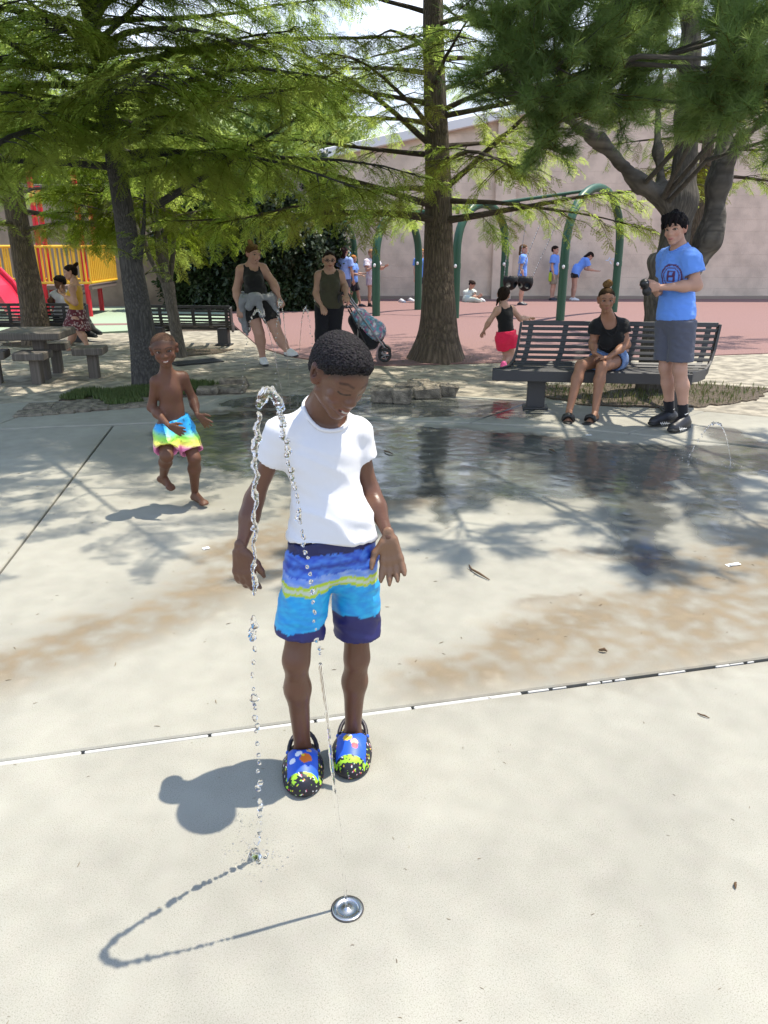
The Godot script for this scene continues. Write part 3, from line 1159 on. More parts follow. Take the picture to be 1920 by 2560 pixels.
func tuft_mesh(sd: int) -> ArrayMesh:
	# the end of a pine twig: long needles all round
	var mb := MB.new()
	var r := RandomNumberGenerator.new()
	r.seed = sd
	mb.col = Color(0.9, 0.6, 0.4)
	mb.tube(PackedVector3Array([Vector3(-0.06, 0, 0), Vector3(0.10, 0.01, 0)]), PackedFloat32Array([0.004, 0.002]), 3, false)
	mb.col = Color.WHITE
	for k in 64:
		var x := r.randf_range(-0.03, 0.11)
		var a := r.randf() * TAU
		var d := Vector3(r.randf_range(0.35, 1.3), sin(a), cos(a)).normalized()
		var w := d.cross(Vector3(r.randf_range(-1, 1), r.randf_range(-1, 1), r.randf_range(-1, 1))).normalized()
		var ln := r.randf_range(0.075, 0.125)
		var b := Vector3(x, 0, 0)
		var e := b + d * ln + Vector3(0, -0.012, 0)
		var nn := w.cross(d).normalized()
		var s := mb.put(b - w * 0.0017, nn)
		mb.put(b + w * 0.0017, nn)
		mb.put(e, nn)
		mb.i.append_array(PackedInt32Array([s, s + 2, s + 1]))
	return mb.mesh()

func broad_mesh(sd: int) -> ArrayMesh:
	var mb := MB.new()
	var r := RandomNumberGenerator.new()
	r.seed = sd
	for k in 14:
		var d := Vector3(r.randf_range(-1, 1), r.randf_range(-0.8, 0.5), r.randf_range(-1, 1)).normalized()
		var nn := Vector3(r.randf_range(-0.6, 0.6), 1, r.randf_range(-0.6, 0.6)).normalized()
		var w := d.cross(nn).normalized()
		mb.leaf(Vector3(r.randf_range(-1, 1), r.randf_range(-1, 1), r.randf_range(-1, 1)) * 0.14, d * 0.12, w * 0.03, nn)
	return mb.mesh()

func bend(a: Vector3, dir: Vector3, ln: float, lift: float, n: int, r: RandomNumberGenerator) -> PackedVector3Array:
	# a limb that leaves along dir and curves up (lift > 0) or down
	var p := PackedVector3Array([a])
	var d := dir.normalized()
	for k in n:
		d = (d + Vector3(r.randf_range(-0.10, 0.10), lift / n + r.randf_range(-0.07, 0.07), r.randf_range(-0.10, 0.10))).normalized()
		p.append(p[k] + d * ln / n)
	return p

func along(p: PackedVector3Array, t: float) -> Vector3:
	var x := t * (p.size() - 1)
	var k := mini(int(x), p.size() - 2)
	return p[k].lerp(p[k + 1], x - k)

func facing(d: Vector3, roll: float) -> Basis:
	var x := d.normalized()
	var y := Vector3.UP - x * x.y
	if y.length() < 0.05:
		y = Vector3.RIGHT
	y = y.normalized().rotated(x, roll)
	return Basis(x, y, x.cross(y))

# one cypress-like limb: the limb itself, its side twigs, and where the sprays go
func limb(mb: MB, path: PackedVector3Array, r0: float, where: Array, r: RandomNumberGenerator, from := 0.2, dense := 1.0, droop := 0.0) -> void:
	var n := path.size()
	var rad := PackedFloat32Array()
	for k in n:
		rad.append(lerpf(r0, 0.006, pow(k / (n - 1.0), 0.7)))
	mb.tube(path, rad, 7, false, 1.0)
	var ln := 0.0
	for k in n - 1:
		ln += path[k].distance_to(path[k + 1])
	var steps := int(ln * 7.5 * dense)
	for k in steps:
		var t := from + (1.0 - from) * (k + r.randf()) / steps
		var a := along(path, t)
		var d := (along(path, minf(t + 0.1, 1.0)) - along(path, t - 0.1)).normalized()
		var s := 1.0 if k % 2 else -1.0
		var sd := d.cross(Vector3.UP).normalized()
		var tl := r.randf_range(0.25, 0.75) * (1.25 - 0.75 * t) * minf(1.0, ln * 0.5)
		var dir := (d * r.randf_range(0.3, 0.9) + sd * s + Vector3(0, r.randf_range(-0.35, 0.2) - droop, 0)).normalized()
		var tw := PackedVector3Array([a, a + dir * tl * 0.5, a + dir * tl + Vector3(0, -0.10 * tl - droop * 0.2, 0)])
		mb.tube(tw, PackedFloat32Array([0.008, 0.005, 0.002]), 4, false)
		var m := maxi(1, int(tl / 0.14))
		for j in m:
			var q := along(tw, (j + 0.6) / (m + 0.3))
			var dd := (dir + Vector3(r.randf_range(-0.5, 0.5), r.randf_range(-0.45, 0.15) - droop, r.randf_range(-0.5, 0.5))).normalized()
			var sc := r.randf_range(0.65, 1.1)
			where.append(Transform3D(facing(dd, r.randf_range(-0.6, 0.6)).scaled(Vector3(sc, sc, sc)), q))
	for k in 3:
		where.append(Transform3D(facing((path[n - 1] - path[n - 2]) + Vector3(r.randf_range(-0.1, 0.1), 0, r.randf_range(-0.1, 0.1)), r.randf_range(-1, 1)), along(path, 0.9 + 0.03 * k)))

func crown(o: Node3D, where: Array, tints: Array, m: Material, meshes: Array, r: RandomNumberGenerator) -> void:
	var lists := []
	var cols := []
	for k in meshes.size():
		var l: Array[Transform3D] = []
		lists.append(l)
		cols.append(PackedColorArray())
	var fz := FastNoiseLite.new()
	fz.seed = 5
	fz.frequency = 0.8
	for w in where:
		var k := r.randi() % meshes.size()
		lists[k].append(w)
		var t := clampf(0.5 + fz.get_noise_3dv(w.origin + o.position) * 1.1 + r.randf_range(-0.25, 0.25), 0.0, 1.0)
		cols[k].append(tints[0].lerp(tints[1], t))
	for k in meshes.size():
		multi("crown", meshes[k], m, lists[k], cols[k], o)

func trunk_mesh(path: PackedVector3Array, rad: PackedFloat32Array, sides: int, flare: float, sd: int) -> MB:
	# a trunk with ribs that spread into root flares at the foot
	var mb := MB.new()
	var fz := FastNoiseLite.new()
	fz.seed = sd
	fz.frequency = 1.0
	# resample
	var n := 40
	var p2 := PackedVector3Array()
	var r2 := PackedFloat32Array()
	for k in n:
		var t := pow(k / (n - 1.0), 1.5)
		p2.append(along(path, t))
		var x := t * (rad.size() - 1)
		var j := mini(int(x), rad.size() - 2)
		r2.append(lerpf(rad[j], rad[j + 1], x - j))
	mb.tube(p2, r2, sides, true, 0.8)
	var base := path[0].y
	for k in mb.v.size():
		var q := mb.v[k]
		var t := 0
		var h := q.y - base
		var c := along(path, 0.0)
		# centre line at this height
		for s in p2.size():
			if p2[s].y <= q.y:
				c = p2[s]
		var d := Vector3(q.x - c.x, 0, q.z - c.z)
		var a := atan2(d.z, d.x)
		var rib := fz.get_noise_3d(cos(a) * 1.6, sin(a) * 1.6, h * 0.25) + 0.5 * fz.get_noise_3d(cos(a) * 4.0, sin(a) * 4.0, h * 0.4)
		var f := flare * exp(-maxf(h, 0.0) * 2.6)
		mb.v[k] += d * (rib * (0.09 + f * 0.9) + f)
	mb.normals()
	return mb

func cypress(at: Vector3, label: String, path: PackedVector3Array, rad: PackedFloat32Array, bark: String, flare: float, h0: float, h1: float, count: int, l0: float, l1: float, tints: Array, sd: int, extra := [], dense := 1.0, droop := 0.0) -> Node3D:
	var r := RandomNumberGenerator.new()
	r.seed = sd
	var o := thing("cypress_tree", at, label, "tree", "trees in the park")
	var tm := trunk_mesh(path, rad, 28, flare, sd)
	if bark == "bark_grey":
		# smooth pale bark higher up, rough dark bark below
		for q in tm.v.size():
			var k := smoothstep(1.15, 1.45, tm.v[q].y + 0.25 * pn.get_noise_3dv(tm.v[q] * 4.0))
			tm.c[q] = Color(0.85, 0.85, 0.85).lerp(Color(2.0, 1.9, 1.7), k)
	put("trunk", tm.mesh(), mats[bark], o)
	var lm := MB.new()
	var where := []
	var top := path[path.size() - 1].y
	for k in count:
		var t := (k + r.randf_range(0.2, 0.8)) / count
		var h := lerpf(h0, h1, t)
		var a := k * 2.399 + r.randf_range(-0.4, 0.4)
		# find the trunk at this height
		var c := path[0]
		for s in path.size() - 1:
			if path[s].y <= h and path[s + 1].y >= h:
				c = path[s].lerp(path[s + 1], (h - path[s].y) / (path[s + 1].y - path[s].y))
		var ln := lerpf(l0, l1, t) * r.randf_range(0.75, 1.1)
		var el := lerpf(0.10, 0.55, t) + r.randf_range(-0.15, 0.2)
		var pth := bend(c, Vector3(cos(a), el, sin(a)), ln, lerpf(-0.30, 0.1, t) + r.randf_range(-0.15, 0.15), 7, r)
		limb(lm, pth, lerpf(0.042, 0.02, t), where, r, 0.22, dense * (1.0 if h < 3.7 else 0.30), droop)
	for x in extra:
		# [start, direction, length, lift, radius]
		limb(lm, bend(x[0], x[1], x[2], x[3], 8, r), x[4], where, r, 0.12, dense * (1.15 if x[0].y < 3.3 else 0.8), droop)
	put("limbs", lm.mesh(), mats[bark], o)
	crown(o, where, tints, mats["cypress_leaf"], sprays, r)
	return o

func trees() -> void:
	for k in 3:
		sprays.append(spray_mesh(100 + k))
		needle_tufts.append(tuft_mesh(200 + k))
	mt("cypress_leaf", Color.WHITE, 0.55, {"backlight_enabled": true, "backlight": Color(1.5, 1.5, 1.2)})
	mt("pine_needle", Color.WHITE, 0.5, {"backlight_enabled": true, "backlight": Color(1.2, 1.2, 1.0)})
	mt("broad_leaf", Color.WHITE, 0.45, {"backlight_enabled": true, "backlight": Color(0.8, 0.8, 0.7)})
	var lime := [Color(0.28, 0.37, 0.12), Color(0.42, 0.51, 0.19)]
	var mid := [Color(0.24, 0.32, 0.10), Color(0.38, 0.45, 0.155)]
	# the big middle tree
	var p2 := PackedVector3Array([Vector3(0, -0.05, 0), Vector3(0.0, 0.4, 0), Vector3(-0.02, 1.0, 0), Vector3(-0.05, 2.2, 0), Vector3(-0.15, 3.8, 0), Vector3(-0.2, 6.5, -0.1), Vector3(-0.25, 10.5, -0.1)])
	var t2 := cypress(Vector3(0.74, 0, -10.6), "tall straight brown cypress trunk with flared foot and feathery tiers, middle of the plaza", p2, PackedFloat32Array([0.29, 0.235, 0.205, 0.165, 0.125, 0.09, 0.02]), "bark_cypress", 0.42, 2.0, 7.5, 46, 3.1, 1.0, mid, 31,
		[[Vector3(-0.02, 1.8, 0.1), Vector3(-1, 0.16, 0.25), 3.3, -0.12, 0.055], [Vector3(-0.02, 1.95, 0.1), Vector3(-1, 0.25, 0.1), 3.2, -0.25, 0.05], [Vector3(0.05, 1.8, 0.1), Vector3(1, 0.12, 0.2), 3.2, -0.15, 0.05], [Vector3(0.05, 2.2, 0.05), Vector3(1, 0.75, 0.2), 2.6, -0.35, 0.045], [Vector3(-0.05, 2.6, 0.05), Vector3(-1, 0.6, 0.3), 2.8, -0.4, 0.045], [Vector3(-0.05, 3.0, 0.05), Vector3(1, 0.1, 0.3), 2.4, -0.1, 0.04], [Vector3(-0.15, 4.4, 0.05), Vector3(0.1, 0.2, 1), 4.0, -0.2, 0.05], [Vector3(-0.15, 4.7, 0.05), Vector3(-0.4, 0.2, 1), 4.2, -0.2, 0.05], [Vector3(-0.15, 5.0, 0.05), Vector3(0.5, 0.2, 1), 4.2, -0.2, 0.05], [Vector3(-0.15, 5.4, 0.05), Vector3(-0.1, 0.2, 1), 4.4, -0.2, 0.05]], 0.70, 0.05)
	# the grey tree on the left, with long boughs over the pad
	var p1 := PackedVector3Array([Vector3(0, -0.05, 0), Vector3(0.0, 0.5, 0), Vector3(-0.04, 1.2, 0), Vector3(-0.08, 2.0, 0), Vector3(-0.15, 3.0, 0.0), Vector3(-0.2, 3.9, 0.05), Vector3(-0.25, 8.5, 0.1)])
	var boughs := [[Vector3(-0.05, 1.0, 0), Vector3(0.33, 1.0, 0.05), 1.1, 0.1, 0.065], [Vector3(0.28, 1.9, 0.03), Vector3(1, 0.55, 0.2), 2.0, -0.1, 0.045]]
	for k in 13:
		var a := lerpf(-0.25, 2.3, k / 12.0)
		boughs.append([Vector3(-0.18, 3.1 + 0.28 * (k * 5 % 13) , 0.05), Vector3(cos(a), 0.28, sin(a)), rng.randf_range(3.2, 4.2), -0.2, 0.05])
	for k in 9:
		var a := lerpf(0.2, 3.0, k / 8.0)
		boughs.append([Vector3(-0.12, 2.35 + 0.12 * (k * 4 % 9), 0.05), Vector3(cos(a), 0.10, sin(a)), rng.randf_range(2.2, 3.0), -0.35, 0.04])
	for e in [Vector3(-1.2, 4.5, -5.2), Vector3(-0.2, 4.4, -4.2), Vector3(-1.4, 4.7, -4.2), Vector3(-2.3, 4.4, -4.8), Vector3(0.2, 4.9, -6.0), Vector3(-0.8, 4.2, -6.3), Vector3(-0.9, 5.2, -4.6), Vector3(-2.2, 5.0, -5.8), Vector3(0.7, 4.4, -5.2)]:
		var s0 := Vector3(-0.22, e.y - 0.75, 0.05)
		var dd: Vector3 = e - Vector3(-2.62, 0, -8.53) - s0
		boughs.append([s0, dd + Vector3(0, 0.5, 0), dd.length(), -0.25, 0.05])
		boughs.append([s0 + Vector3(0, 0.4, 0), dd + Vector3(rng.randf_range(-0.8, 0.8), 0.4, rng.randf_range(-0.8, 0.5)), dd.length() * 0.95, -0.25, 0.045])
	for k in 14:
		var a := lerpf(0.5, 2.7, k / 13.0)
		boughs.append([Vector3(-0.12, 2.3 + 0.13 * (k * 5 % 14), 0.05), Vector3(cos(a), 0.15, sin(a)), rng.randf_range(1.2, 2.1), -0.2, 0.028])
	cypress(Vector3(-2.62, 0, -8.53), "grey leaning trunk with bright green feathery boughs behind the shirtless boy", p1, PackedFloat32Array([0.16, 0.14, 0.12, 0.10, 0.08, 0.065, 0.015]), "bark_grey", 0.12, 2.1, 6.6, 42, 3.2, 1.2, lime, 32, boughs, 1.05, 0.06)
	# brown trunk at the far left
	var p4 := PackedVector3Array([Vector3(0, -0.05, 0), Vector3(0, 0.6, 0), Vector3(-0.03, 1.5, 0), Vector3(-0.08, 3.0, 0), Vector3(-0.1, 7.5, 0)])
	cypress(Vector3(-5.46, 0, -12.35), "thick brown trunk behind the stone table at the far left", p4, PackedFloat32Array([0.21, 0.185, 0.165, 0.13, 0.02]), "bark_cypress", 0.25, 1.9, 7.0, 40, 3.0, 0.9, lime, 33, [[Vector3(0, 1.7, 0), Vector3(1, 0.1, 0.5), 2.4, -0.2, 0.04], [Vector3(0, 1.8, 0), Vector3(-0.6, 0.0, 1), 2.4, -0.3, 0.04]], 1.0, 0.1)
	# lime cypress behind the pine
	var p5 := PackedVector3Array([Vector3(0, -0.05, 0), Vector3(0, 1.0, 0), Vector3(0.05, 3.0, 0), Vector3(0.05, 7.0, 0)])
	cypress(Vector3(5.0, 0, -13.2), "slim lime-green cypress hidden behind the many-stemmed pine", p5, PackedFloat32Array([0.13, 0.11, 0.09, 0.02]), "bark_cypress", 0.2, 2.4, 6.6, 30, 1.7, 0.8, [Color(0.15, 0.21, 0.03), Color(0.25, 0.30, 0.05)], 34, [], 1.0, 0.1)
	young_tree()
	pine()
	backdrop()

func young_tree() -> void:
	var r := RandomNumberGenerator.new()
	r.seed = 12
	var o := thing("young_tree", Vector3(-2.88, 0, -11.0), "slender many-stemmed young tree in front of the slatted bench", "tree")
	var tb := MB.new()
	var fz := FastNoiseLite.new()
	fz.frequency = 1.0
	tb.tube(PackedVector3Array([Vector3(0, -0.05, 0), Vector3(-0.02, 0.2, 0), Vector3(-0.06, 0.7, 0), Vector3(-0.09, 1.02, 0)]), PackedFloat32Array([0.11, 0.085, 0.075, 0.09]), 12, true, 1.0, fz, 0.25)
	put("trunk", tb.mesh(), mats["bark_pine"], o)
	var lm := MB.new()
	var where := []
	var ends := [Vector3(-0.55, 2.4, 0.1), Vector3(-0.22, 2.6, -0.1), Vector3(0.22, 2.5, 0.1), Vector3(-0.35, 2.3, -0.3), Vector3(0.05, 2.4, 0.35)]
	for e in ends:
		var a := Vector3(-0.09, 0.9, 0)
		var p := PackedVector3Array([a, a.lerp(e, 0.3) + Vector3(e.x * 0.12, 0, e.z * 0.1), a.lerp(e, 0.65), e])
		lm.tube(p, PackedFloat32Array([0.042, 0.034, 0.026, 0.016]), 8, true)
		for k in 5:
			var an := r.randf() * TAU
			limb(lm, bend(along(p, 0.5 + 0.12 * k), Vector3(cos(an), 0.45, sin(an)), r.randf_range(0.7, 1.2), -0.4, 5, r), 0.012, where, r, 0.2, 1.3, 0.25)
	put("limbs", lm.mesh(), mats["bark_pine"], o)
	crown(o, where, [Color(0.14, 0.21, 0.03), Color(0.25, 0.31, 0.06)], mats["cypress_leaf"], sprays, r)

func pine() -> void:
	var r := RandomNumberGenerator.new()
	r.seed = 55
	var at := Vector3(2.98, 0, -8.35)
	var o := thing("pine_tree", at, "dark pine with several heavy stems rising behind the long bench", "tree")
	# the bole, stems and a burl in one skin
	var f := Fld.new(0.035, 0.05)
	var L := func(v: Vector3) -> Vector3: return v - at
	f.cap(Vector3(-0.02, -0.1, 0), Vector3(-0.06, 1.0, 0), 0.215, 0.155)
	f.cap(Vector3(-0.06, 1.0, 0), L.call(Vector3(3.001, 1.907, -8.350)), 0.155, 0.135)
	f.cap(Vector3(0.06, 0.9, -0.05), L.call(Vector3(3.341, 1.555, -8.400)), 0.115, 0.09)
	f.cap(L.call(Vector3(2.749, 1.355, -8.200)), L.call(Vector3(2.859, 1.173, -8.250)), 0.085, 0.09)
	f.cap(L.call(Vector3(3.407, 1.776, -8.350)), L.call(Vector3(3.345, 1.555, -8.350)), 0.05, 0.09)
	var stems := [
		[[Vector3(2.995, 1.950, -8.350), Vector3(2.988, 2.710, -8.400), Vector3(2.886, 3.685, -8.400), Vector3(2.769, 4.749, -8.400), Vector3(2.560, 6.592, -8.400)], [0.125, 0.105, 0.09, 0.075, 0.03]],
		[[Vector3(3.338, 1.644, -8.400), Vector3(3.360, 2.083, -8.400), Vector3(3.410, 2.724, -8.500), Vector3(3.406, 3.812, -8.600), Vector3(3.381, 5.961, -8.900)], [0.09, 0.085, 0.078, 0.07, 0.03]],
		[[Vector3(2.834, 1.905, -8.300), Vector3(2.504, 2.091, -8.200), Vector3(1.983, 2.448, -7.900), Vector3(1.376, 2.646, -7.300), Vector3(0.928, 2.763, -6.700)], [0.075, 0.065, 0.055, 0.042, 0.02]],
		[[Vector3(2.792, 1.948, -8.300), Vector3(2.703, 2.375, -8.350), Vector3(2.665, 2.912, -8.400), Vector3(2.702, 3.558, -8.500)], [0.036, 0.03, 0.026, 0.018]],
		[[Vector3(3.377, 2.125, -8.400), Vector3(3.444, 2.482, -8.200), Vector3(3.532, 2.651, -7.700), Vector3(3.645, 2.820, -7.200)], [0.05, 0.042, 0.034, 0.018]],
		[[Vector3(2.881, 3.189, -8.400), Vector3(2.395, 3.277, -8.000), Vector3(1.828, 3.130, -7.400), Vector3(1.316, 3.095, -6.800)], [0.045, 0.038, 0.03, 0.018]]]
	for s in stems:
		for k in s[0].size() - 1:
			if k < 3:
				f.cap(L.call(s[0][k]), L.call(s[0][k + 1]), s[1][k], s[1][k + 1])
	var mb := MB.new()
	var fz := FastNoiseLite.new()
	fz.frequency = 3.0
	f.build(mb, func(p, n): return Color(0.75, 0.75, 0.75).lerp(Color(1.35, 1.3, 1.22), smoothstep(0.0, 0.35, fz.get_noise_3d(p.x, p.y * 0.5, p.z + 4.0))), func(p, n): return 0.02 * fz.get_noise_3d(p.x * 2.0, p.y * 0.5, p.z * 2.0))
	for k in mb.v.size():
		mb.u[k] = Vector2(atan2(mb.v[k].z, mb.v[k].x) / TAU * 1.5, mb.v[k].y * 0.8)
	put("trunk", mb.mesh(), mats["bark_pine"], o)
	var lm := MB.new()
	for s in stems:
		if s[0].size() > 4:
			lm.tube(PackedVector3Array([L.call(s[0][3]), L.call(s[0][4])]), PackedFloat32Array([s[1][3], s[1][4]]), 8, true)
	# needle clumps: [centre, radius], each on a small branch of its own
	var clumps := []
	for q in [[Vector3(0.912, 2.776, -6.600), 0.34], [Vector3(1.117, 2.573, -6.500), 0.36], [Vector3(1.292, 2.739, -6.400), 0.36], [Vector3(1.450, 2.475, -6.700), 0.34], [Vector3(1.663, 2.620, -6.600), 0.36], [Vector3(1.577, 2.878, -6.500), 0.34], [Vector3(1.979, 2.832, -6.900), 0.32], [Vector3(2.003, 2.551, -7.000), 0.28], [Vector3(1.078, 2.929, -6.600), 0.32], [Vector3(1.318, 2.334, -6.900), 0.24],
		[Vector3(1.346, 3.050, -6.600), 0.34], [Vector3(1.772, 3.156, -6.800), 0.32], [Vector3(2.146, 3.186, -7.200), 0.3], [Vector3(0.898, 3.050, -6.600), 0.3], [Vector3(1.012, 3.173, -6.500), 0.32], [Vector3(1.401, 3.227, -6.600), 0.32], [Vector3(2.198, 3.380, -7.200), 0.3],
		[Vector3(2.326, 2.665, -6.000), 0.26], [Vector3(2.425, 2.681, -5.800), 0.28], [Vector3(2.526, 2.435, -5.800), 0.27], [Vector3(2.424, 2.437, -6.000), 0.24], [Vector3(2.612, 2.555, -5.700), 0.3], [Vector3(2.376, 2.481, -6.300), 0.2], [Vector3(2.560, 2.890, -5.900), 0.28], [Vector3(2.795, 2.250, -5.900), 0.25], [Vector3(2.496, 2.959, -6.200), 0.26],
		[Vector3(0.755, 3.345, -6.400), 0.3], [Vector3(1.062, 3.372, -6.300), 0.35], [Vector3(1.538, 3.373, -6.400), 0.35], [Vector3(2.125, 3.457, -6.800), 0.3], [Vector3(2.476, 3.344, -6.600), 0.3], [Vector3(2.603, 3.289, -6.200), 0.3]]:
		clumps.append([L.call(q[0]), q[1] * 1.05])
	for k in 22:
		# the part of the crown above the picture, out over the pad
		var a := r.randf() * TAU
		var h := r.randf_range(3.9, 7.6)
		var rr := sqrt(r.randf()) * lerpf(3.3, 1.2, (h - 3.9) / 3.7)
		clumps.append([Vector3(cos(a) * rr - 0.35, h, sin(a) * rr + 0.75), r.randf_range(0.3, 0.48)])
	for k in 5:
		# long boughs that reach out over the pad
		for j in 4:
			clumps.append([Vector3(lerpf(-1.9, 1.0, k / 4.0) + r.randf_range(-0.2, 0.2) + 0.1 * j, 4.3 + r.randf_range(-0.2, 0.5), 2.1 + 0.62 * j + r.randf_range(-0.15, 0.15) - 0.35 * (k % 2)), r.randf_range(0.26, 0.36)])
	var where := []
	for c in clumps:
		var ctr: Vector3 = c[0]
		# nearest stem point
		var best := Vector3(0, 2, 0)
		var bd := 99.0
		for s in stems:
			for k in 24:
				var p: Vector3 = L.call(along(PackedVector3Array(s[0]), k / 23.0))
				var dd := p.distance_to(ctr) + absf(p.y - ctr.y + 0.5)
				if dd < bd:
					bd = dd
					best = p
		var sag := best.lerp(ctr, 0.5) + Vector3(r.randf_range(-0.1, 0.1), 0.12, r.randf_range(-0.1, 0.1))
		var br := PackedVector3Array([best, sag, ctr])
		lm.tube(br, PackedFloat32Array([0.028, 0.02, 0.01]), 6, false)
		var rad: float = c[1]
		for k in 11:
			var d := Vector3(r.randfn(), r.randfn() * 0.55, r.randfn()).normalized()
			var e := ctr + d * rad * r.randf_range(0.6, 1.25)
			lm.tube(PackedVector3Array([ctr.lerp(sag, r.randf() * 0.3), e]), PackedFloat32Array([0.007, 0.003]), 4, false)
			for j in 7:
				var q := ctr.lerp(e, 0.42 + 0.095 * j) + Vector3(r.randf_range(-1, 1), r.randf_range(-1, 1), r.randf_range(-1, 1)) * 0.05
				var sc := r.randf_range(0.8, 1.25)
				where.append(Transform3D(facing(d + Vector3(r.randf_range(-0.6, 0.6), r.randf_range(-0.1, 0.7), r.randf_range(-0.6, 0.6)), r.randf() * 6.0).scaled(Vector3(sc, sc, sc)), q))
	put("limbs", lm.mesh(), mats["bark_pine"], o)
	crown(o, where, [Color(0.16, 0.25, 0.095), Color(0.28, 0.385, 0.15)], mats["pine_needle"], needle_tufts, r)

func leafy(called: String, at: Vector3, label: String, cat: String, blobs: Array, per: int, tints: Array, sd: int, trunk: float, sc0 := 1.0, group := "") -> void:
	var r := RandomNumberGenerator.new()
	r.seed = sd
	var o := thing(called, at, label, cat, group)
	var tb := MB.new()
	if trunk > 0.0:
		tb.tube(PackedVector3Array([Vector3(0, -0.1, 0), Vector3(0.05, 1.5, 0), Vector3(0, 4.0, 0)]), PackedFloat32Array([trunk, trunk * 0.8, trunk * 0.4]), 9)
	var where := []
	for b in blobs:
		var c: Vector3 = b[0]
		tb.tube(PackedVector3Array([Vector3(c.x * 0.15, maxf(c.y * 0.3, 0.0), c.z * 0.15), c * 0.6, c]), PackedFloat32Array([0.03 + trunk * 0.25, 0.03, 0.012]), 5, false)
		for k in per:
			var d := Vector3(r.randfn(), r.randfn(), r.randfn()).normalized() * pow(r.randf(), 0.4)
			var s := r.randf_range(0.7, 1.4) * sc0
			where.append(Transform3D(Basis(Vector3(r.randf(), 1, r.randf()).normalized(), r.randf() * TAU).scaled(Vector3(s, s, s)), c + d * Vector3(b[1])))
	put("trunk" if trunk > 0.0 else "stems", tb.mesh(), mats["bark_grey"], o)
	crown(o, where, tints, mats["broad_leaf"], [broad_mesh(sd), broad_mesh(sd + 1)], r)

func backdrop() -> void:
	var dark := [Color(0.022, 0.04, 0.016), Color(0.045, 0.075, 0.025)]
	var b := []
	for k in 26:
		b.append([Vector3(-1.5 + 0.36 * (k % 9) + rng.randf_range(-0.15, 0.15), 0.5 + 0.95 * (k / 9) + rng.randf_range(-0.2, 0.2), rng.randf_range(-0.3, 0.3)), Vector3(0.55, 0.6, 0.4)])
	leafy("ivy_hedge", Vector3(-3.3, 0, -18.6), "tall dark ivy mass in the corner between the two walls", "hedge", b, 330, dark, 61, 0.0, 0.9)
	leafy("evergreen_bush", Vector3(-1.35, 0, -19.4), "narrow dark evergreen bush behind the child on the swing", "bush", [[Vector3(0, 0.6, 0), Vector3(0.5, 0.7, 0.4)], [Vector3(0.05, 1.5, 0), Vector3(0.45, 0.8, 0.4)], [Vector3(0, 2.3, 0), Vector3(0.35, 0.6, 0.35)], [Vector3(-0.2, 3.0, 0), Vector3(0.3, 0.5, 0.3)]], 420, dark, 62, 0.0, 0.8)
	var gm := [Color(0.20, 0.29, 0.08), Color(0.32, 0.42, 0.13)]
	var n := 0
	for t in [[Vector3(-9.5, 0, -25), 5.2, "broad green tree behind the climbing frame, beyond the low wall"], [Vector3(-6.2, 0, -23.5), 4.9, "broad green tree beyond the low wall, right of the yellow railing"], [Vector3(-3.0, 0, -26.0), 5.6, "leafy tree rising behind the dark ivy corner"], [Vector3(-13.5, 0, -22), 5.5, "leafy tree beyond the low wall at the far left"]]:
		b = []
		for k in 22:
			var h := lerpf(1.8, t[1], k / 21.0)
			var a := k * 2.4
			var rr := 1.9 * sin(PI * clampf((h - 1.0) / t[1], 0.05, 1.0))
			b.append([Vector3(cos(a) * rr, h, sin(a) * rr), Vector3(0.95, 0.75, 0.95)])
		leafy("broadleaf_tree", t[0], t[2], "tree", b, 130, gm, 70 + n, 0.16, 1.35, "trees beyond the walls")
		n += 1

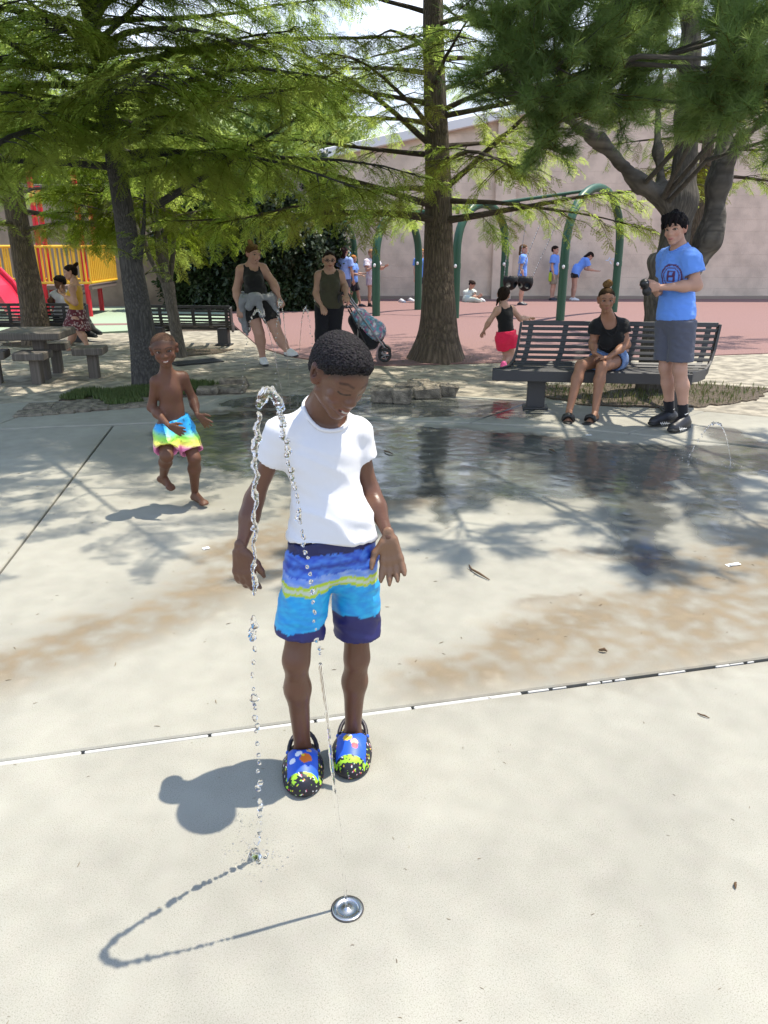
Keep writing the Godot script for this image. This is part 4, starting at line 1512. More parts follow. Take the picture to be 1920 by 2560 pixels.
# ---------------------------------------------------------------- benches, table, stones
func slat_bench(label: String, F0: Vector3, F1: Vector3, B0: Vector3, B1: Vector3, prof: Array, legs: Array, ribs: int, nsl: int) -> void:
	# F0-F1 front edge, B0-B1 upper edge of the back (both on plan), prof: (share of the depth, height)
	var at := Vector3(F0.x, 0, F0.z)
	var o := thing("slatted_bench", at, label, "bench", "dark metal benches")
	var m: Material = mats["bench_metal"]
	var P := func(t: float, s: float) -> Vector3:
		var x := s * (prof.size() - 1)
		var k := mini(int(x), prof.size() - 2)
		var q: Vector2 = prof[k].lerp(prof[k + 1], x - k)
		var a := F0.lerp(F1, t)
		var b := B0.lerp(B1, t)
		return Vector3(lerpf(a.x, b.x, q.x), q.y, lerpf(a.z, b.z, q.x)) - at
	for k in nsl:
		var s := lerpf(0.12, 1.0, k / (nsl - 1.0))
		var a: Vector3 = P.call(0.0, s)
		var b: Vector3 = P.call(1.0, s)
		var tg: Vector3 = (P.call(0.5, minf(s + 0.03, 1.0)) - P.call(0.5, maxf(s - 0.03, 0.0))).normalized()
		var ax := (b - a).normalized()
		tg = (tg - ax * tg.dot(ax)).normalized()
		var mb := MB.new()
		var wd := 0.032 if k < nsl - 1 else 0.045
		mb.box((a + b) * 0.5, Vector3(a.distance_to(b), wd, 0.014), 0.004, Basis(ax, tg, ax.cross(tg)))
		put("slat", mb.mesh(), m, o)
	for k in ribs:
		var t := (k + 0.25) / (ribs - 0.5)
		var mb := MB.new()
		for j in 15:
			var a: Vector3 = P.call(t, j / 15.0)
			var b: Vector3 = P.call(t, (j + 1.0) / 15.0)
			var ax := (b - a).normalized()
			var sd := (F1 - F0).normalized()
			sd = (sd - ax * sd.dot(ax)).normalized()
			mb.box((a + b) * 0.5 - ax.cross(sd) * -0.006, Vector3(0.05, a.distance_to(b) + 0.004, 0.014), 0.0, Basis(sd, ax, sd.cross(ax)))
		put("rib", mb.mesh(), m, o)
	for t in [0.0, 1.0]:
		# end plates
		var mb := MB.new()
		for j in 15:
			var a: Vector3 = P.call(t, j / 15.0)
			var b: Vector3 = P.call(t, (j + 1.0) / 15.0)
			var ax := (b - a).normalized()
			var sd := (F1 - F0).normalized()
			sd = (sd - ax * sd.dot(ax)).normalized()
			var dn := ax.cross(sd)
			if dn.y > 0 and j < 8:
				dn = -dn
			mb.box((a + b) * 0.5 + sd * (0.014 if t > 0.5 else -0.014) + sd.cross(ax) * -0.028, Vector3(0.024, a.distance_to(b) + 0.010, 0.10), 0.003, Basis(sd, ax, sd.cross(ax)))
		put("end_plate", mb.mesh(), m, o)
	var f0: Vector3 = P.call(0.0, 0.0)
	var f1: Vector3 = P.call(1.0, 0.0)
	var fx := (f1 - f0).normalized()
	var mb2 := MB.new()
	mb2.box((f0 + f1) * 0.5 + Vector3(0, -0.045, 0), Vector3(f0.distance_to(f1) + 0.05, 0.105, 0.05), 0.006, Basis(fx, Vector3.UP, fx.cross(Vector3.UP)))
	put("front_rail", mb2.mesh(), m, o)
	for t in legs:
		var a: Vector3 = P.call(t, 0.22)
		var mb := MB.new()
		mb.box(Vector3(a.x, (a.y - 0.03) * 0.5, a.z), Vector3(0.17, a.y - 0.03, 0.13), 0.008, Basis(fx, Vector3.UP, fx.cross(Vector3.UP)))
		put("leg", mb.mesh(), m, o)
		mb = MB.new()
		mb.box(Vector3(a.x, 0.022, a.z), Vector3(0.24, 0.02, 0.20), 0.004, Basis(fx, Vector3.UP, fx.cross(Vector3.UP)))
		put("foot_plate", mb.mesh(), m, o)

func furniture() -> void:
	var pr := [Vector2(0, 0.40), Vector2(0.30, 0.385), Vector2(0.58, 0.385), Vector2(0.76, 0.43), Vector2(0.88, 0.54), Vector2(0.95, 0.67), Vector2(1.0, 0.79)]
	slat_bench("long curved slatted bench with the seated girl on it", Vector3(1.05, 0, -7.3), Vector3(2.80, 0, -7.06), Vector3(1.37, 0, -7.78), Vector3(3.22, 0, -7.58), pr, [0.17, 0.90], 6, 13)
	var pr2 := [Vector2(0, 0.31), Vector2(0.35, 0.30), Vector2(0.6, 0.30), Vector2(0.78, 0.33), Vector2(0.88, 0.40), Vector2(0.95, 0.50), Vector2(1.0, 0.615)]
	slat_bench("slatted bench seen from behind, past the young tree", Vector3(-2.404, 0.559, -12.500), Vector3(-3.792, 0.544, -12.700), Vector3(-2.310, 0.607, -11.900), Vector3(-3.740, 0.591, -12.100), pr2, [0.10, 0.85], 6, 11)
	slat_bench("slatted bench seen from behind, beyond the stone table", Vector3(-4.826, 0.564, -12.900), Vector3(-6.819, 0.557, -13.000), Vector3(-4.653, 0.602, -12.400), Vector3(-6.504, 0.602, -12.400), pr2, [0.10, 0.85], 7, 11)
	# table and stools on posts
	var tm: Material = mats["stool_wood"]
	var t := thing("square_table", Vector3(-4.010, 0.000, -9.100), "square grey table on a single post at the left", "table")
	var mb := MB.new()
	mb.box(Vector3(-0.06, 0.535, -0.05), Vector3(0.74, 0.085, 0.70), 0.012, Basis(Vector3.UP, 0.1))
	put("tabletop", mb.mesh(), tm, t)
	mb = MB.new()
	mb.box(Vector3(0, 0.25, 0), Vector3(0.13, 0.49, 0.13), 0.008, Basis(Vector3.UP, 0.1))
	put("post", mb.mesh(), tm, t)
	var first: Node3D = null
	var k := 0
	for s in [[Vector3(-3.950, 0.000, -8.790), "front stool on a square post, nearest the grass strip"], [Vector3(-3.450, 0.000, -9.200), "stool on a square post standing apart to the right of the table"], [Vector3(-4.050, 0.000, -9.610), "stool on a square post close behind the table's right corner"], [Vector3(-4.450, 0.000, -8.850), "stool on a square post cut by the left picture edge"]]:
		var o: Node3D = first.duplicate() if first else thing("square_stool", s[0], s[1], "stool", "stools around the square table")
		if first == null:
			first = o
			mb = MB.new()
			mb.box(Vector3(-0.02, 0.335, 0), Vector3(0.345, 0.085, 0.33), 0.01)
			put("seat", mb.mesh(), tm, o)
			mb = MB.new()
			mb.box(Vector3(0, 0.145, 0), Vector3(0.115, 0.30, 0.115), 0.008)
			put("post", mb.mesh(), tm, o)
		else:
			o.name = nm("square_stool")
			add_child(o)
			o.position = s[0]
			o.set_meta("label", s[1])
		o.rotation.y = 0.08 + 0.05 * k
		k += 1
	# rough blocks by the puddle
	var r := RandomNumberGenerator.new()
	r.seed = 14
	k = 0
	for s in [[Vector3(-0.020, 0.000, -7.720), 0.24, 0.115, 0.14, "rough stone block at the front left of the cluster in the puddle"], [Vector3(0.180, 0.000, -7.680), 0.19, 0.12, 0.13, "rough stone block at the front of the cluster, middle"], [Vector3(0.440, 0.000, -7.940), 0.28, 0.10, 0.15, "long low stone block to the right of the cluster"], [Vector3(0.670, 0.000, -8.040), 0.21, 0.11, 0.13, "dark wet stone block at the right end of the cluster"],
		[Vector3(-0.020, 0.000, -8.090), 0.22, 0.09, 0.16, "stone block behind the front left one"], [Vector3(0.270, 0.000, -8.170), 0.26, 0.10, 0.20, "pale flat stone slab in the middle of the cluster"], [Vector3(0.390, 0.000, -8.440), 0.24, 0.09, 0.18, "flat stone farthest back in the cluster"], [Vector3(0.540, 0.000, -8.280), 0.30, 0.08, 0.16, "dark stone behind the long low block"],
		[Vector3(-1.680, 0.000, -8.580), 0.30, 0.09, 0.16, "brown stone block left of the water jets, beside the grass strip"], [Vector3(-1.690, 0.000, -8.280), 0.36, 0.06, 0.20, "flat grey stone in front of the brown block by the grass"], [Vector3(-1.880, 0.000, -8.170), 0.24, 0.06, 0.16, "small flat stone at the end of the grass strip"]]:
		var o := thing("stone_block", s[0] + Vector3(0, 0.006, 0), s[4], "stone", "loose stone blocks")
		var m2 := MB.new()
		var h := Vector3(s[1], s[2] * 1.3, s[3]) * 0.5
		m2.box(Vector3(0, h.y, 0), h * 2.0, 0.016)
		# each corner pulled a little out of true
		var pull := {}
		for q in m2.v.size():
			var key := [m2.v[q].x > 0, m2.v[q].y > h.y, m2.v[q].z > 0]
			if not pull.has(key):
				pull[key] = Vector3(r.randf_range(-1, 1) * 0.022, r.randf_range(-1, 0.4) * (0.018 if key[1] else 0.0), r.randf_range(-1, 1) * 0.020)
			m2.v[q] += pull[key] + Vector3(0, 0.004, 0) * pn.get_noise_3dv(m2.v[q] * 30.0)
		for q in m2.c.size():
			m2.c[q] = white(1.35 + 0.5 * pn.get_noise_3dv(m2.v[q] * 9.0 + s[0]))
		put("block", m2.mesh(), mats["stone_rough"], o)
		o.rotation.y = r.randf_range(-0.25, 0.25)
		k += 1
	# drain grate
	var ga: Vector3 = Vector3(-2.780, 0.000, -10.250)
	var gb: Vector3 = Vector3(-2.260, 0.000, -10.590)
	var g := thing("drain_grate", ga.lerp(gb, 0.5) + Vector3(0, 0.012, 0), "black slotted drain grate in the walkway by the young tree", "grate")
	var gx := (gb - ga).normalized()
	var GB := Basis(gx, Vector3.UP, gx.cross(Vector3.UP))
	var gl := ga.distance_to(gb)
	mb = MB.new()
	for s in [-1.0, 1.0]:
		mb.box(GB * Vector3(0, 0.006, s * 0.15), Vector3(gl, 0.024, 0.03), 0.004, GB)
		mb.box(GB * Vector3(s * gl * 0.5, 0.006, 0), Vector3(0.03, 0.024, 0.33), 0.004, GB)
	put("frame", mb.mesh(), mats["rubber_black"], g)
	var bm := MB.new()
	bm.box(Vector3.ZERO, Vector3(0.016, 0.02, 0.27), 0.002, GB)
	var bar := bm.mesh()
	for q in 22:
		put("bar", bar, mats["rubber_black"], g, GB * Vector3(lerpf(-0.47, 0.47, q / 21.0) * gl, 0.006, 0))
	stroller()

func stroller() -> void:
	var at: Vector3 = Vector3(-0.190, 0.000, -10.990)
	var o := thing("stroller", at, "folding stroller with a plastic-wrapped bundle beside the woman in olive", "stroller")
	var L := func(v: Vector3) -> Vector3: return v - at
	var al: Material = mt("frame_grey", Color(0.30, 0.30, 0.32), 0.35, {"metallic": 0.7})
	for s in [0, 1]:
		var dz = -0.38 * s
		var up: Vector3 = L.call(Vector3(-0.472, 0.892, -10.100)) + Vector3(0, 0, dz)
		var fw: Vector3 = L.call(Vector3(0.009, 0.224, -10.250)) + Vector3(0, 0, dz)
		var mb := MB.new()
		mb.bar(up, fw, 0.013)
		put("frame_tube", mb.mesh(), al, o)
		mb = MB.new()
		mb.bar(L.call(Vector3(-0.324, 0.601, -10.150)) + Vector3(0, 0, dz), L.call(Vector3(-0.359, 0.121, -10.300)) + Vector3(0, 0, dz), 0.012)
		put("frame_tube", mb.mesh(), al, o)
		mb = MB.new()
		mb.bar(L.call(Vector3(-0.459, 0.728, -10.150)) + Vector3(0, 0, dz), L.call(Vector3(-0.239, 0.290, -10.200)) + Vector3(0, 0, dz), 0.010)
		put("frame_tube", mb.mesh(), mats["rubber_black"], o)
		# handle
		mb = MB.new()
		mb.tube(PackedVector3Array([up + Vector3(0.03, -0.05, 0), up, up + Vector3(-0.05, 0.04, 0), up + Vector3(-0.10, 0.0, 0), up + Vector3(-0.11, -0.08, 0)]), PackedFloat32Array([0.018, 0.018, 0.018, 0.018, 0.016]), 8)
		put("handle", mb.mesh(), mats["rubber_black"], o)
		for w in [[Vector3(0.009, 0.195, -10.200), 0.09], [Vector3(-0.353, 0.109, -10.300), 0.09]]:
			for d in [-0.035, 0.035]:
				var c: Vector3 = L.call(w[0]) + Vector3(0, 0, dz + d)
				c.y = w[1] + 0.05
				mb = MB.new()
				var ring := PackedVector3Array()
				var rr := PackedFloat32Array()
				for k in 19:
					var a := TAU * k / 18.0
					ring.append(c + Vector3(cos(a), sin(a), 0) * (w[1] - 0.016))
					rr.append(0.016)
				mb.tube(ring, rr, 7, false)
				var wh := put("wheel", mb.mesh(), mats["rubber_black"], o)
				mb = MB.new()
				for k in 5:
					var a := TAU * k / 5.0
					mb.bar(c, c + Vector3(cos(a), sin(a), 0) * (w[1] - 0.02), 0.007, 5)
				mb.sphere(c, Vector3(0.02, 0.02, 0.02))
				put("rim", mb.mesh(), al, wh)
	# sling seat and the bundle
	var f := Fld.new(0.016, 0.02)
	f.cap(L.call(Vector3(-0.374, 0.571, -10.350)), L.call(Vector3(-0.225, 0.308, -10.400)), 0.10, 0.12, Vector3(0, 0, 1), 0.7)
	f.cap(L.call(Vector3(-0.243, 0.290, -10.400)), L.call(Vector3(-0.145, 0.266, -10.400)), 0.09, 0.07, Vector3(0, 0, 1), 0.7)
	f.cap(L.call(Vector3(-0.243, 0.308, -10.400)), L.call(Vector3(-0.046, 0.350, -10.400)), 0.07, 0.05, Vector3(0, 0, 1), 0.7)
	var mb2 := MB.new()
	f.build(mb2, func(p, n): return Color(0.010, 0.010, 0.012))
	put("seat", mb2.mesh(), mats["cloth"], o)
	f = Fld.new(0.012, 0.02)
	f.cap(L.call(Vector3(-0.318, 0.597, -10.320)), L.call(Vector3(-0.107, 0.433, -10.360)), 0.105, 0.125, Vector3(0, 0, 1), 0.8)
	f.cap(L.call(Vector3(-0.360, 0.621, -10.320)), L.call(Vector3(-0.300, 0.641, -10.360)), 0.06, 0.06)
	mb2 = MB.new()
	f.build(mb2, func(p, n):
		var v: float = pn.get_noise_3dv(p * 9.0)
		var u: float = pn.get_noise_3dv(p * 14.0 + Vector3(5, 5, 5))
		var c := Color(0.20, 0.25, 0.33).lerp(Color(0.10, 0.32, 0.42), smoothstep(0.0, 0.25, v))
		c = c.lerp(Color(0.42, 0.12, 0.26), smoothstep(0.18, 0.3, u))
		return c.lerp(Color(0.6, 0.62, 0.65), smoothstep(0.15, 0.35, -v)), func(p, n): return 0.016 * (1.0 - 2.0 * absf(pn.get_noise_3dv(p * 11.0))))
	put("wrapped_bundle", mb2.mesh(), mt("clear_wrap", Color.WHITE, 0.15, {"clearcoat_enabled": true, "clearcoat": 1.0}), o)

# ---------------------------------------------------------------- play equipment
func arch(label: String, A: Vector3, B: Vector3, top: float, rad: float) -> Vector3:
	var o := thing("swing_arch", Vector3(A.x, 0, A.z), label, "swing frame", "green swing arches")
	var b := Vector3(B.x - A.x, 0, B.z - A.z)
	var w := b.length() * 0.5
	var hs := maxf(top - w * 1.05, top * 0.5)
	var pts := PackedVector3Array([Vector3(0, -0.05, 0), Vector3(0, hs * 0.5, 0), Vector3(0, hs, 0)])
	for k in range(1, 20):
		var a := PI * k / 20.0
		pts.append(b * (0.5 - 0.5 * cos(a)) + Vector3(0, hs + (top - hs) * pow(sin(a), 0.85), 0))
	pts.append(b + Vector3(0, hs, 0))
	pts.append(b + Vector3(0, hs * 0.5, 0))
	pts.append(b + Vector3(0, -0.05, 0))
	var rr := PackedFloat32Array()
	for p in pts:
		rr.append(rad)
	var mb := MB.new()
	mb.tube(pts, rr, 12)
	put("arch_tube", mb.mesh(), mats["swing_green"], o)
	for q in [Vector3.ZERO, b]:
		mb = MB.new()
		mb.bar(q + Vector3(0, 1.02, 0), q + Vector3(0, 1.12, 0), rad * 1.08, 12)
		put("collar", mb.mesh(), mats["swing_green"], o)
		mb = MB.new()
		mb.sphere(q + Vector3(-0.03, 1.07, rad * 1.05), Vector3(0.03, 0.04, 0.03))
		put("bolt", mb.mesh(), mats["white_trim"], o)
	return Vector3(A.x, 0, A.z) + b * 0.5 + Vector3(0, top, 0)

func chain(o: Node3D, a: Vector3, b: Vector3) -> void:
	var mb := MB.new()
	var n := int(a.distance_to(b) / 0.055)
	for k in n:
		var p := a.lerp(b, (k + 0.5) / n)
		mb.sphere(p, Vector3(0.014, 0.030, 0.014) if k % 2 else Vector3(0.008, 0.03, 0.018), 5, 4)
	put("chain", mb.mesh(), mats["chain_metal"], o)

func bucket(label: String, seat: Vector3, up0: Vector3, up1: Vector3, yaw: float) -> void:
	var o := thing("bucket_swing", seat, label, "swing", "bucket swings")
	var Y := Basis(Vector3.UP, yaw)
	var f := Fld.new(0.016, 0.014)
	f.ell(Vector3(0, 0.12, 0), Vector3(0.165, 0.19, 0.14), Y)
	f.sell(Vector3(0, 0.2, 0), Vector3(0.13, 0.20, 0.105), Y)
	for s in [-1.0, 1.0]:
		f.scap(Y * Vector3(s * 0.075, 0.05, 0.05), Y * Vector3(s * 0.075, 0.05, 0.3), 0.055)
	f.cut(Vector3(0, 0.23, 0), Vector3.UP)
	var mb := MB.new()
	f.build(mb, func(p, n): return Color(0.014, 0.014, 0.016))
	put("seat", mb.mesh(), mats["rubber_black"], o)
	chain(o, up0 - seat, Y * Vector3(-0.15, 0.22, 0))
	chain(o, up1 - seat, Y * Vector3(0.15, 0.22, 0))

func playground() -> void:
	var tops := []
	tops.append(arch("tall green swing arch right of the bucket swing", Vector3(3.59, 0, -16.1), Vector3(5.23, 0, -18.07), 2.58, 0.088))
	tops.append(arch("green swing arch just right of the middle trunk", Vector3(1.49, 0, -16.6), Vector3(2.69, 0, -18.0), 2.28, 0.085))
	tops.append(arch("green swing arch left of the middle trunk, beyond the stroller", Vector3(-0.17, 0, -17.1), Vector3(0.80, 0, -18.7), 2.12, 0.085))
	tops.append(arch("green swing arch behind the woman in olive", Vector3(-1.640, 0.000, -19.150), Vector3(-0.746, 0.041, -20.500), 2.05, 0.08))
	tops.append(arch("leftmost green swing arch, beside the child on the swing", Vector3(-2.645, 0.144, -18.400), Vector3(-1.920, 0.000, -19.420), 2.05, 0.08))
	for k in 4:
		var a: Vector3 = tops[k]
		var b: Vector3 = tops[k + 1]
		var o := thing("swing_beam", a, ["green top beam over the bucket swings", "green top beam behind the middle trunk", "green top beam above the woman in olive", "green top beam of the leftmost swing"][k], "beam", "swing top beams")
		var mb := MB.new()
		mb.bar(Vector3(0, -0.02, 0), b - a + Vector3(0, -0.02, 0), 0.036, 10)
		put("tube", mb.mesh(), mats["swing_green"], o)
		for q in [0.3, 0.7]:
			mb = MB.new()
			mb.box((b - a) * q + Vector3(0, -0.09, 0), Vector3(0.08, 0.10, 0.08), 0.01)
			put("hanger", mb.mesh(), mats["rubber_black"], o)
	var A: Vector3 = tops[0]
	var B: Vector3 = tops[1]
	bucket("black bucket swing nearest the long-haired girl", Vector3(2.926, 0.635, -16.600), A.lerp(B, 0.42) + Vector3(0, -0.1, 0), A.lerp(B, 0.26) + Vector3(0, -0.1, 0), -0.5)
	bucket("black bucket swing hanging beside the first, left of it", Vector3(2.712, 0.621, -17.200), A.lerp(B, 0.75) + Vector3(0, -0.1, 0), A.lerp(B, 0.6) + Vector3(0, -0.1, 0), 0.2)
	var C: Vector3 = tops[3]
	var D: Vector3 = tops[4]
	var sw := thing("belt_swing", Vector3(-2.101, 0.325, -19.300), "belt swing carrying the child on the left", "swing")
	var mb2 := MB.new()
	mb2.tube(PackedVector3Array([Vector3(-0.05, 0.03, 0.22), Vector3(0, -0.03, 0.1), Vector3(0, -0.03, -0.1), Vector3(-0.05, 0.03, -0.22)]), PackedFloat32Array([0.04, 0.05, 0.05, 0.04]), 8)
	put("seat", mb2.mesh(), mats["rubber_black"], sw)
	var hang: Vector3 = D.lerp(C, 0.35) + Vector3(0, -0.1, 0)
	chain(sw, hang - sw.position + Vector3(0, 0, 0.15), Vector3(-0.05, 0.03, 0.22))
	chain(sw, hang - sw.position + Vector3(0.1, 0, -0.15), Vector3(-0.05, 0.03, -0.22))
	# white trainers left by the wall
	var k2 := 0
	for p in [Vector3(0.450, 0.000, -21.060), Vector3(0.700, 0.000, -21.390)]:
		var s := thing("trainer", p, ["empty white trainer by the wall, the nearer of the pair", "empty white trainer by the wall, the farther of the pair"][k2], "shoe", "pair of white trainers")
		shoe(s, Vector3(0, 0.075, 0.0), Vector3(0.13, 0.0, 0.12), 1.6, 0.016, Color(0.66, 0.66, 0.68), Color(0.7, 0.7, 0.7))
		k2 += 1
	# climbing frame
	var pf := thing("climbing_frame", Vector3(-7.4, 0, -17.0), "climbing frame with yellow barred railing, red posts and a red slide", "play structure")
	var x0 := -2.4
	var x1 := 1.22
	mb2 = MB.new()
	mb2.box(Vector3((x0 + x1) * 0.5, 0.62, -0.75), Vector3(x1 - x0, 0.09, 1.6), 0.01)
	put("deck", mb2.mesh(), mats["play_deck"], pf)
	for x in [[x0 + 0.1, 0.02], [-1.25, 0.03], [-0.15, 0.05], [0.20, 0.03], [x1 - 0.12, 0.02]]:
		mb2 = MB.new()
		var short: bool = x[0] == -1.25
		mb2.bar(Vector3(x[0], -0.05, x[1]), Vector3(x[0], 0.6 if short else 2.9, x[1]), 0.055, 12)
		put("post", mb2.mesh(), mats["play_red"], pf)
	for x in [x0 + 0.1, -0.3, x1 - 0.4]:
		mb2 = MB.new()
		mb2.bar(Vector3(x, -0.05, -1.5), Vector3(x, 2.7, -1.5), 0.055, 12)
		put("post", mb2.mesh(), mats["play_red"], pf)
	for y in [0.72, 1.44]:
		for zz in [0.075, -1.56]:
			mb2 = MB.new()
			mb2.bar(Vector3(x0, y, zz), Vector3(x1, y, zz), 0.028, 8)
			put("rail", mb2.mesh(), mats["play_yellow"], pf)
		mb2 = MB.new()
		mb2.bar(Vector3(x1, y, 0.075), Vector3(x1, y, -1.56), 0.028, 8)
		put("rail", mb2.mesh(), mats["play_yellow"], pf)
	mb2 = MB.new()
	mb2.bar(Vector3(0, 0.72, 0), Vector3(0, 1.44, 0), 0.022, 7)
	var bal := mb2.mesh()
	for k in 38:
		put("baluster", bal, mats["play_yellow"], pf, Vector3(lerpf(x0, x1, k / 37.0), 0, 0.075))
	for k in 14:
		put("baluster", bal, mats["play_yellow"], pf, Vector3(x1, 0, lerpf(-0.04, -1.5, k / 13.0)))
	for k in 20:
		put("baluster", bal, mats["play_yellow"], pf, Vector3(lerpf(x0, x1, k / 19.0), 0, -1.56))
	mb2 = MB.new()
	mb2.bar(Vector3(0, 0.10, 0), Vector3(0, 0.42, 0), 0.018, 7)
	var bal2 := mb2.mesh()
	for k in 6:
		put("stair_baluster", bal2, mats["play_yellow"], pf, Vector3(0.60 + 0.07 * k, 0.02, 0.35))
	for y in [0.13, 0.44]:
		mb2 = MB.new()
		mb2.bar(Vector3(0.55, y, 0.35), Vector3(1.02, y, 0.35), 0.022, 8)
		put("rail", mb2.mesh(), mats["play_yellow"], pf)
	for k in 3:
		mb2 = MB.new()
		mb2.box(Vector3(0.78, 0.16 + 0.17 * k, 0.55 - 0.22 * k), Vector3(0.5, 0.04, 0.24), 0.008)
		put("step", mb2.mesh(), mats["play_deck"], pf)
	# slide: a chute with raised lips
	mb2 = MB.new()
	var path := [Vector3(-0.95, 1.02, 0.35), Vector3(-0.55, 0.92, 0.75), Vector3(-0.15, 0.70, 1.15), Vector3(0.2, 0.42, 1.55), Vector3(0.5, 0.2, 1.9), Vector3(0.8, 0.12, 2.25)]
	var side := Vector3(0.66, 0, -0.75).normalized()
	for s in [[0.0, 0.02, 0.4], [-0.21, 0.08, 0.05], [0.21, 0.08, 0.05]]:
		for k in path.size() - 1:
			var a: Vector3 = path[k] + side * s[0] + Vector3(0, s[1] * 0.5, 0)
			var b: Vector3 = path[k + 1] + side * s[0] + Vector3(0, s[1] * 0.5, 0)
			var ax := (b - a).normalized()
			var upv := side.cross(ax).normalized()
			if upv.y < 0: upv = -upv
			mb2.box((a + b) * 0.5, Vector3(a.distance_to(b) + 0.02, 0.04 if s[0] == 0.0 else 0.18, s[2]), 0.01, Basis(ax, upv, ax.cross(upv)))
	put("slide", mb2.mesh(), mt("slide_red", Color(0.55, 0.012, 0.035), 0.22), pf)

# ---------------------------------------------------------------- water
func drops(o: Node3D, called: String, list: Array, stuff := true) -> void:
	var mb := MB.new()
	for d in list:
		mb.sphere(d[0], Vector3(d[1], d[1] * d[2], d[1]), 7, 5)
	var p := put(called, mb.mesh(), mats["water"], o)
	if stuff:
		p.set_meta("kind", "stuff")

func water() -> void:
	var r := RandomNumberGenerator.new()
	r.seed = 21
	var at: Vector3 = Vector3(-0.090, 0.000, -1.460)
	var up := [Vector3(-0.093, -0.001, -1.470), Vector3(-0.100, 0.150, -1.473), Vector3(-0.111, 0.285, -1.477), Vector3(-0.121, 0.413, -1.480), Vector3(-0.129, 0.548, -1.483), Vector3(-0.139, 0.654, -1.485), Vector3(-0.146, 0.744, -1.488), Vector3(-0.155, 0.854, -1.490), Vector3(-0.164, 0.938, -1.493), Vector3(-0.174, 1.009, -1.496), Vector3(-0.183, 1.079, -1.498), Vector3(-0.194, 1.146, -1.501), Vector3(-0.202, 1.203, -1.503), Vector3(-0.207, 1.232, -1.505)]
	var top := [Vector3(-0.205, 1.240, -1.505), Vector3(-0.212, 1.255, -1.511), Vector3(-0.224, 1.267, -1.518), Vector3(-0.236, 1.268, -1.526), Vector3(-0.246, 1.256, -1.534), Vector3(-0.253, 1.234, -1.540)]
	var down := [Vector3(-0.255, 1.222, -1.544), Vector3(-0.262, 1.172, -1.550), Vector3(-0.272, 1.126, -1.558), Vector3(-0.271, 1.079, -1.563), Vector3(-0.279, 1.004, -1.569), Vector3(-0.285, 0.926, -1.575), Vector3(-0.292, 0.857, -1.582), Vector3(-0.292, 0.791, -1.588)]
	var fall := [Vector3(-0.303, 0.730, -1.591), Vector3(-0.307, 0.673, -1.598), Vector3(-0.316, 0.517, -1.606), Vector3(-0.314, 0.406, -1.614), Vector3(-0.318, 0.261, -1.622), Vector3(-0.320, 0.141, -1.627), Vector3(-0.334, 0.025, -1.630)]
	var o := thing("water_jet", at, "tall arching jet of water in front of the boy in white", "water jet", "jets of water")
	var L := func(l: Array) -> PackedVector3Array:
		var q := PackedVector3Array()
		for v in l:
			q.append(v - at)
		return q
	# the rising thread
	var f := Fld.new(0.0022, 0.0022)
	var pu: PackedVector3Array = L.call(up)
	for k in 110:
		var a := along(pu, k / 110.0 * 0.40)
		var b := along(pu, (k + 1) / 110.0 * 0.40)
		var ra := lerpf(0.0018, 0.0032, k / 110.0) * (1.0 + 0.5 * pn.get_noise_1d(k * 1.7))
		f.cap(a, b, ra)
	var mb := MB.new()
	f.build(mb, func(p, n): return Color.WHITE)
	put("rising_thread", mb.mesh(), mats["water"], o)
	# the crown of the arc and the ropey fall
	f = Fld.new(0.0024, 0.0024)
	var pt: PackedVector3Array = L.call(top)
	var pd: PackedVector3Array = L.call(down)
	for k in 26:
		f.cap(along(pt, k / 26.0), along(pt, (k + 1) / 26.0), 0.0034 + 0.0030 * r.randf())
		if k % 2 == 0:
			f.cap(along(pt, k / 26.0) + Vector3(r.randf_range(-1, 1), r.randf_range(-1, 1), r.randf_range(-1, 1)) * 0.009, along(pt, k / 26.0), 0.0042)
	for k in 90:
		var w := Vector3(sin(k * 0.55), 0, cos(k * 0.7)) * 0.0035
		f.cap(along(pd, k / 90.0) + w, along(pd, (k + 1) / 90.0) + Vector3(sin(k * 0.55 + 0.55), 0, cos(k * 0.7 + 0.7)) * 0.0035, 0.0008 + 0.0032 * absf(pn.get_noise_1d(k * 2.3)) + 0.0010 * (1.0 - k / 90.0))
		if r.randf() < 0.22:
			f.cap(along(pd, k / 90.0) + Vector3(r.randf_range(-1, 1), r.randf_range(-1, 1), 0) * 0.008, along(pd, k / 90.0), r.randf_range(0.0028, 0.0055))
	mb = MB.new()
	f.build(mb, func(p, n): return Color.WHITE, func(p, n): return 0.0025 * pn.get_noise_3dv(p * 90.0))
	put("falling_rope", mb.mesh(), mats["water"], o)
	# separate drops
	var forms := []
	for k in 4:
		f = Fld.new(0.0028, 0.003)
		f.cap(Vector3.ZERO, Vector3(r.randf_range(-0.004, 0.004), r.randf_range(0.003, 0.010), r.randf_range(-0.003, 0.003)), 0.0068, 0.0050)
		if k > 1:
			f.cap(Vector3(0.006, -0.006, 0.003), Vector3(-0.003, -0.011, 0), 0.005, 0.004)
		mb = MB.new()
		f.build(mb, func(p, n): return Color.WHITE, func(p, n): return 0.0012 * pn.get_noise_3dv(p * 160.0 + Vector3(k, k, k)))
		forms.append(mb.mesh())
	var put_drop := func(p: Vector3, s: float) -> void:
		var q := put("drop", forms[r.randi() % 4], mats["water"], o, p)
		q.scale = Vector3(s, s, s)
		q.rotation = Vector3(r.randf() * 0.6, r.randf() * 6.0, r.randf() * 0.6)
	for k in 36:
		var t := lerpf(0.42, 0.99, k / 35.0)
		put_drop.call(along(pu, t) + Vector3(r.randf_range(-1, 1), r.randf_range(-1, 1), 0) * 0.003, lerpf(0.45, 1.0, k / 35.0) * r.randf_range(0.7, 1.15))
	var pf: PackedVector3Array = L.call(fall)
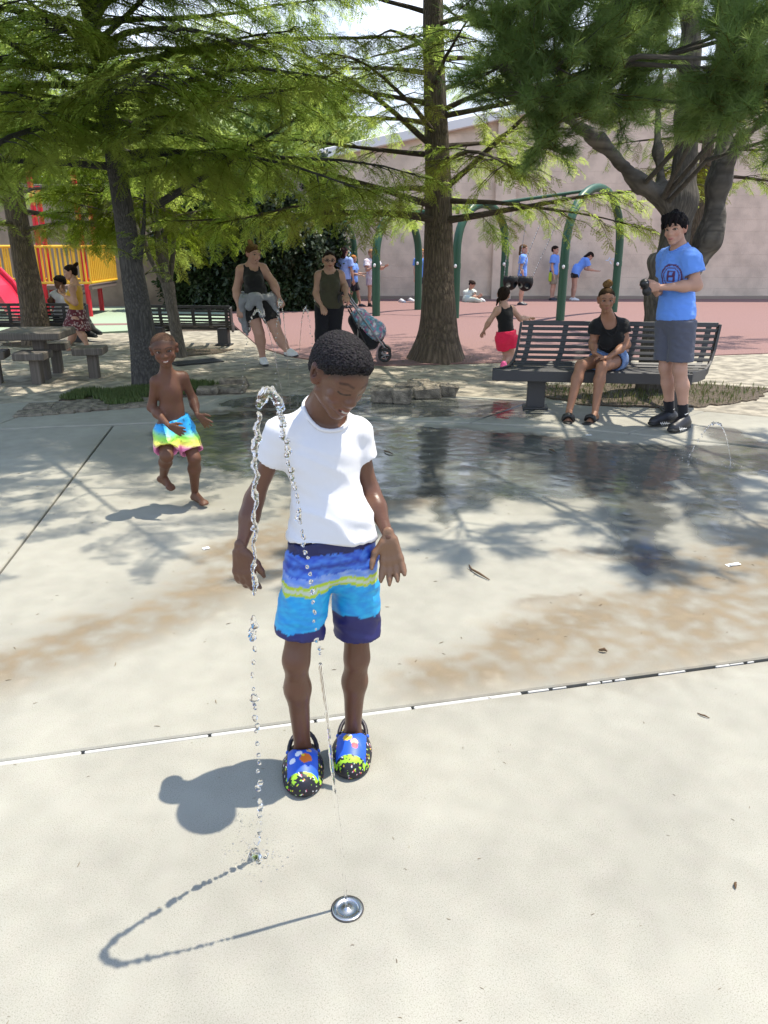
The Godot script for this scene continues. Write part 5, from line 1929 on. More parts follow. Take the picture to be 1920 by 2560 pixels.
	for k in 26:
		var t := (k + r.randf() * 0.5) / 26.5
		put_drop.call(along(pf, t) + Vector3(r.randf_range(-1, 1), 0, 0) * 0.004, r.randf_range(0.55, 1.25))
	# spatter where it lands
	var sp := []
	var land: Vector3 = (Vector3(-0.340, 0.000, -1.630)) - at
	for k in 90:
		var a := r.randf() * TAU
		var d := pow(r.randf(), 0.7) * 0.11
		sp.append([land + Vector3(cos(a) * d, 0.002 + maxf(0.0, 0.03 - d * 0.5) * r.randf(), sin(a) * d * 0.8), r.randf_range(0.0010, 0.0026), 0.8])
	for k in 50:
		sp.append([(Vector3(-0.410, 0.000, -1.770)) - at + Vector3(r.randfn() * 0.05, r.randf() * 0.02, r.randfn() * 0.03), r.randf_range(0.001, 0.0022), 1.0])
	f = Fld.new(0.004, 0.004)
	for k in 14:
		var p := land + Vector3(r.randfn() * 0.014, 0.001, r.randfn() * 0.012)
		f.cap(p, p + Vector3(0, 0.004 + 0.01 * r.randf(), 0), 0.006, 0.004)
	f.cut(Vector3(0, 0.001, 0), Vector3.DOWN)
	mb = MB.new()
	f.build(mb, func(p, n): return Color.WHITE)
	put("splash", mb.mesh(), mats["water"], o)
	drops(o, "spatter", sp)
	# the nozzle plate
	var nz := thing("jet_nozzle", Vector3(at.x, 0, at.z), "round steel nozzle plate set flush in the concrete", "nozzle")
	mb = MB.new()
	mb.lathe(PackedVector2Array([Vector2(0.0375, -0.002), Vector2(0.0375, 0.003), Vector2(0.036, 0.0045), Vector2(0.028, 0.0048), Vector2(0.0265, 0.003)]), 40, Vector3.ZERO)
	put("rim", mb.mesh(), mats["steel"], nz)
	mb = MB.new()
	mb.lathe(PackedVector2Array([Vector2(0.0268, 0.0032), Vector2(0.024, 0.0015), Vector2(0.014, 0.0018), Vector2(0.010, 0.003), Vector2(0.0055, 0.0032), Vector2(0.004, 0.006), Vector2(0, 0.0062)]), 40, Vector3.ZERO)
	put("dish", mb.mesh(), mats["steel"], nz)
	mb = MB.new()
	mb.lathe(PackedVector2Array([Vector2(0.0405, 0.0005), Vector2(0.0405, 0.0025), Vector2(0.0372, 0.0025)]), 40, Vector3.ZERO)
	put("seal", mb.mesh(), mats["rubber_black"], nz)
	for k in 3:
		mb = MB.new()
		var a := TAU * k / 3.0 + 0.4
		mb.sphere(Vector3(cos(a) * 0.0315, 0.0042, sin(a) * 0.0315), Vector3(0.0022, 0.0012, 0.0022), 8, 5)
		put("screw", mb.mesh(), mats["rubber_black"], nz)
	# the smaller jets farther off
	small_jet("thin water jet rising past the walking woman, arching to the left", Vector3(-1.013, 0.028, -7.700), Vector3(-1.247, 0.905, -7.800), Vector3(-1.476, -0.021, -7.900), 0.010, r)
	small_jet("thin water jet between the two women", Vector3(-0.959, 0.009, -7.800), Vector3(-1.032, 1.000, -7.900), Vector3(-1.125, -0.041, -8.000), 0.011, r)
	small_jet("thin water jet arching to the right, in front of the woman in olive", Vector3(-0.899, -0.001, -7.900), Vector3(-0.777, 0.933, -7.900), Vector3(-0.689, 0.009, -7.800), 0.008, r)
	small_jet("small low water jet at the right by the teenager's shoes", Vector3(2.539, -0.021, -5.420), Vector3(2.427, 0.298, -5.600), Vector3(2.299, -0.029, -5.600), 0.007, r)

func small_jet(label: String, a: Vector3, top: Vector3, b: Vector3, size: float, r: RandomNumberGenerator) -> void:
	a.y = 0.0
	b.y = 0.0
	var o := thing("water_jet", a, label, "water jet", "jets of water")
	var at := func(t: float) -> Vector3:
		var p := a.lerp(b, t)
		# a steep rise: most of the sideways travel happens near the top
		var h := 1.0 - pow(absf(2.0 * t - 1.0), 2.0)
		p.y = top.y * h
		p.x += (top.x - (a.x + b.x) * 0.5) * h
		return p - a
	var mb := MB.new()
	var pts := PackedVector3Array()
	var rr := PackedFloat32Array()
	for k in 24:
		pts.append(at.call(k / 23.0 * 0.36))
		rr.append(size * 0.35 * (1.0 + 0.4 * sin(k * 2.1)))
	mb.tube(pts, rr, 6)
	put("rising_thread", mb.mesh(), mats["water"], o)
	var list := []
	for k in 46:
		var t := lerpf(0.30, 0.99, k / 45.0)
		list.append([at.call(t) + Vector3(r.randf_range(-1, 1), r.randf_range(-1, 1), 0) * size * (0.6 + 2.0 * maxf(0.0, t - 0.5)), size * r.randf_range(0.4, 1.15) * (1.3 if absf(t - 0.5) < 0.12 else 0.75), r.randf_range(0.8, 1.5)])
	for k in 14:
		list.append([Vector3(r.randfn() * 0.05, 0.006, r.randfn() * 0.05), size * 0.4, 0.7])
		list.append([b - a + Vector3(r.randfn() * 0.06, 0.006, r.randfn() * 0.06), size * 0.4, 0.7])
	drops(o, "drops", list)

# ---------------------------------------------------------------- things lying about
func litter() -> void:
	var r := RandomNumberGenerator.new()
	r.seed = 8
	var wood := mt("twig_brown", Color(0.09, 0.05, 0.022), 0.85)
	var tw := [[Vector3(0.430, 0.000, -3.580), Vector3(0.510, 0.000, -3.400), "curved dark twig on the sunlit concrete right of the boy", 0.006], [Vector3(1.090, 0.000, -2.290), Vector3(1.120, 0.000, -2.260), "short twig near the right edge, beyond the joint", 0.003], [Vector3(0.860, 0.000, -2.720), Vector3(0.890, 0.000, -2.710), "small reddish seed pod on the tan stain", 0.007], [Vector3(0.900, 0.000, -1.540), Vector3(0.890, 0.000, -1.520), "tiny brown seed near the right edge in front", 0.004], [Vector3(0.000, 0.000, -5.830), Vector3(0.070, 0.000, -5.730), "dark twig on the wet concrete beyond the boy's shoulder", 0.006], [Vector3(1.300, 0.000, -5.870), Vector3(1.330, 0.000, -5.790), "dark twig on the wet concrete before the bench", 0.007]]
	for t in tw:
		var a: Vector3 = t[0]
		var b: Vector3 = t[1]
		var o := thing("twig", a, t[2], "twig", "twigs and seeds on the pad")
		var d := b - a
		var sd := d.cross(Vector3.UP) * 0.10
		var mb := MB.new()
		mb.tube(PackedVector3Array([Vector3(0, t[3], 0), d * 0.3 + sd + Vector3(0, t[3] * 1.6, 0), d * 0.62 + sd * 0.8 + Vector3(0, t[3] * 2.2, 0), d + Vector3(0, t[3], 0)]), PackedFloat32Array([t[3] * 0.5, t[3] * 0.8, t[3], t[3] * 0.4]), 6)
		put("stem", mb.mesh(), wood, o)
		if t[3] == 0.006 and a.z > -5.0:
			mb = MB.new()
			mb.tube(PackedVector3Array([d * 0.5 + sd, d * 0.62 + sd * 2.2 + Vector3(0, 0.015, 0)]), PackedFloat32Array([0.002, 0.001]), 5)
			mb.tube(PackedVector3Array([d * 0.35 + sd, d * 0.25 + sd * 2.0 + Vector3(0, 0.012, 0)]), PackedFloat32Array([0.002, 0.001]), 5)
			put("side_twig", mb.mesh(), wood, o)
	for p in [[Vector3(1.770, 0.000, -3.590), 0.075, 0.028, "scrap of white paper on the tan stain at the right", 0.25], [Vector3(-0.950, 0.000, -3.810), 0.035, 0.03, "small white scrap beyond the boy's arm", 0.6], [Vector3(1.730, 0.000, -6.350), 0.05, 0.03, "white scrap on the joint in front of the seated girl", 0.1]]:
		var o := thing("paper_scrap", p[0], p[3], "paper", "scraps of paper")
		var mb := MB.new()
		var B := Basis(Vector3.UP, p[4]) * Basis(Vector3(0, 0, 1), 0.06)
		mb.box(Vector3(0, 0.004, 0), Vector3(p[1], 0.0012, p[2]), 0.0, B)
		mb.box(Vector3(0.003, 0.0065, 0.003), Vector3(p[1] * 0.8, 0.0012, p[2] * 0.6), 0.0, Basis(Vector3.UP, p[4] + 0.2) * Basis(Vector3(0, 0, 1), -0.08))
		put("sheet", mb.mesh(), mats["paper"], o)
	# fallen needles, grit and crumbs all over the pad
	var mb2 := MB.new()
	mb2.tube(PackedVector3Array([Vector3(-0.5, 0.1, 0), Vector3(0, 0.16, 0.06), Vector3(0.5, 0.1, 0)]), PackedFloat32Array([0.05, 0.08, 0.04]), 4)
	var where: Array[Transform3D] = []
	var tint := PackedColorArray()
	for k in 420:
		var z := -0.9 - 6.0 * pow(r.randf(), 1.3)
		var x := r.randf_range(-1, 1) * (0.8 - z * 0.55)
		var s := r.randf_range(0.006, 0.022) * (0.6 if z > -2.2 else 1.0)
		where.append(Transform3D(Basis(Vector3.UP, r.randf() * TAU).scaled(Vector3(s, s * 0.7, s * r.randf_range(0.6, 1.6))), Vector3(x, 0.0, z)))
		tint.append(Color(0.10, 0.065, 0.035).lerp(Color(0.22, 0.17, 0.10), r.randf()))
	multi("leaf_litter", mb2.mesh(), mt("litter_bits", Color.WHITE, 0.9), where, tint, null, "fallen needles and crumbs scattered over the concrete", "litter")

# ---------------------------------------------------------------- people
var pn := FastNoiseLite.new()

func head_tf(ctr: Vector3, hh: float, yaw: float, pitch: float, roll: float) -> Transform3D:
	var B := Basis(Vector3.UP, deg_to_rad(yaw)) * Basis(Vector3.RIGHT, deg_to_rad(pitch)) * Basis(Vector3(0, 0, 1), deg_to_rad(roll))
	return Transform3D(B.scaled_local(Vector3(hh, hh, hh)), ctr - B * Vector3(0, 0.5 * hh, 0))

func append(mb: MB, part: MB, T: Transform3D) -> void:
	var s := mb.v.size()
	var B := T.basis.orthonormalized()
	for k in part.v.size():
		mb.v.append(T * part.v[k])
		mb.n.append(B * part.n[k])
		mb.c.append(part.c[k])
		mb.u.append(part.u[k])
	for k in part.i:
		mb.i.append(k + s)

func d_seg(p: Vector3, a: Vector3, b: Vector3) -> float:
	var ab := b - a
	return (p - a - ab * clampf((p - a).dot(ab) / ab.length_squared(), 0.0, 1.0)).length()

# o: skin, lip, brow, closed (eyes cast down), smile, stub (stubble on the scalp), iris, wide, jaw
func head(mb: MB, T: Transform3D, cell: float, o: Dictionary) -> void:
	var hh := T.basis.x.length()
	var f := Fld.new(cell / hh, 0.030)
	var wd: float = o.get("wide", 1.0)
	var jaw: float = o.get("jaw", 1.0)
	f.ell(Vector3(0, 0.63, -0.05), Vector3(0.345 * wd, 0.345, 0.43))
	f.ell(Vector3(0, 0.38, 0.10), Vector3(0.265 * wd, 0.34, 0.27))
	f.cap(Vector3(-0.22 * wd * jaw, 0.24, 0.0), Vector3(-0.05, 0.075, 0.25), 0.075, 0.06)
	f.cap(Vector3(0.22 * wd * jaw, 0.24, 0.0), Vector3(0.05, 0.075, 0.25), 0.075, 0.06)
	f.ell(Vector3(0, 0.075, 0.28), Vector3(0.085, 0.06, 0.07))
	for s in [-1.0, 1.0]:
		f.ell(Vector3(s * 0.165 * wd, 0.37, 0.245), Vector3(0.105, 0.09, 0.085))
		f.cap(Vector3(s * 0.06, 0.605, 0.345), Vector3(s * 0.22 * wd, 0.59, 0.245), 0.035, 0.03)
		# ear
		var ec := Vector3(s * 0.338 * wd, 0.47, -0.06)
		var EB := Basis(Vector3.UP, s * -0.30)
		f.ell(ec, Vector3(0.032, 0.115, 0.072), EB)
		f.cap(ec + Vector3(s * 0.022, 0.08, 0.03), ec + Vector3(s * 0.034, 0.085, -0.05), 0.020, 0.020)
		f.cap(ec + Vector3(s * 0.034, 0.085, -0.05), ec + Vector3(s * 0.028, -0.035, -0.05), 0.020, 0.018)
		f.ell(ec + Vector3(s * 0.010, -0.098, 0.02), Vector3(0.03, 0.04, 0.035))
		f.sell(ec + Vector3(s * 0.042, 0.02, 0.005), Vector3(0.025, 0.07, 0.035), EB)
		# nose wing
		f.ell(Vector3(s * 0.052, 0.355, 0.385), Vector3(0.038, 0.033, 0.045))
		if not o.get("closed", false):
			f.sell(Vector3(s * 0.148 * wd, 0.505, 0.345), Vector3(0.070, 0.031, 0.085))
		else:
			f.ell(Vector3(s * 0.148 * wd, 0.505, 0.285), Vector3(0.072, 0.05, 0.055))
	f.cap(Vector3(0, 0.56, 0.335), Vector3(0, 0.385, 0.425), 0.030, 0.042)
	# mouth
	var sm: float = o.get("smile", 0.0)
	var mw := 0.095 + 0.035 * sm
	for s in [-1.0, 1.0]:
		f.cap(Vector3(0, 0.243, 0.375), Vector3(s * mw, 0.222 + 0.02 * sm, 0.320), 0.024, 0.012)
		f.cap(Vector3(0, 0.188 - 0.012 * sm, 0.365), Vector3(s * mw, 0.214 + 0.02 * sm, 0.318), 0.029, 0.012)
	f.scap(Vector3(-mw * 0.9, 0.222 + 0.016 * sm, 0.375), Vector3(0, 0.214, 0.425), 0.005 + 0.006 * sm)
	f.scap(Vector3(mw * 0.9, 0.222 + 0.016 * sm, 0.375), Vector3(0, 0.214, 0.425), 0.005 + 0.006 * sm)
	var skin: Color = o.skin
	var lip: Color = o.get("lip", Color(skin.r * 0.9, skin.g * 0.55, skin.b * 0.55))
	var brow: Color = o.get("brow", Color(0.02, 0.014, 0.01))
	var stub: float = o.get("stub", 0.0)
	var closed: bool = o.get("closed", false)
	var part := MB.new()
	f.build(part, func(p: Vector3, n: Vector3) -> Color:
		var c := skin
		c = c.lerp(Color(skin.r * 1.02, skin.g * 0.80, skin.b * 0.78), 0.5 * (1.0 - smoothstep(0.04, 0.16, minf(p.distance_to(Vector3(-0.17, 0.36, 0.3)), p.distance_to(Vector3(0.17, 0.36, 0.3))))))
		var ax := absf(p.x)
		if p.z > 0.15:
			# lips
			var ml := Vector2(p.x / (mw * 1.12), (p.y - 0.216 - 0.02 * sm * (ax / mw)) / 0.052)
			c = c.lerp(lip, 1.0 - smoothstep(0.75, 1.1, ml.length()))
			if absf(p.y - 0.216 - 0.014 * sm * ax / mw) < 0.009 + 0.007 * sm and ax < mw * 0.95:
				c = Color(0.50, 0.46, 0.40) if sm > 0.5 and ax < mw * 0.55 else lip * 0.25
			# brows
			var q := Vector3(ax, p.y, 0)
			var db := minf(d_seg(q, Vector3(0.07, 0.615, 0), Vector3(0.15, 0.636, 0)), d_seg(q, Vector3(0.15, 0.636, 0), Vector3(0.235 * wd, 0.608, 0)))
			c = c.lerp(brow, (1.0 - smoothstep(0.006, 0.022, db)) * 0.75)
			# lashes and lids
			var ex := (ax - 0.148 * wd) / 0.075
			if absf(ex) < 1.1:
				var ly := 0.505 + (0.034 * (1.0 - ex * ex) if not closed else -0.022 * (1.0 - ex * ex) - 0.012)
				c = c.lerp(Color(0.010, 0.007, 0.006), 1.0 - smoothstep(0.007, 0.016, absf(p.y - ly)))
				c = c.lerp(skin * 0.7, 0.6 * (1.0 - smoothstep(0.004, 0.014, absf(p.y - 0.552))))
			# nostrils
			c = c.lerp(skin * 0.16, 1.0 - smoothstep(0.008, 0.022, Vector3(ax, p.y, p.z).distance_to(Vector3(0.03, 0.333, 0.40))))
		if stub > 0.0:
			var hl := -0.75 * (p.y - 0.76) + 0.66 * (p.z - 0.42)
			c = c.lerp(Color(0.028, 0.02, 0.017), stub * (1.0 - smoothstep(-0.09, 0.02, hl)))
		# inside the ear
		if ax > 0.31 * wd and p.y < 0.62:
			c = c.lerp(Color(skin.r * 0.9, skin.g * 0.62, skin.b * 0.6), 0.5)
		return c)
	if not closed:
		var iris: Color = o.get("iris", Color(0.05, 0.025, 0.012))
		var gx: float = o.get("gaze", 0.0)
		for s in [-1.0, 1.0]:
			var ec := Vector3(s * 0.146 * wd, 0.505, 0.255)
			var at := part.v.size()
			part.sphere(ec, Vector3(0.068, 0.058, 0.062), 20, 16)
			for k in range(at, part.v.size()):
				var d := (part.v[k] - ec)
				var q := Vector2(d.x - gx * 0.02, d.y).length()
				part.c[k] = Color(0.006, 0.005, 0.005) if q < 0.016 else (iris if q < 0.033 else Color(0.40, 0.37, 0.35))
	append(mb, part, T)

# h: c, th, at, n, caps [[a, b, ra, rb]], amp, freq, fleck
func hair(o: Node3D, T: Transform3D, cell: float, h: Dictionary, wd := 1.0) -> void:
	var hh := T.basis.x.length()
	var f := Fld.new(cell / hh, 0.035)
	var th: float = h.get("th", 0.03)
	f.ell(Vector3(0, 0.63, -0.05), Vector3(0.345 * wd + th, 0.345 + th, 0.43 + th))
	if h.get("nape", true):
		f.ell(Vector3(0, 0.42, -0.22), Vector3(0.24 * wd + th, 0.28, 0.22 + th))
	f.cut(h.get("at", Vector3(0, 0.76, 0.42)), h.get("n", Vector3(0, -0.75, 0.66)))
	var g := Fld.new(cell / hh, 0.03)
	for q in h.get("caps", []):
		g.cap(q[0], q[1], q[2], q[3])
	var col: Color = h.c
	var amp: float = h.get("amp", 0.012)
	var fr: float = h.get("freq", 14.0)
	var fl: float = h.get("fleck", 0.35)
	var tip: Color = h.get("tip", col)
	var part := MB.new()
	var str_: Vector3 = h.get("grain", Vector3(1, 1, 1))
	var paint := func(p: Vector3, n: Vector3) -> Color:
		var v: float = pn.get_noise_3dv(p * str_ * fr * 1.6)
		return col.lerp(tip, smoothstep(0.75, 1.2, p.y)) * clampf(1.0 + v * fl * 2.0, 0.25, 2.4)
	var hat: Vector3 = h.get("at", Vector3(0, 0.76, 0.42))
	var hn: Vector3 = h.get("n", Vector3(0, -0.75, 0.66)).normalized()
	var disp := func(p: Vector3, n: Vector3) -> float:
		var dp := -(p - hat).dot(hn) + 0.05 * pn.get_noise_3dv(p * 6.0)
		return amp * pn.get_noise_3dv(p * str_ * fr) - (th * 0.95 + 0.012) * (1.0 - smoothstep(0.0, 0.16, dp))
	f.build(part, paint, disp)
	if g.P.size():
		g.build(part, paint, func(p: Vector3, n: Vector3) -> float: return amp * pn.get_noise_3dv(p * str_ * fr))
	var mb := MB.new()
	append(mb, part, T)
	put("hair", mb.mesh(), mats["hair"], o)

# W wrist, D towards the fingers, N out of the palm, S towards the thumb
func hand(mb: MB, W: Vector3, D: Vector3, N: Vector3, S: Vector3, L: float, skin: Color, curl := 0.35, spread := 0.6, thumb := 0.6, cell := 0.003) -> void:
	D = D.normalized()
	S = (S - D * S.dot(D)).normalized()
	var n0 := D.cross(S)
	N = n0 if n0.dot(N) > 0.0 else -n0
	var f := Fld.new(maxf(cell, L * 0.018), L * 0.022)
	var K := W + D * L * 0.46
	var lens := [0.40, 0.45, 0.41, 0.32]
	f.cap(W - D * L * 0.10, W + D * L * 0.10, L * 0.105, L * 0.115, N, 1.35)
	for i in 4:
		var off := S * L * (0.165 - 0.112 * i)
		var kn := K + off - D * L * (0.02 * absf(i - 1.0)) + N * L * 0.01 * absf(i - 1.5)
		f.cap(W + off * 0.55 + D * L * 0.05, kn, L * 0.075, L * 0.063, N, 1.15)
		var d := (D + S * spread * (1.4 - i) * 0.13).normalized()
		var a := 0.0
		var p := kn
		for j in 3:
			a += curl * ([0.7, 1.1, 0.8][j]) * (1.0 + 0.08 * i)
			var dd := d * cos(a) + N * sin(a)
			var q = p + dd * L * lens[i] * [0.46, 0.30, 0.24][j]
			f.cap(p, q, L * [0.055, 0.050, 0.044][j], L * [0.050, 0.044, 0.036][j])
			p = q
	var tb := W + D * L * 0.10 + S * L * 0.12 + N * L * 0.03
	var t1 := tb + (D * 0.75 + S * thumb + N * 0.25).normalized() * L * 0.24
	var t2 := t1 + (D * 0.95 + S * thumb * 0.5 + N * 0.3).normalized() * L * 0.17
	var t3 := t2 + (D * 1.0 + S * thumb * 0.2 + N * 0.45).normalized() * L * 0.13
	f.cap(tb, t1, L * 0.085, L * 0.060)
	f.cap(t1, t2, L * 0.060, L * 0.052)
	f.cap(t2, t3, L * 0.052, L * 0.040)
	var palm := Color(minf(skin.r * 1.5 + 0.03, 0.62), minf(skin.g * 1.55 + 0.03, 0.42), minf(skin.b * 1.5 + 0.02, 0.36))
	var dark := skin.r < 0.25
	f.build(mb, func(p: Vector3, n: Vector3) -> Color:
		var c := skin
		if dark:
			c = c.lerp(palm, smoothstep(0.15, 0.6, n.dot(N)))
		return c)

func shoe(o: Node3D, A: Vector3, T: Vector3, H: float, cell: float, col: Color, sole: Color, high := 0.0, fleck := Color(-1, 0, 0)) -> void:
	# A ankle, T tip of the toe at sole level
	var fw := Vector3(T.x - A.x, T.y - A.y + 0.045 * H, T.z - A.z)
	if absf(fw.y) < 0.075:
		fw.y = 0.0
	var ln := fw.length()
	fw = fw.normalized()
	var up := (Vector3.UP - fw * fw.y).normalized()
	var heel := T - fw * (ln + 0.028 * H)
	var r := 0.026 * H
	var f := Fld.new(cell, 0.012)
	f.cap(heel + up * r * 1.1, T - fw * r * 1.1 + up * r * 0.75, r * 0.95, r * 0.92)
	f.cap(A + up * 0.0, heel.lerp(T, 0.35) + up * r * 1.2, r * 1.0, r)
	f.cap(heel.lerp(T, 0.35) + up * r * 1.6, T - fw * r * 1.6 + up * r * 0.8, r * 0.95, r * 0.8)
	if high > 0.0:
		f.cap(A, A + (A - heel.lerp(T, 0.3)).normalized() * high, r * 0.9, r * 0.9)
	f.cut(T + up * 0.004, -up)
	var mb := MB.new()
	f.build(mb, func(p: Vector3, n: Vector3) -> Color:
		if fleck.r >= 0.0 and pn.get_noise_3dv(p * 38.0) > 0.28:
			return fleck
		return col)
	var s := put("shoe", mb.mesh(), mats["leather"], o)
	var g := Fld.new(cell, 0.008)
	g.cap(heel + up * r * 0.42, T - fw * r * 0.9 + up * r * 0.42, r * 1.06, r * 1.02, up, 2.2)
	g.cut(T + up * 0.001, -up)
	mb = MB.new()
	g.build(mb, func(p: Vector3, n: Vector3) -> Color: return sole)
	put("sole", mb.mesh(), mats["rubber_sole"], s)

func foot(f: Fld, A: Vector3, T: Vector3, H: float) -> void:
	var fw := (T - A)
	var flat := Vector3(fw.x, fw.y + 0.045 * H, fw.z).normalized()
	var up := (Vector3.UP - flat * flat.y).normalized()
	var side := flat.cross(up)
	var heel := A - up * 0.026 * H - flat * 0.022 * H
	var ball := T - flat * 0.030 * H + up * 0.010 * H
	f.cap(A, heel, 0.019 * H, 0.019 * H)
	f.cap(heel, ball, 0.018 * H, 0.016 * H)
	f.cap(A + flat * 0.01 * H, ball + up * 0.004 * H, 0.019 * H, 0.014 * H)
	f.cap(ball - side * 0.014 * H, ball + side * 0.014 * H, 0.013 * H)
	for k in 5:
		var b := ball + side * H * (0.018 - 0.009 * k)
		f.cap(b, b + flat * H * (0.026 - 0.003 * absf(k - 1.0)) - up * 0.004 * H, 0.0075 * H, 0.0065 * H)

func shade(c: Variant, p: Vector3, n: Vector3) -> Color:
	return c if c is Color else c.call(p, n)

func person(d: Dictionary) -> Node3D:
	var at: Vector3 = d.at
	var o := thing("person", at, d.label, "person", d.get("group", ""))
	var J := {}
	for key in d.J:
		J[key] = d.J[key] - at
	var H: float = d.H
	var g: float = d.get("g", 1.0)
	var cell: float = d.get("cell", 0.012)
	var hcell: float = d.get("hcell", cell * 0.5)
	var skin: Color = d.skin
	var hd: Array = d.hd
	var T := head_tf(hd[0] - at, hd[1], hd[2], hd[3], hd[4])
	var sm: Vector3 = (J.sl + J.sr) * 0.5
	var hm: Vector3 = (J.hl + J.hr) * 0.5
	var rv: Vector3 = (J.sr - J.sl).normalized()
	var uv: Vector3 = (sm - hm).normalized()
	rv = (rv - uv * rv.dot(uv)).normalized()
	var fv := rv.cross(uv)
	var B := Basis(rv, uv, fv)
	var hr_: Vector3 = (J.hr - J.hl).normalized()
	var HB := Basis(hr_, Vector3.UP, hr_.cross(Vector3.UP).normalized()).orthonormalized()
	var sw: float = J.sl.distance_to(J.sr) * 0.5
	var hw: float = J.hl.distance_to(J.hr) * 0.5
	var TL := sm.distance_to(hm)
	var ag: float = d.get("arm", g)
	var lg: float = d.get("leg", g)
	var dep: float = d.get("depth", 1.0)
	var torso := func(f: Fld, e: float, full: bool) -> void:
		f.ell(sm.lerp(hm, 0.22) + fv * 0.004 * H, Vector3(sw * 0.88 + e, TL * 0.36 + e, 0.060 * H * g * dep + e), B)
		f.ell(sm.lerp(hm, 0.62), Vector3(lerpf(sw, hw, 0.5) * 0.62 + 0.028 * H * g + e, TL * 0.42 + e, 0.056 * H * g * dep + e), B)
		f.ell(hm + uv * 0.015 * H, Vector3(hw + 0.036 * H * lg + e, 0.075 * H + e, 0.060 * H * lg + e), HB)
		if d.has("bust"):
			for s in [-1.0, 1.0]:
				f.ell(sm.lerp(hm, 0.33) + rv * s * sw * 0.42 + fv * 0.052 * H * g, Vector3(sw * 0.42 + e, TL * 0.17 + e, 0.034 * H * d.bust + e), B)
		if d.has("belly"):
			f.ell(sm.lerp(hm, 0.68) + fv * 0.035 * H * g, Vector3(hw * 0.85 + e, TL * 0.26 + e, 0.05 * H * d.belly + e), B)
	# ---- the body
	var mb := MB.new()
	var f := Fld.new(cell, 0.0085 * H)
	torso.call(f, 0.0, true)
	f.cap(J.sl, J.sr, 0.030 * H * ag, -1.0)
	var nb: Vector3 = J.get("nk", sm + uv * 0.03 * H)
	var nt := T * Vector3(0, 0.34, -0.10)
	f.cap(nb - uv * 0.02 * H, nt, 0.033 * H * lerpf(1.0, g, 0.4), 0.030 * H * lerpf(1.0, g, 0.4))
	for s in ["l", "r"]:
		var S: Vector3 = J["s" + s]
		f.cap(nb, S.lerp(sm, 0.25), 0.026 * H, 0.027 * H * ag)
		f.cap(S, J["e" + s], 0.030 * H * ag, 0.0225 * H * ag)
		f.cap(J["e" + s], J["e" + s].lerp(J["w" + s], 0.35), 0.0225 * H * ag, 0.0235 * H * ag)
		f.cap(J["e" + s].lerp(J["w" + s], 0.35), J["w" + s], 0.0235 * H * ag, 0.0130 * H * lerpf(1.0, ag, 0.5))
		var K: Vector3 = J["k" + s]
		var A: Vector3 = J["a" + s]
		f.cap(J["h" + s], K, 0.052 * H * lg, 0.033 * H * lg)
		f.cap(K, K.lerp(A, 0.3) - fv * 0.006 * H, 0.031 * H * lg, 0.033 * H * lg)
		f.cap(K.lerp(A, 0.3) - fv * 0.006 * H, A, 0.033 * H * lg, 0.0195 * H * lerpf(1.0, lg, 0.5))
		if d.get("bare", false):
			var ff := Fld.new(minf(cell, 0.007), 0.0035 * H)
			foot(ff, A, J["o" + s], H)
			ff.build(mb, func(p: Vector3, n: Vector3) -> Color: return skin)
		else:
			f.cap(A, A.lerp(J["o" + s], 0.5), 0.019 * H, 0.017 * H)
	var mark: Variant = d.get("mark", null)
	f.build(mb, func(p: Vector3, n: Vector3) -> Color:
		var c := skin * (1.0 + 0.10 * pn.get_noise_3dv(p * 9.0))
		return c if mark == null else mark.call(c, p, n))
	var ho: Dictionary = d.get("face", {})
	ho.skin = skin
	head(mb, T, hcell, ho)
	for s in ["l", "r"]:
		var W: Vector3 = J["w" + s]
		var hn: Array = d.get("hand_" + s, [(W - J["e" + s]), fv * -1.0, rv * (1.0 if s == "l" else -1.0), 0.35])
		hand(mb, W, hn[0], hn[1], hn[2], d.get("hl", 0.105 * H), skin, hn[3], hn[4] if hn.size() > 4 else 0.5, hn[5] if hn.size() > 5 else 0.55, minf(cell * 0.6, 0.006))
	put("body", mb.mesh(), mats[d.get("skinmat", "skin")], o)
	hair(o, T, d.get("haircell", hcell), d.hair, ho.get("wide", 1.0))
	# ---- clothes
	for w in d.get("wear", []):
		var e: float = w.get("o", 0.010)
		var wc: float = w.get("cell", cell)
		var q := Fld.new(wc, 0.0075 * H)
		var called: String = w.get("name", w.t)
		var m: Material = mats[w.get("m", "cloth")]
		if w.t == "shirt":
			torso.call(q, e, true)
			var tank: float = w.get("tank", 0.0)
			if tank > 0.0:
				for s in ["l", "r"]:
					var S: Vector3 = sm.lerp(J["s" + s], tank) + uv * 0.010 * H
					q.cap(S - uv * 0.09 * H + fv * 0.01 * H, S - uv * 0.008 * H, 0.036 * H + e, 0.033 * H * ag + e, rv, 1.7)
			else:
				q.cap(J.sl, J.sr, 0.030 * H * ag + e)
				for s in ["l", "r"]:
					var S: Vector3 = J["s" + s]
					q.cap(nb, S.lerp(sm, 0.25), 0.024 * H + e, 0.027 * H * ag + e)
					q.cap(S, S.lerp(J["e" + s], 0.2), 0.030 * H * ag + e)
					q.con(S, S.lerp(J["e" + s], w.get("sl", 0.5)), 0.031 * H * ag + e, 0.031 * H * ag + e + w.get("sf", 0.012))
					q.scon(S.lerp(J["e" + s], w.get("sl", 0.5) - 0.16), S.lerp(J["e" + s], w.get("sl", 0.5) + 0.1), 0.022 * H * ag + e * 0.5, 0.031 * H * ag + e + w.get("sf", 0.012) - 0.006)
			if w.has("tail") or (tank <= 0.0 and w.get("hem", 1.0) > 0.9):
				q.ell(hm + uv * TL * 0.10, Vector3(hw + 0.042 * H * lg + e + minf(w.get("tail", 0.002), 0.004), TL * 0.55, 0.066 * H * lg + e + w.get("tail", 0.002)), HB)
			q.cut(sm.lerp(hm, w.get("hem", 1.0)), -uv + rv * w.get("slant", 0.0))
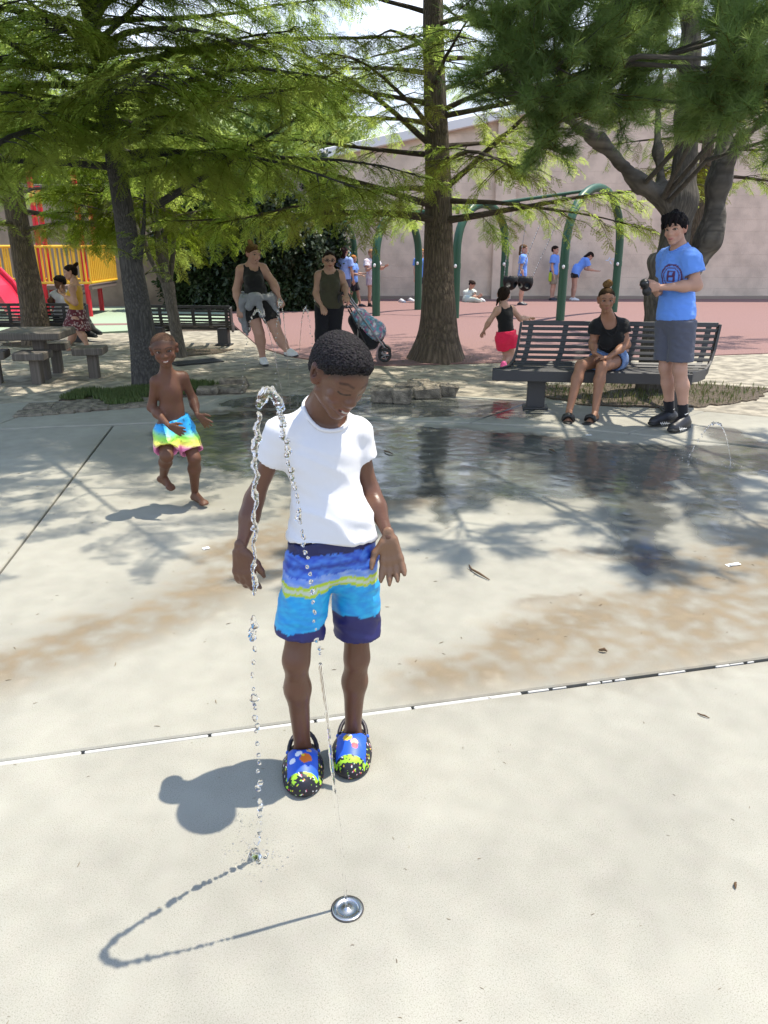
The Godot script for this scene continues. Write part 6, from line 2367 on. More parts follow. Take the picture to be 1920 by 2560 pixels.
			var nr: float = w.get("neck", 0.045) * H
			q.scap(nb + fv * w.get("nf", 0.008) * H - uv * w.get("nd", 0.0) * H, nt + uv * 0.1 * H, nr, nr * 1.2)
			if tank > 0.0:
				for s in ["l", "r"]:
					var S: Vector3 = J["s" + s]
					q.scap(S + (S - sm) * (0.05 + w.get("cutin", 0.0)) - uv * 0.03 * H, S + (S - sm) * 0.1 + uv * 0.2 * H, w.get("hole", 0.034) * H * ag, 0.06 * H)
		elif w.t == "shorts":
			q.ell(hm + uv * 0.012 * H, Vector3(hw + 0.038 * H * lg + e + w.get("wx", 0.0), 0.085 * H + e, 0.062 * H * lg + e), HB)
			q.ell(hm + uv * 0.045 * H, Vector3(maxf(hw + 0.028 * H * lg, lerpf(sw, hw, 0.5) * 0.62 + 0.028 * H * g) + e + 0.003 + w.get("wx", 0.0), 0.085 * H, maxf(0.054 * H * lg, 0.056 * H * g * dep) + e + 0.003 + w.get("wx", 0.0)), HB)
			for s in ["l", "r"]:
				var h0: Vector3 = J["h" + s]
				var h1: Vector3 = h0.lerp(J["k" + s], w.get("f", 0.6))
				var hs: Vector3 = h0.lerp(J["k" + s], w.get("f", 0.6) - 0.2)
				var he: Vector3 = h0.lerp(J["k" + s], w.get("f", 0.6) + 0.06)
				q.con(h0, h1, 0.056 * H * lg + e, 0.046 * H * lg + e + w.get("flare", 0.012))
				q.scon(hs, he, 0.030 * H * lg + e, 0.046 * H * lg + e + w.get("flare", 0.012) - 0.007)
			q.cut(hm + uv * w.get("top", 0.07) * H, uv + rv * w.get("slant", 0.0))
		elif w.t == "pants":
			q.ell(hm + uv * 0.012 * H, Vector3(hw + 0.038 * H * lg + e, 0.085 * H + e, 0.062 * H * lg + e), HB)
			for s in ["l", "r"]:
				q.cap(J["h" + s], J["k" + s], 0.054 * H * lg + e, 0.036 * H * lg + e)
				q.con(J["k" + s], J["a" + s], 0.036 * H * lg + e, 0.026 * H * lg + e + w.get("flare", 0.0))
				q.cap(J["k" + s], J["k" + s].lerp(J["a" + s], 0.3), 0.036 * H * lg + e)
			q.cut(hm + uv * w.get("top", 0.08) * H, uv)
		elif w.t == "skirt":
			var top: Vector3 = hm + uv * w.get("top", 0.08) * H
			var lo: Vector3 = hm.lerp((J.kl + J.kr) * 0.5, w.get("f", 0.6))
			q.con(top, hm, hw + 0.02 * H * g + e, hw + 0.045 * H * g + e, fv, 1.25)
			q.con(hm, lo, hw + 0.045 * H * g + e, hw + 0.05 * H * g + e + w.get("flare", 0.03), fv, 1.2)
		elif w.t == "custom":
			w.make.call(q, J, H)
		var part := MB.new()
		var col: Variant = w.c
		var sd: Variant = w.get("disp", null)
		if sd == null:
			var am: float = w.get("amp", 0.004)
			sd = func(p: Vector3, n: Vector3) -> float: return am * (1.0 - 2.0 * absf(pn.get_noise_3d(p.x * 7.0 + p.y * 4.0, p.y * 11.0, p.z * 7.0))) - am * 0.5
		q.build(part, func(p: Vector3, n: Vector3) -> Color: return shade(col, p, n), sd)
		var node := put(called, part.mesh(), m, o)
		if w.t == "shirt" and w.get("tank", 0.0) <= 0.0 and cell < 0.0105:
			# the ribbed band round the neck opening
			var nr: float = w.get("neck", 0.045) * H
			var na: Vector3 = nb + fv * w.get("nf", 0.008) * H - uv * w.get("nd", 0.0) * H
			var nz: Vector3 = nt + uv * 0.1 * H
			var ax := (nz - na).normalized()
			var e1 := (rv - ax * rv.dot(ax)).normalized()
			var e2 := ax.cross(e1)
			var bins := 30
			var hi := []
			for b in bins:
				hi.append(-9.0)
			for v in part.v:
				var t := clampf((v - na).dot(ax) / na.distance_to(nz), 0.0, 1.0)
				var dd: Vector3 = v - na - ax * (v - na).dot(ax)
				if absf(dd.length() - nr * lerpf(1.0, 1.2, t)) < 0.008:
					var b := int((atan2(dd.dot(e2), dd.dot(e1)) / TAU + 1.0) * bins) % bins
					hi[b] = maxf(hi[b], (v - na).dot(ax))
			var ring := PackedVector3Array()
			var rr := PackedFloat32Array()
			for k in bins + 1:
				var sum := 0.0
				var cnt := 0
				for j in range(-2, 3):
					var hv: float = hi[(k + j + bins) % bins]
					if hv > -1.0:
						sum += hv
						cnt += 1
				if cnt > 0:
					var hh2 := sum / cnt
					var t := clampf(hh2 / na.distance_to(nz), 0.0, 1.0)
					var an := TAU * (k % bins + 0.5) / bins
					ring.append(na + ax * (hh2 - 0.002) + (e1 * cos(an) + e2 * sin(an)) * (nr * lerpf(1.0, 1.2, t) + 0.001))
					rr.append(0.0055)
			if ring.size() > bins / 2:
				var cb := MB.new()
				cb.col = shade(col, Vector3(99, 99, 99), Vector3.DOWN)
				cb.tube(ring, rr, 8, false)
				put("collar", cb.mesh(), m, node)
		if w.has("label"):
			node.set_meta("label", w.label)
	if d.has("shoe"):
		for s in ["l", "r"]:
			shoe(o, J["a" + s], J["o" + s], H, minf(cell, 0.01), d.shoe[0], d.shoe[1], d.shoe[2] if d.shoe.size() > 2 else 0.0, d.shoe[3] if d.shoe.size() > 3 else Color(-1, 0, 0))
	return o

# joints of a plain upright figure: at the feet, facing yaw, arms by the side
func stand(at: Vector3, H: float, yaw: float, o := {}) -> Dictionary:
	var Y := Basis(Vector3.UP, deg_to_rad(yaw))
	var J := {}
	var lean: float = o.get("lean", 0.0)
	for s in ["l", "r"]:
		var q := -1.0 if s == "l" else 1.0
		var step: float = o.get("step", 0.0) * q
		J["h" + s] = at + Y * Vector3(q * 0.048 * H, 0.50 * H, 0)
		J["k" + s] = at + Y * Vector3(q * 0.05 * H, 0.275 * H, step * 0.5 * H + 0.012 * H)
		J["a" + s] = at + Y * Vector3(q * 0.05 * H, 0.048 * H, step * H)
		J["o" + s] = at + Y * Vector3(q * 0.065 * H, 0.0, step * H + 0.115 * H)
		var sh := Vector3(q * 0.108 * H, 0.0, 0)
		var up := Vector3(0, cos(lean), sin(lean))
		J["s" + s] = at + Y * (Vector3(0, 0.50 * H, 0) + up * 0.305 * H + sh)
		var ar: Array = o.get("arm_" + s, [Vector3(q * 0.025, -0.175, 0.0), Vector3(q * 0.005, -0.145, 0.05)])
		J["e" + s] = J["s" + s] + Y * (ar[0] * H)
		J["w" + s] = J["e" + s] + Y * (ar[1] * H)
	J.nk = (J.sl + J.sr) * 0.5 + Vector3(0, 0.025 * H, 0)
	return J

func white(v: float) -> Color:
	return Color(v, v, v)

# ---------------------------------------------------------------- who is there
func fv_of(p: Vector3) -> Vector3:
	return Vector3(-p.x, 0, -p.z).normalized()

func people() -> void:
	main_boy()
	running_boy()
	women()
	bench_girl()
	teen()
	pink_girl()
	far_people()

func main_boy() -> void:
	var at: Vector3 = Vector3(-0.17, 0, -2.05)
	var skin := Color(0.128, 0.060, 0.036)
	var J := {
		"nk": Vector3(-0.165, 1.128, -2.090), "sl": Vector3(-0.276, 1.063, -2.050), "sr": Vector3(-0.079, 1.039, -2.130),
		"el": Vector3(-0.368, 0.860, -2.070), "wl": Vector3(-0.401, 0.737, -1.990), "er": Vector3(-0.040, 0.860, -2.140), "wr": Vector3(0.014, 0.756, -2.040),
		"hl": Vector3(-0.212, 0.708, -2.020), "hr": Vector3(-0.083, 0.694, -2.070), "kl": Vector3(-0.254, 0.409, -1.955), "kr": Vector3(-0.083, 0.347, -2.075),
		"al": Vector3(-0.253, 0.041, -2.020), "ar": Vector3(-0.101, 0.044, -2.100), "ol": Vector3(-0.239, -0.011, -1.865), "or": Vector3(-0.103, -0.000, -1.945)}
	var ys := [(Vector3(-0.168, 0.733, -2.000)).y, (Vector3(-0.170, 0.670, -2.000)).y, (Vector3(-0.170, 0.649, -2.000)).y, (Vector3(-0.171, 0.619, -2.000)).y, (Vector3(-0.174, 0.518, -2.000)).y]
	var shorts := func(p: Vector3, n: Vector3) -> Color:
		var w := p + at
		var y := w.y + 0.006 * pn.get_noise_3d(w.x * 55.0, w.y * 6.0, w.z * 30.0) + 0.012 * pn.get_noise_3d(w.x * 9.0, 3.0, w.z * 9.0)
		var v := pn.get_noise_3d(w.x * 30.0, w.y * 60.0, w.z * 20.0)
		if y > ys[0]:
			return Color(0.006, 0.010, 0.075)
		if y > ys[1]:
			return Color(0.012, 0.060, 0.46).lerp(Color(0.06, 0.20, 0.66), clampf(0.5 + v, 0, 1)).lerp(Color(0.008, 0.02, 0.20), clampf(1.0 - absf(y - lerpf(ys[0], ys[1], 0.55)) / 0.010, 0.0, 1.0) * 0.8)
		if y > ys[2]:
			return Color(0.12, 0.25, 0.66).lerp(Color(0.30, 0.40, 0.70), clampf(v + 0.3, 0, 1))
		if y > ys[3]:
			var t: float = (y - ys[3]) / (ys[2] - ys[3])
			return Color(0.42, 0.55, 0.03) if t > 0.66 or t < 0.30 else Color(0.50, 0.56, 0.42)
		if y > ys[4]:
			return Color(0.012, 0.26, 0.60).lerp(Color(0.02, 0.42, 0.70), clampf(0.4 + v * 0.8, 0, 1))
		return Color(0.014, 0.012, 0.105)
	var wr := func(p: Vector3, n: Vector3) -> float:
		var r := 1.0 - absf(pn.get_noise_3d(p.x * 3.0 + p.y * 1.5, p.y * 9.0 + p.x * 3.0, p.z * 4.0)) * 2.4
		var low := smoothstep(0.95, 0.6, p.y)
		return maxf(r, 0.0) * (0.004 + 0.009 * low) - 0.004 + 0.006 * pn.get_noise_3d(p.x * 4.0, p.y * 4.0, p.z * 4.0)
	var wr2 := func(p: Vector3, n: Vector3) -> float:
		var r := 1.0 - absf(pn.get_noise_3d(p.x * 6.0 + p.y * 5.0, p.y * 10.0, p.z * 6.0)) * 2.2
		return maxf(r, 0.0) * 0.007 - 0.004
	var o := person({
		"label": "boy in white t-shirt and blue striped swim shorts looking down at the water jet", "at": at, "J": J, "H": 1.34, "skin": skin, "skinmat": "skin_wet", "cell": 0.0055, "hcell": 0.0026, "arm": 0.74, "leg": 0.79, "hl": 0.152,
		"hd": [Vector3(-0.114, 1.223, -2.000), 0.199, 36.0, 33.0, -8.0],
		"face": {"closed": true, "smile": 0.55, "lip": Color(0.17, 0.06, 0.045), "brow": Color(0.03, 0.015, 0.01), "stub": 0.8, "wide": 0.95},
		"hair": {"c": Color(0.020, 0.018, 0.019), "th": 0.055, "at": Vector3(0, 0.80, 0.42), "amp": 0.014, "freq": 27.0, "fleck": 0.9},
		"hand_l": [Vector3(0.10, -1.0, 0.12), Vector3(0.35, -0.1, -1), Vector3(1, 0.1, 0.35), 0.30, 0.5, 0.5],
		"hand_r": [Vector3(0.12, -1.0, 0.15), Vector3(-0.25, 0.15, 1), Vector3(-1, 0.1, -0.2), 0.16, 1.0, 0.75],
		"wear": [
			{"t": "shirt", "c": Color(0.68, 0.68, 0.70), "o": 0.010, "sl": 0.44, "sf": 0.006, "hem": 0.865, "slant": -0.12, "tail": 0.030, "neck": 0.045, "nf": 0.012, "nd": 0.012, "cell": 0.0055, "disp": wr},
			{"t": "shorts", "c": shorts, "o": 0.008, "f": 0.76, "flare": 0.016, "wx": 0.009, "top": 0.050, "slant": -0.10, "cell": 0.0050, "m": "nylon", "disp": wr2}]})
	clog(o, J.al - at, J.ol - at, 0)
	clog(o, J.ar - at, J.or - at, 1)

func clog(o: Node3D, A: Vector3, T: Vector3, which: int) -> void:
	var fw := Vector3(T.x - A.x, 0, T.z - A.z).normalized()
	var side := fw.cross(Vector3.UP)
	var tip := Vector3(T.x, 0.0, T.z) + fw * 0.012
	var heel := tip - fw * 0.225
	var U := Vector3.UP
	var f := Fld.new(0.0030, 0.014)
	# rounded upper over the toes
	f.ell(tip - fw * 0.075 + U * 0.030, Vector3(0.050, 0.044, 0.074), Basis(side, U, -fw))
	f.ell(tip - fw * 0.115 + U * 0.040, Vector3(0.047, 0.045, 0.055), Basis(side, U, -fw))
	# low side walls back to the heel
	for s in [-1.0, 1.0]:
		f.cap(tip - fw * 0.11 + side * s * 0.040 + U * 0.035, heel + fw * 0.045 + side * s * 0.030 + U * 0.030, 0.012)
	f.cap(heel + fw * 0.03 - side * 0.018 + U * 0.032, heel + fw * 0.03 + side * 0.018 + U * 0.032, 0.013)
	f.cap(tip - fw * 0.066 + U * 0.012, heel + fw * 0.045 + U * 0.012, 0.050, 0.036, U, 3.0)
	f.sell(tip - fw * 0.168 + U * 0.075, Vector3(0.032, 0.045, 0.052), Basis(side, U, -fw))
	f.cut(U * 0.004, -U)
	var mid := tip - fw * 0.09
	var mb := MB.new()
	f.build(mb, func(p: Vector3, n: Vector3) -> Color:
		var q := p - mid
		var x := q.dot(side)
		var y := q.dot(fw)
		var base := Color(0.010, 0.009, 0.016)
		var sp := pn.get_noise_3dv(p * 75.0)
		if sp > 0.42:
			base = [Color(0.75, 0.75, 0.78), Color(0.30, 0.60, 0.03), Color(0.75, 0.62, 0.03), Color(0.55, 0.03, 0.10)][int(absf(x * 300.0 + y * 170.0)) % 4]
		if n.y > 0.15 and absf(x) < 0.046 and y > -0.052 and y < 0.052 and p.y > 0.022:
			var c := Color(0.012, 0.09, 0.52)
			# plain loose paint shapes of the same colours
			var a := Vector2(x + 0.010, y - 0.006)
			var b := Vector2(x - 0.012, y + 0.012)
			var d := Vector2(x + 0.020, y + 0.026)
			if which == 0:
				if a.length() < 0.017 + 0.004 * sp: c = Color(0.62, 0.15, 0.015)
				if b.length() < 0.010 + 0.003 * sp: c = Color(0.75, 0.78, 0.80)
				if Vector2(x + 0.002, y + 0.004).length() < 0.005: c = Color(0.75, 0.55, 0.02)
				if d.length() < 0.008: c = Color(0.55, 0.36, 0.22)
				if Vector2(x - 0.030, y - 0.010).length() < 0.009: c = Color(0.70, 0.72, 0.76)
			else:
				if a.length() < 0.012: c = Color(0.60, 0.40, 0.28)
				if b.length() < 0.014 + 0.003 * sp: c = Color(0.72, 0.48, 0.05)
				if Vector2(x + 0.012, y - 0.020).length() < 0.010: c = Color(0.60, 0.05, 0.08)
				if Vector2(x - 0.006, y + 0.020).length() < 0.006: c = Color(0.75, 0.75, 0.72)
			return c
		if n.y > 0.15 and y >= 0.040 and y < 0.075 and pn.get_noise_3dv(p * 45.0) > 0.12:
			return Color(0.33, 0.62, 0.03)
		return base)
	var s := put("clog", mb.mesh(), mats["foam"], o)
	# strap behind the heel
	var st := MB.new()
	st.col = Color(0.012, 0.010, 0.018)
	var pts := PackedVector3Array()
	var rr := PackedFloat32Array()
	for k in 13:
		var a := PI * k / 12.0
		pts.append(tip - fw * (0.165 + 0.062 * sin(a)) + side * cos(a) * 0.044 + U * (0.048 + 0.030 * sin(a)))
		rr.append(0.007)
	st.tube(pts, rr, 8)
	put("strap", st.mesh(), mats["foam"], s)
	for q in [-1.0, 1.0]:
		st = MB.new()
		st.col = Color(0.02, 0.10, 0.5)
		st.sphere(tip - fw * 0.163 + side * q * 0.047 + U * 0.047, Vector3(0.007, 0.007, 0.007))
		put("rivet", st.mesh(), mats["foam"], s)

func running_boy() -> void:
	var at: Vector3 = Vector3(-1.2, 0, -4.5)
	var skin := Color(0.122, 0.056, 0.034)
	var J := {
		"nk": Vector3(-1.274, 0.821, -4.520), "sl": Vector3(-1.335, 0.773, -4.500), "sr": Vector3(-1.191, 0.790, -4.560),
		"el": Vector3(-1.383, 0.618, -4.520), "wl": Vector3(-1.241, 0.540, -4.360), "er": Vector3(-1.157, 0.648, -4.620), "wr": Vector3(-1.112, 0.570, -4.520),
		"hl": Vector3(-1.308, 0.488, -4.500), "hr": Vector3(-1.219, 0.496, -4.560), "kl": Vector3(-1.274, 0.363, -4.360), "kr": Vector3(-1.138, 0.321, -4.460),
		"al": Vector3(-1.362, 0.178, -4.550), "ar": Vector3(-1.184, 0.060, -4.580), "ol": Vector3(-1.293, 0.104, -4.500), "or": Vector3(-1.091, 0.022, -4.460)}
	var y0: float = (Vector3(-1.268, 0.527, -4.500)).y
	var y1: float = (Vector3(-1.285, 0.345, -4.500)).y
	person({
		"label": "shirtless boy hopping barefoot in rainbow swim shorts", "at": at, "J": J, "H": 1.08, "skin": skin, "cell": 0.0085, "hcell": 0.0042, "bare": true, "arm": 0.95, "leg": 1.0, "hl": 0.115,
		"hd": [Vector3(-1.262, 0.967, -4.470), 0.185, 14.0, 10.0, 6.0],
		"face": {"smile": 0.8, "lip": Color(0.20, 0.075, 0.06), "stub": 0.55, "gaze": 0.4, "wide": 1.10},
		"hair": {"c": Color(0.075, 0.042, 0.028), "th": 0.006, "amp": 0.003, "freq": 14.0, "at": Vector3(0, 0.84, 0.40)},
		"hand_l": [Vector3(0.9, -0.35, 0.25), Vector3(0.1, -0.5, -1), Vector3(0.2, 0.8, 0.1), 0.08, 1.1, 0.6],
		"hand_r": [Vector3(0.75, -0.7, 0.1), Vector3(0.2, -0.4, -1), Vector3(0.5, 0.7, 0.2), 0.06, 1.5, 0.8],
		"mark": func(c: Color, p: Vector3, n: Vector3) -> Color:
			var w := p + at
			return c.lerp(c * 0.45, 1.0 - smoothstep(0.006, 0.014, w.distance_to(Vector3(-1.240, 0.576, -4.420)))),
		"wear": [{"t": "shorts", "o": 0.010, "f": 0.80, "flare": 0.012, "top": 0.055, "slant": -0.25, "cell": 0.008, "m": "nylon", "amp": 0.006, "c": func(p: Vector3, n: Vector3) -> Color:
			var w := p + at
			var t: float = (y0 - w.y - (w.x + 1.2) * 0.12) / (y0 - y1) + 0.03 * pn.get_noise_3dv(w * 20.0)
			var c := Color(0.02, 0.36, 0.75).lerp(Color(0.30, 0.70, 0.08), smoothstep(0.18, 0.42, t)).lerp(Color(0.75, 0.72, 0.12), smoothstep(0.42, 0.56, t)).lerp(Color(0.80, 0.25, 0.50), smoothstep(0.60, 0.76, t))
			if pn.get_noise_3d(w.x * 28.0, w.y * 40.0, w.z * 10.0) > 0.42:
				c = c * 0.45
			return c}]})

func women() -> void:
	var at: Vector3 = Vector3(-1.55, 0, -10.2)
	var skin := Color(0.46, 0.27, 0.20)
	person({
		"label": "woman in black tank top with a grey sweatshirt tied round her waist", "at": at, "H": 1.55, "g": 1.35, "arm": 1.35, "leg": 1.28, "skin": skin, "cell": 0.013, "hcell": 0.008, "bust": 1.3, "belly": 1.1, "depth": 1.1,
		"J": {"nk": Vector3(-1.656, 1.302, -10.200), "sl": Vector3(-1.808, 1.202, -10.200), "sr": Vector3(-1.545, 1.217, -10.250), "el": Vector3(-1.882, 0.965, -10.200), "wl": Vector3(-1.848, 0.755, -10.100), "er": Vector3(-1.418, 1.048, -10.250), "wr": Vector3(-1.336, 0.872, -10.150),
			"hl": Vector3(-1.722, 0.771, -10.200), "hr": Vector3(-1.519, 0.788, -10.200), "kl": Vector3(-1.614, 0.426, -10.150), "kr": Vector3(-1.358, 0.391, -10.100), "al": Vector3(-1.591, 0.099, -10.200), "ar": Vector3(-1.223, 0.180, -10.050), "ol": Vector3(-1.525, 0.013, -10.050), "or": Vector3(-1.104, 0.142, -9.980)},
		"hd": [Vector3(-1.631, 1.397, -10.150), 0.225, 42.0, 8.0, -4.0], "face": {"smile": 0.7, "wide": 1.05},
		"hair": {"c": Color(0.085, 0.045, 0.02), "tip": Color(0.30, 0.18, 0.08), "th": 0.06, "amp": 0.02, "freq": 10.0, "caps": [[Vector3(-0.05, 1.0, -0.25), Vector3(-0.12, 1.12, -0.32), 0.13, 0.12], [Vector3(0, 0.5, -0.42), Vector3(-0.05, 0.30, -0.45), 0.07, 0.03]]},
		"shoe": [Color(0.62, 0.63, 0.63), Color(0.05, 0.05, 0.05)],
		"wear": [{"t": "shorts", "c": Color(0.008, 0.008, 0.010), "o": 0.010, "f": 0.52, "flare": 0.006, "top": 0.08},
			{"t": "shirt", "name": "tank_top", "c": Color(0.011, 0.009, 0.011), "o": 0.010, "tank": 0.62, "hem": 0.86, "neck": 0.036, "nd": 0.05, "nf": 0.035, "hole": 0.020},
			{"t": "custom", "name": "tied_sweatshirt", "c": Color(0.24, 0.25, 0.265), "amp": 0.010, "make": func(q: Fld, J: Dictionary, H: float) -> void:
				var m: Vector3 = (J.hl + J.hr) * 0.5 + Vector3(0, 0.09, 0)
				q.con(m + Vector3(0, -0.03, 0), m + Vector3(0, 0.05, 0), 0.235, 0.225, Vector3(0, 0, 1), 1.25)
				q.cap(m + Vector3(-0.16, -0.02, 0.12), m + Vector3(-0.20, -0.26, 0.05), 0.06, 0.05)
				q.cap(m + Vector3(-0.20, -0.2, 0.05), m + Vector3(-0.15, -0.46, 0.04), 0.055, 0.018)
				q.cap(m + Vector3(0.18, 0.0, 0.08), m + Vector3(0.25, -0.30, 0.03), 0.055, 0.04)
				q.cap(m + Vector3(0.22, -0.2, 0.03), m + Vector3(0.26, -0.34, 0.0), 0.05, 0.025)
				q.cap(m + Vector3(0.02, 0.02, 0.20), m + Vector3(0.08, -0.20, 0.20), 0.045, 0.04)
				q.cap(m + Vector3(0.0, 0.02, 0.20), m + Vector3(-0.08, -0.10, 0.20), 0.05, 0.05)
				q.cap(m + Vector3(-0.04, 0.03, 0.20), m + Vector3(0.06, 0.02, 0.21), 0.045, 0.04)
				q.cap(m + Vector3(-0.2, 0, -0.1), m + Vector3(-0.18, -0.4, -0.08), 0.07, 0.06)
				q.cap(m + Vector3(0.2, 0, -0.1), m + Vector3(0.18, -0.4, -0.08), 0.07, 0.06)}]})
	at = Vector3(-0.75, 0, -10.2)
	person({
		"label": "woman in glasses and olive tank top pushing the stroller", "at": at, "H": 1.52, "g": 1.25, "arm": 1.3, "leg": 1.2, "skin": Color(0.42, 0.25, 0.18), "cell": 0.013, "hcell": 0.008, "bust": 1.2, "belly": 1.2, "depth": 1.1,
		"J": {"nk": Vector3(-0.694, 1.224, -10.200), "sl": Vector3(-0.820, 1.135, -10.200), "sr": Vector3(-0.564, 1.138, -10.250), "el": Vector3(-0.861, 0.920, -10.200), "wl": Vector3(-0.788, 0.776, -10.050), "er": Vector3(-0.507, 1.002, -10.250), "wr": Vector3(-0.476, 0.912, -10.050),
			"hl": Vector3(-0.789, 0.742, -10.200), "hr": Vector3(-0.622, 0.742, -10.200), "kl": Vector3(-0.811, 0.438, -10.150), "kr": Vector3(-0.634, 0.444, -10.200), "al": Vector3(-0.842, 0.111, -10.200), "ar": Vector3(-0.632, 0.116, -10.250), "ol": Vector3(-0.846, 0.033, -10.000), "or": Vector3(-0.598, 0.049, -10.050)},
		"hd": [Vector3(-0.688, 1.326, -10.150), 0.215, 12.0, 4.0, 0.0], "face": {"smile": 0.4, "wide": 1.02},
		"hair": {"c": Color(0.022, 0.014, 0.010), "th": 0.02, "amp": 0.004, "at": Vector3(0, 0.82, 0.40), "caps": [[Vector3(0, 0.9, -0.4), Vector3(0, 0.95, -0.5), 0.09, 0.09]]},
		"shoe": [Color(0.02, 0.02, 0.02), Color(0.05, 0.05, 0.05)],
		"wear": [{"t": "pants", "c": Color(0.006, 0.006, 0.008), "o": 0.010},
			{"t": "shirt", "name": "tank_top", "c": Color(0.050, 0.046, 0.024), "o": 0.016, "tank": 0.68, "hem": 1.02, "neck": 0.040, "nd": 0.022, "nf": 0.02, "hole": 0.020, "tail": 0.02}]})
	# her glasses
	var T := head_tf(Vector3(-0.688, 1.326, -10.150) - Vector3(-0.75, 0, -10.2), 0.215, 12.0, 4.0, 0.0)
	var gm := MB.new()
	for s in [-1.0, 1.0]:
		var ring := PackedVector3Array()
		var rr := PackedFloat32Array()
		for k in 17:
			var a := TAU * k / 16.0
			ring.append(T * Vector3(s * 0.15 + cos(a) * 0.105, 0.50 + sin(a) * 0.065, 0.40))
			rr.append(0.0035)
		gm.tube(ring, rr, 5)
		gm.bar(T * Vector3(s * 0.25, 0.51, 0.39), T * Vector3(s * 0.36, 0.52, -0.05), 0.003, 5)
	gm.bar(T * Vector3(-0.05, 0.51, 0.40), T * Vector3(0.05, 0.51, 0.40), 0.003, 5)
	put("glasses", gm.mesh(), mats["rubber_black"], get_node("person_003"))
	# woman walking past the table, the child in front of her, and someone on the bench behind
	at = Vector3(-4.5, 0, -11.55)
	person({
		"label": "woman in mustard halter top and ruffled wine-red floral skirt walking left", "at": at, "H": 1.5, "g": 1.0, "skin": Color(0.44, 0.25, 0.17), "cell": 0.014, "hcell": 0.009, "bust": 1.0,
		"J": {"nk": Vector3(-4.459, 0.997, -11.550), "sl": Vector3(-4.478, 0.904, -11.730), "sr": Vector3(-4.440, 0.923, -11.370), "el": Vector3(-4.633, 0.718, -11.750), "wl": Vector3(-4.672, 0.843, -11.650), "er": Vector3(-4.407, 0.715, -11.350), "wr": Vector3(-4.566, 0.807, -11.400),
			"hl": Vector3(-4.507, 0.461, -11.650), "hr": Vector3(-4.470, 0.480, -11.450), "kl": Vector3(-4.617, 0.247, -11.650), "kr": Vector3(-4.427, 0.296, -11.450), "al": Vector3(-4.724, 0.071, -11.650), "ar": Vector3(-4.336, 0.122, -11.400), "ol": Vector3(-4.817, 0.037, -11.700), "or": Vector3(-4.447, 0.036, -11.450)},
		"hd": [Vector3(-4.500, 1.131, -11.550), 0.205, -78.0, 8.0, 0.0], "bare": true,
		"hair": {"c": Color(0.016, 0.010, 0.008), "th": 0.04, "amp": 0.012, "caps": [[Vector3(0, 0.88, -0.42), Vector3(0, 0.98, -0.58), 0.14, 0.12]]},
		"wear": [{"t": "shirt", "name": "halter_top", "c": Color(0.50, 0.29, 0.03), "o": 0.010, "tank": 0.4, "hem": 0.95, "neck": 0.048, "hole": 0.026, "cutin": -0.1},
			{"t": "skirt", "f": 0.62, "flare": 0.05, "top": 0.10, "amp": 0.012, "c": func(p: Vector3, n: Vector3) -> Color: return Color(0.45, 0.35, 0.33) if pn.get_noise_3dv(p * 26.0) > 0.30 else Color(0.105, 0.016, 0.026)}]})
	at = Vector3(-5.0, 0, -12.6)
	person({
		"label": "person in white shirt, black trousers and boots on the left bench, behind the walking woman", "at": at, "H": 1.5, "g": 1.05, "skin": Color(0.15, 0.075, 0.045), "cell": 0.015, "hcell": 0.012,
		"J": {"nk": Vector3(-5.092, 0.821, -12.600), "sl": Vector3(-5.190, 0.750, -12.600), "sr": Vector3(-5.020, 0.747, -12.650), "el": Vector3(-5.270, 0.662, -12.550), "wl": Vector3(-5.275, 0.576, -12.750), "er": Vector3(-5.027, 0.615, -12.700), "wr": Vector3(-5.169, 0.554, -12.850),
			"hl": Vector3(-5.201, 0.397, -12.650), "hr": Vector3(-5.117, 0.392, -12.700), "kl": Vector3(-4.986, 0.349, -12.850), "kr": Vector3(-4.911, 0.374, -12.900), "al": Vector3(-4.797, 0.124, -12.750), "ar": Vector3(-4.720, 0.163, -12.800), "ol": Vector3(-4.633, 0.076, -12.650), "or": Vector3(-4.571, 0.115, -12.700)},
		"hd": [Vector3(-5.098, 0.940, -12.600), 0.20, -60.0, 15.0, 0.0], "hair": {"c": Color(0.012, 0.009, 0.008), "th": 0.07, "amp": 0.03},
		"shoe": [Color(0.008, 0.008, 0.009), Color(0.012, 0.012, 0.012), 0.12],
		"wear": [{"t": "pants", "c": Color(0.008, 0.008, 0.009), "o": 0.014}, {"t": "shirt", "c": Color(0.60, 0.57, 0.60), "o": 0.014, "sl": 0.5, "hem": 0.92}]})

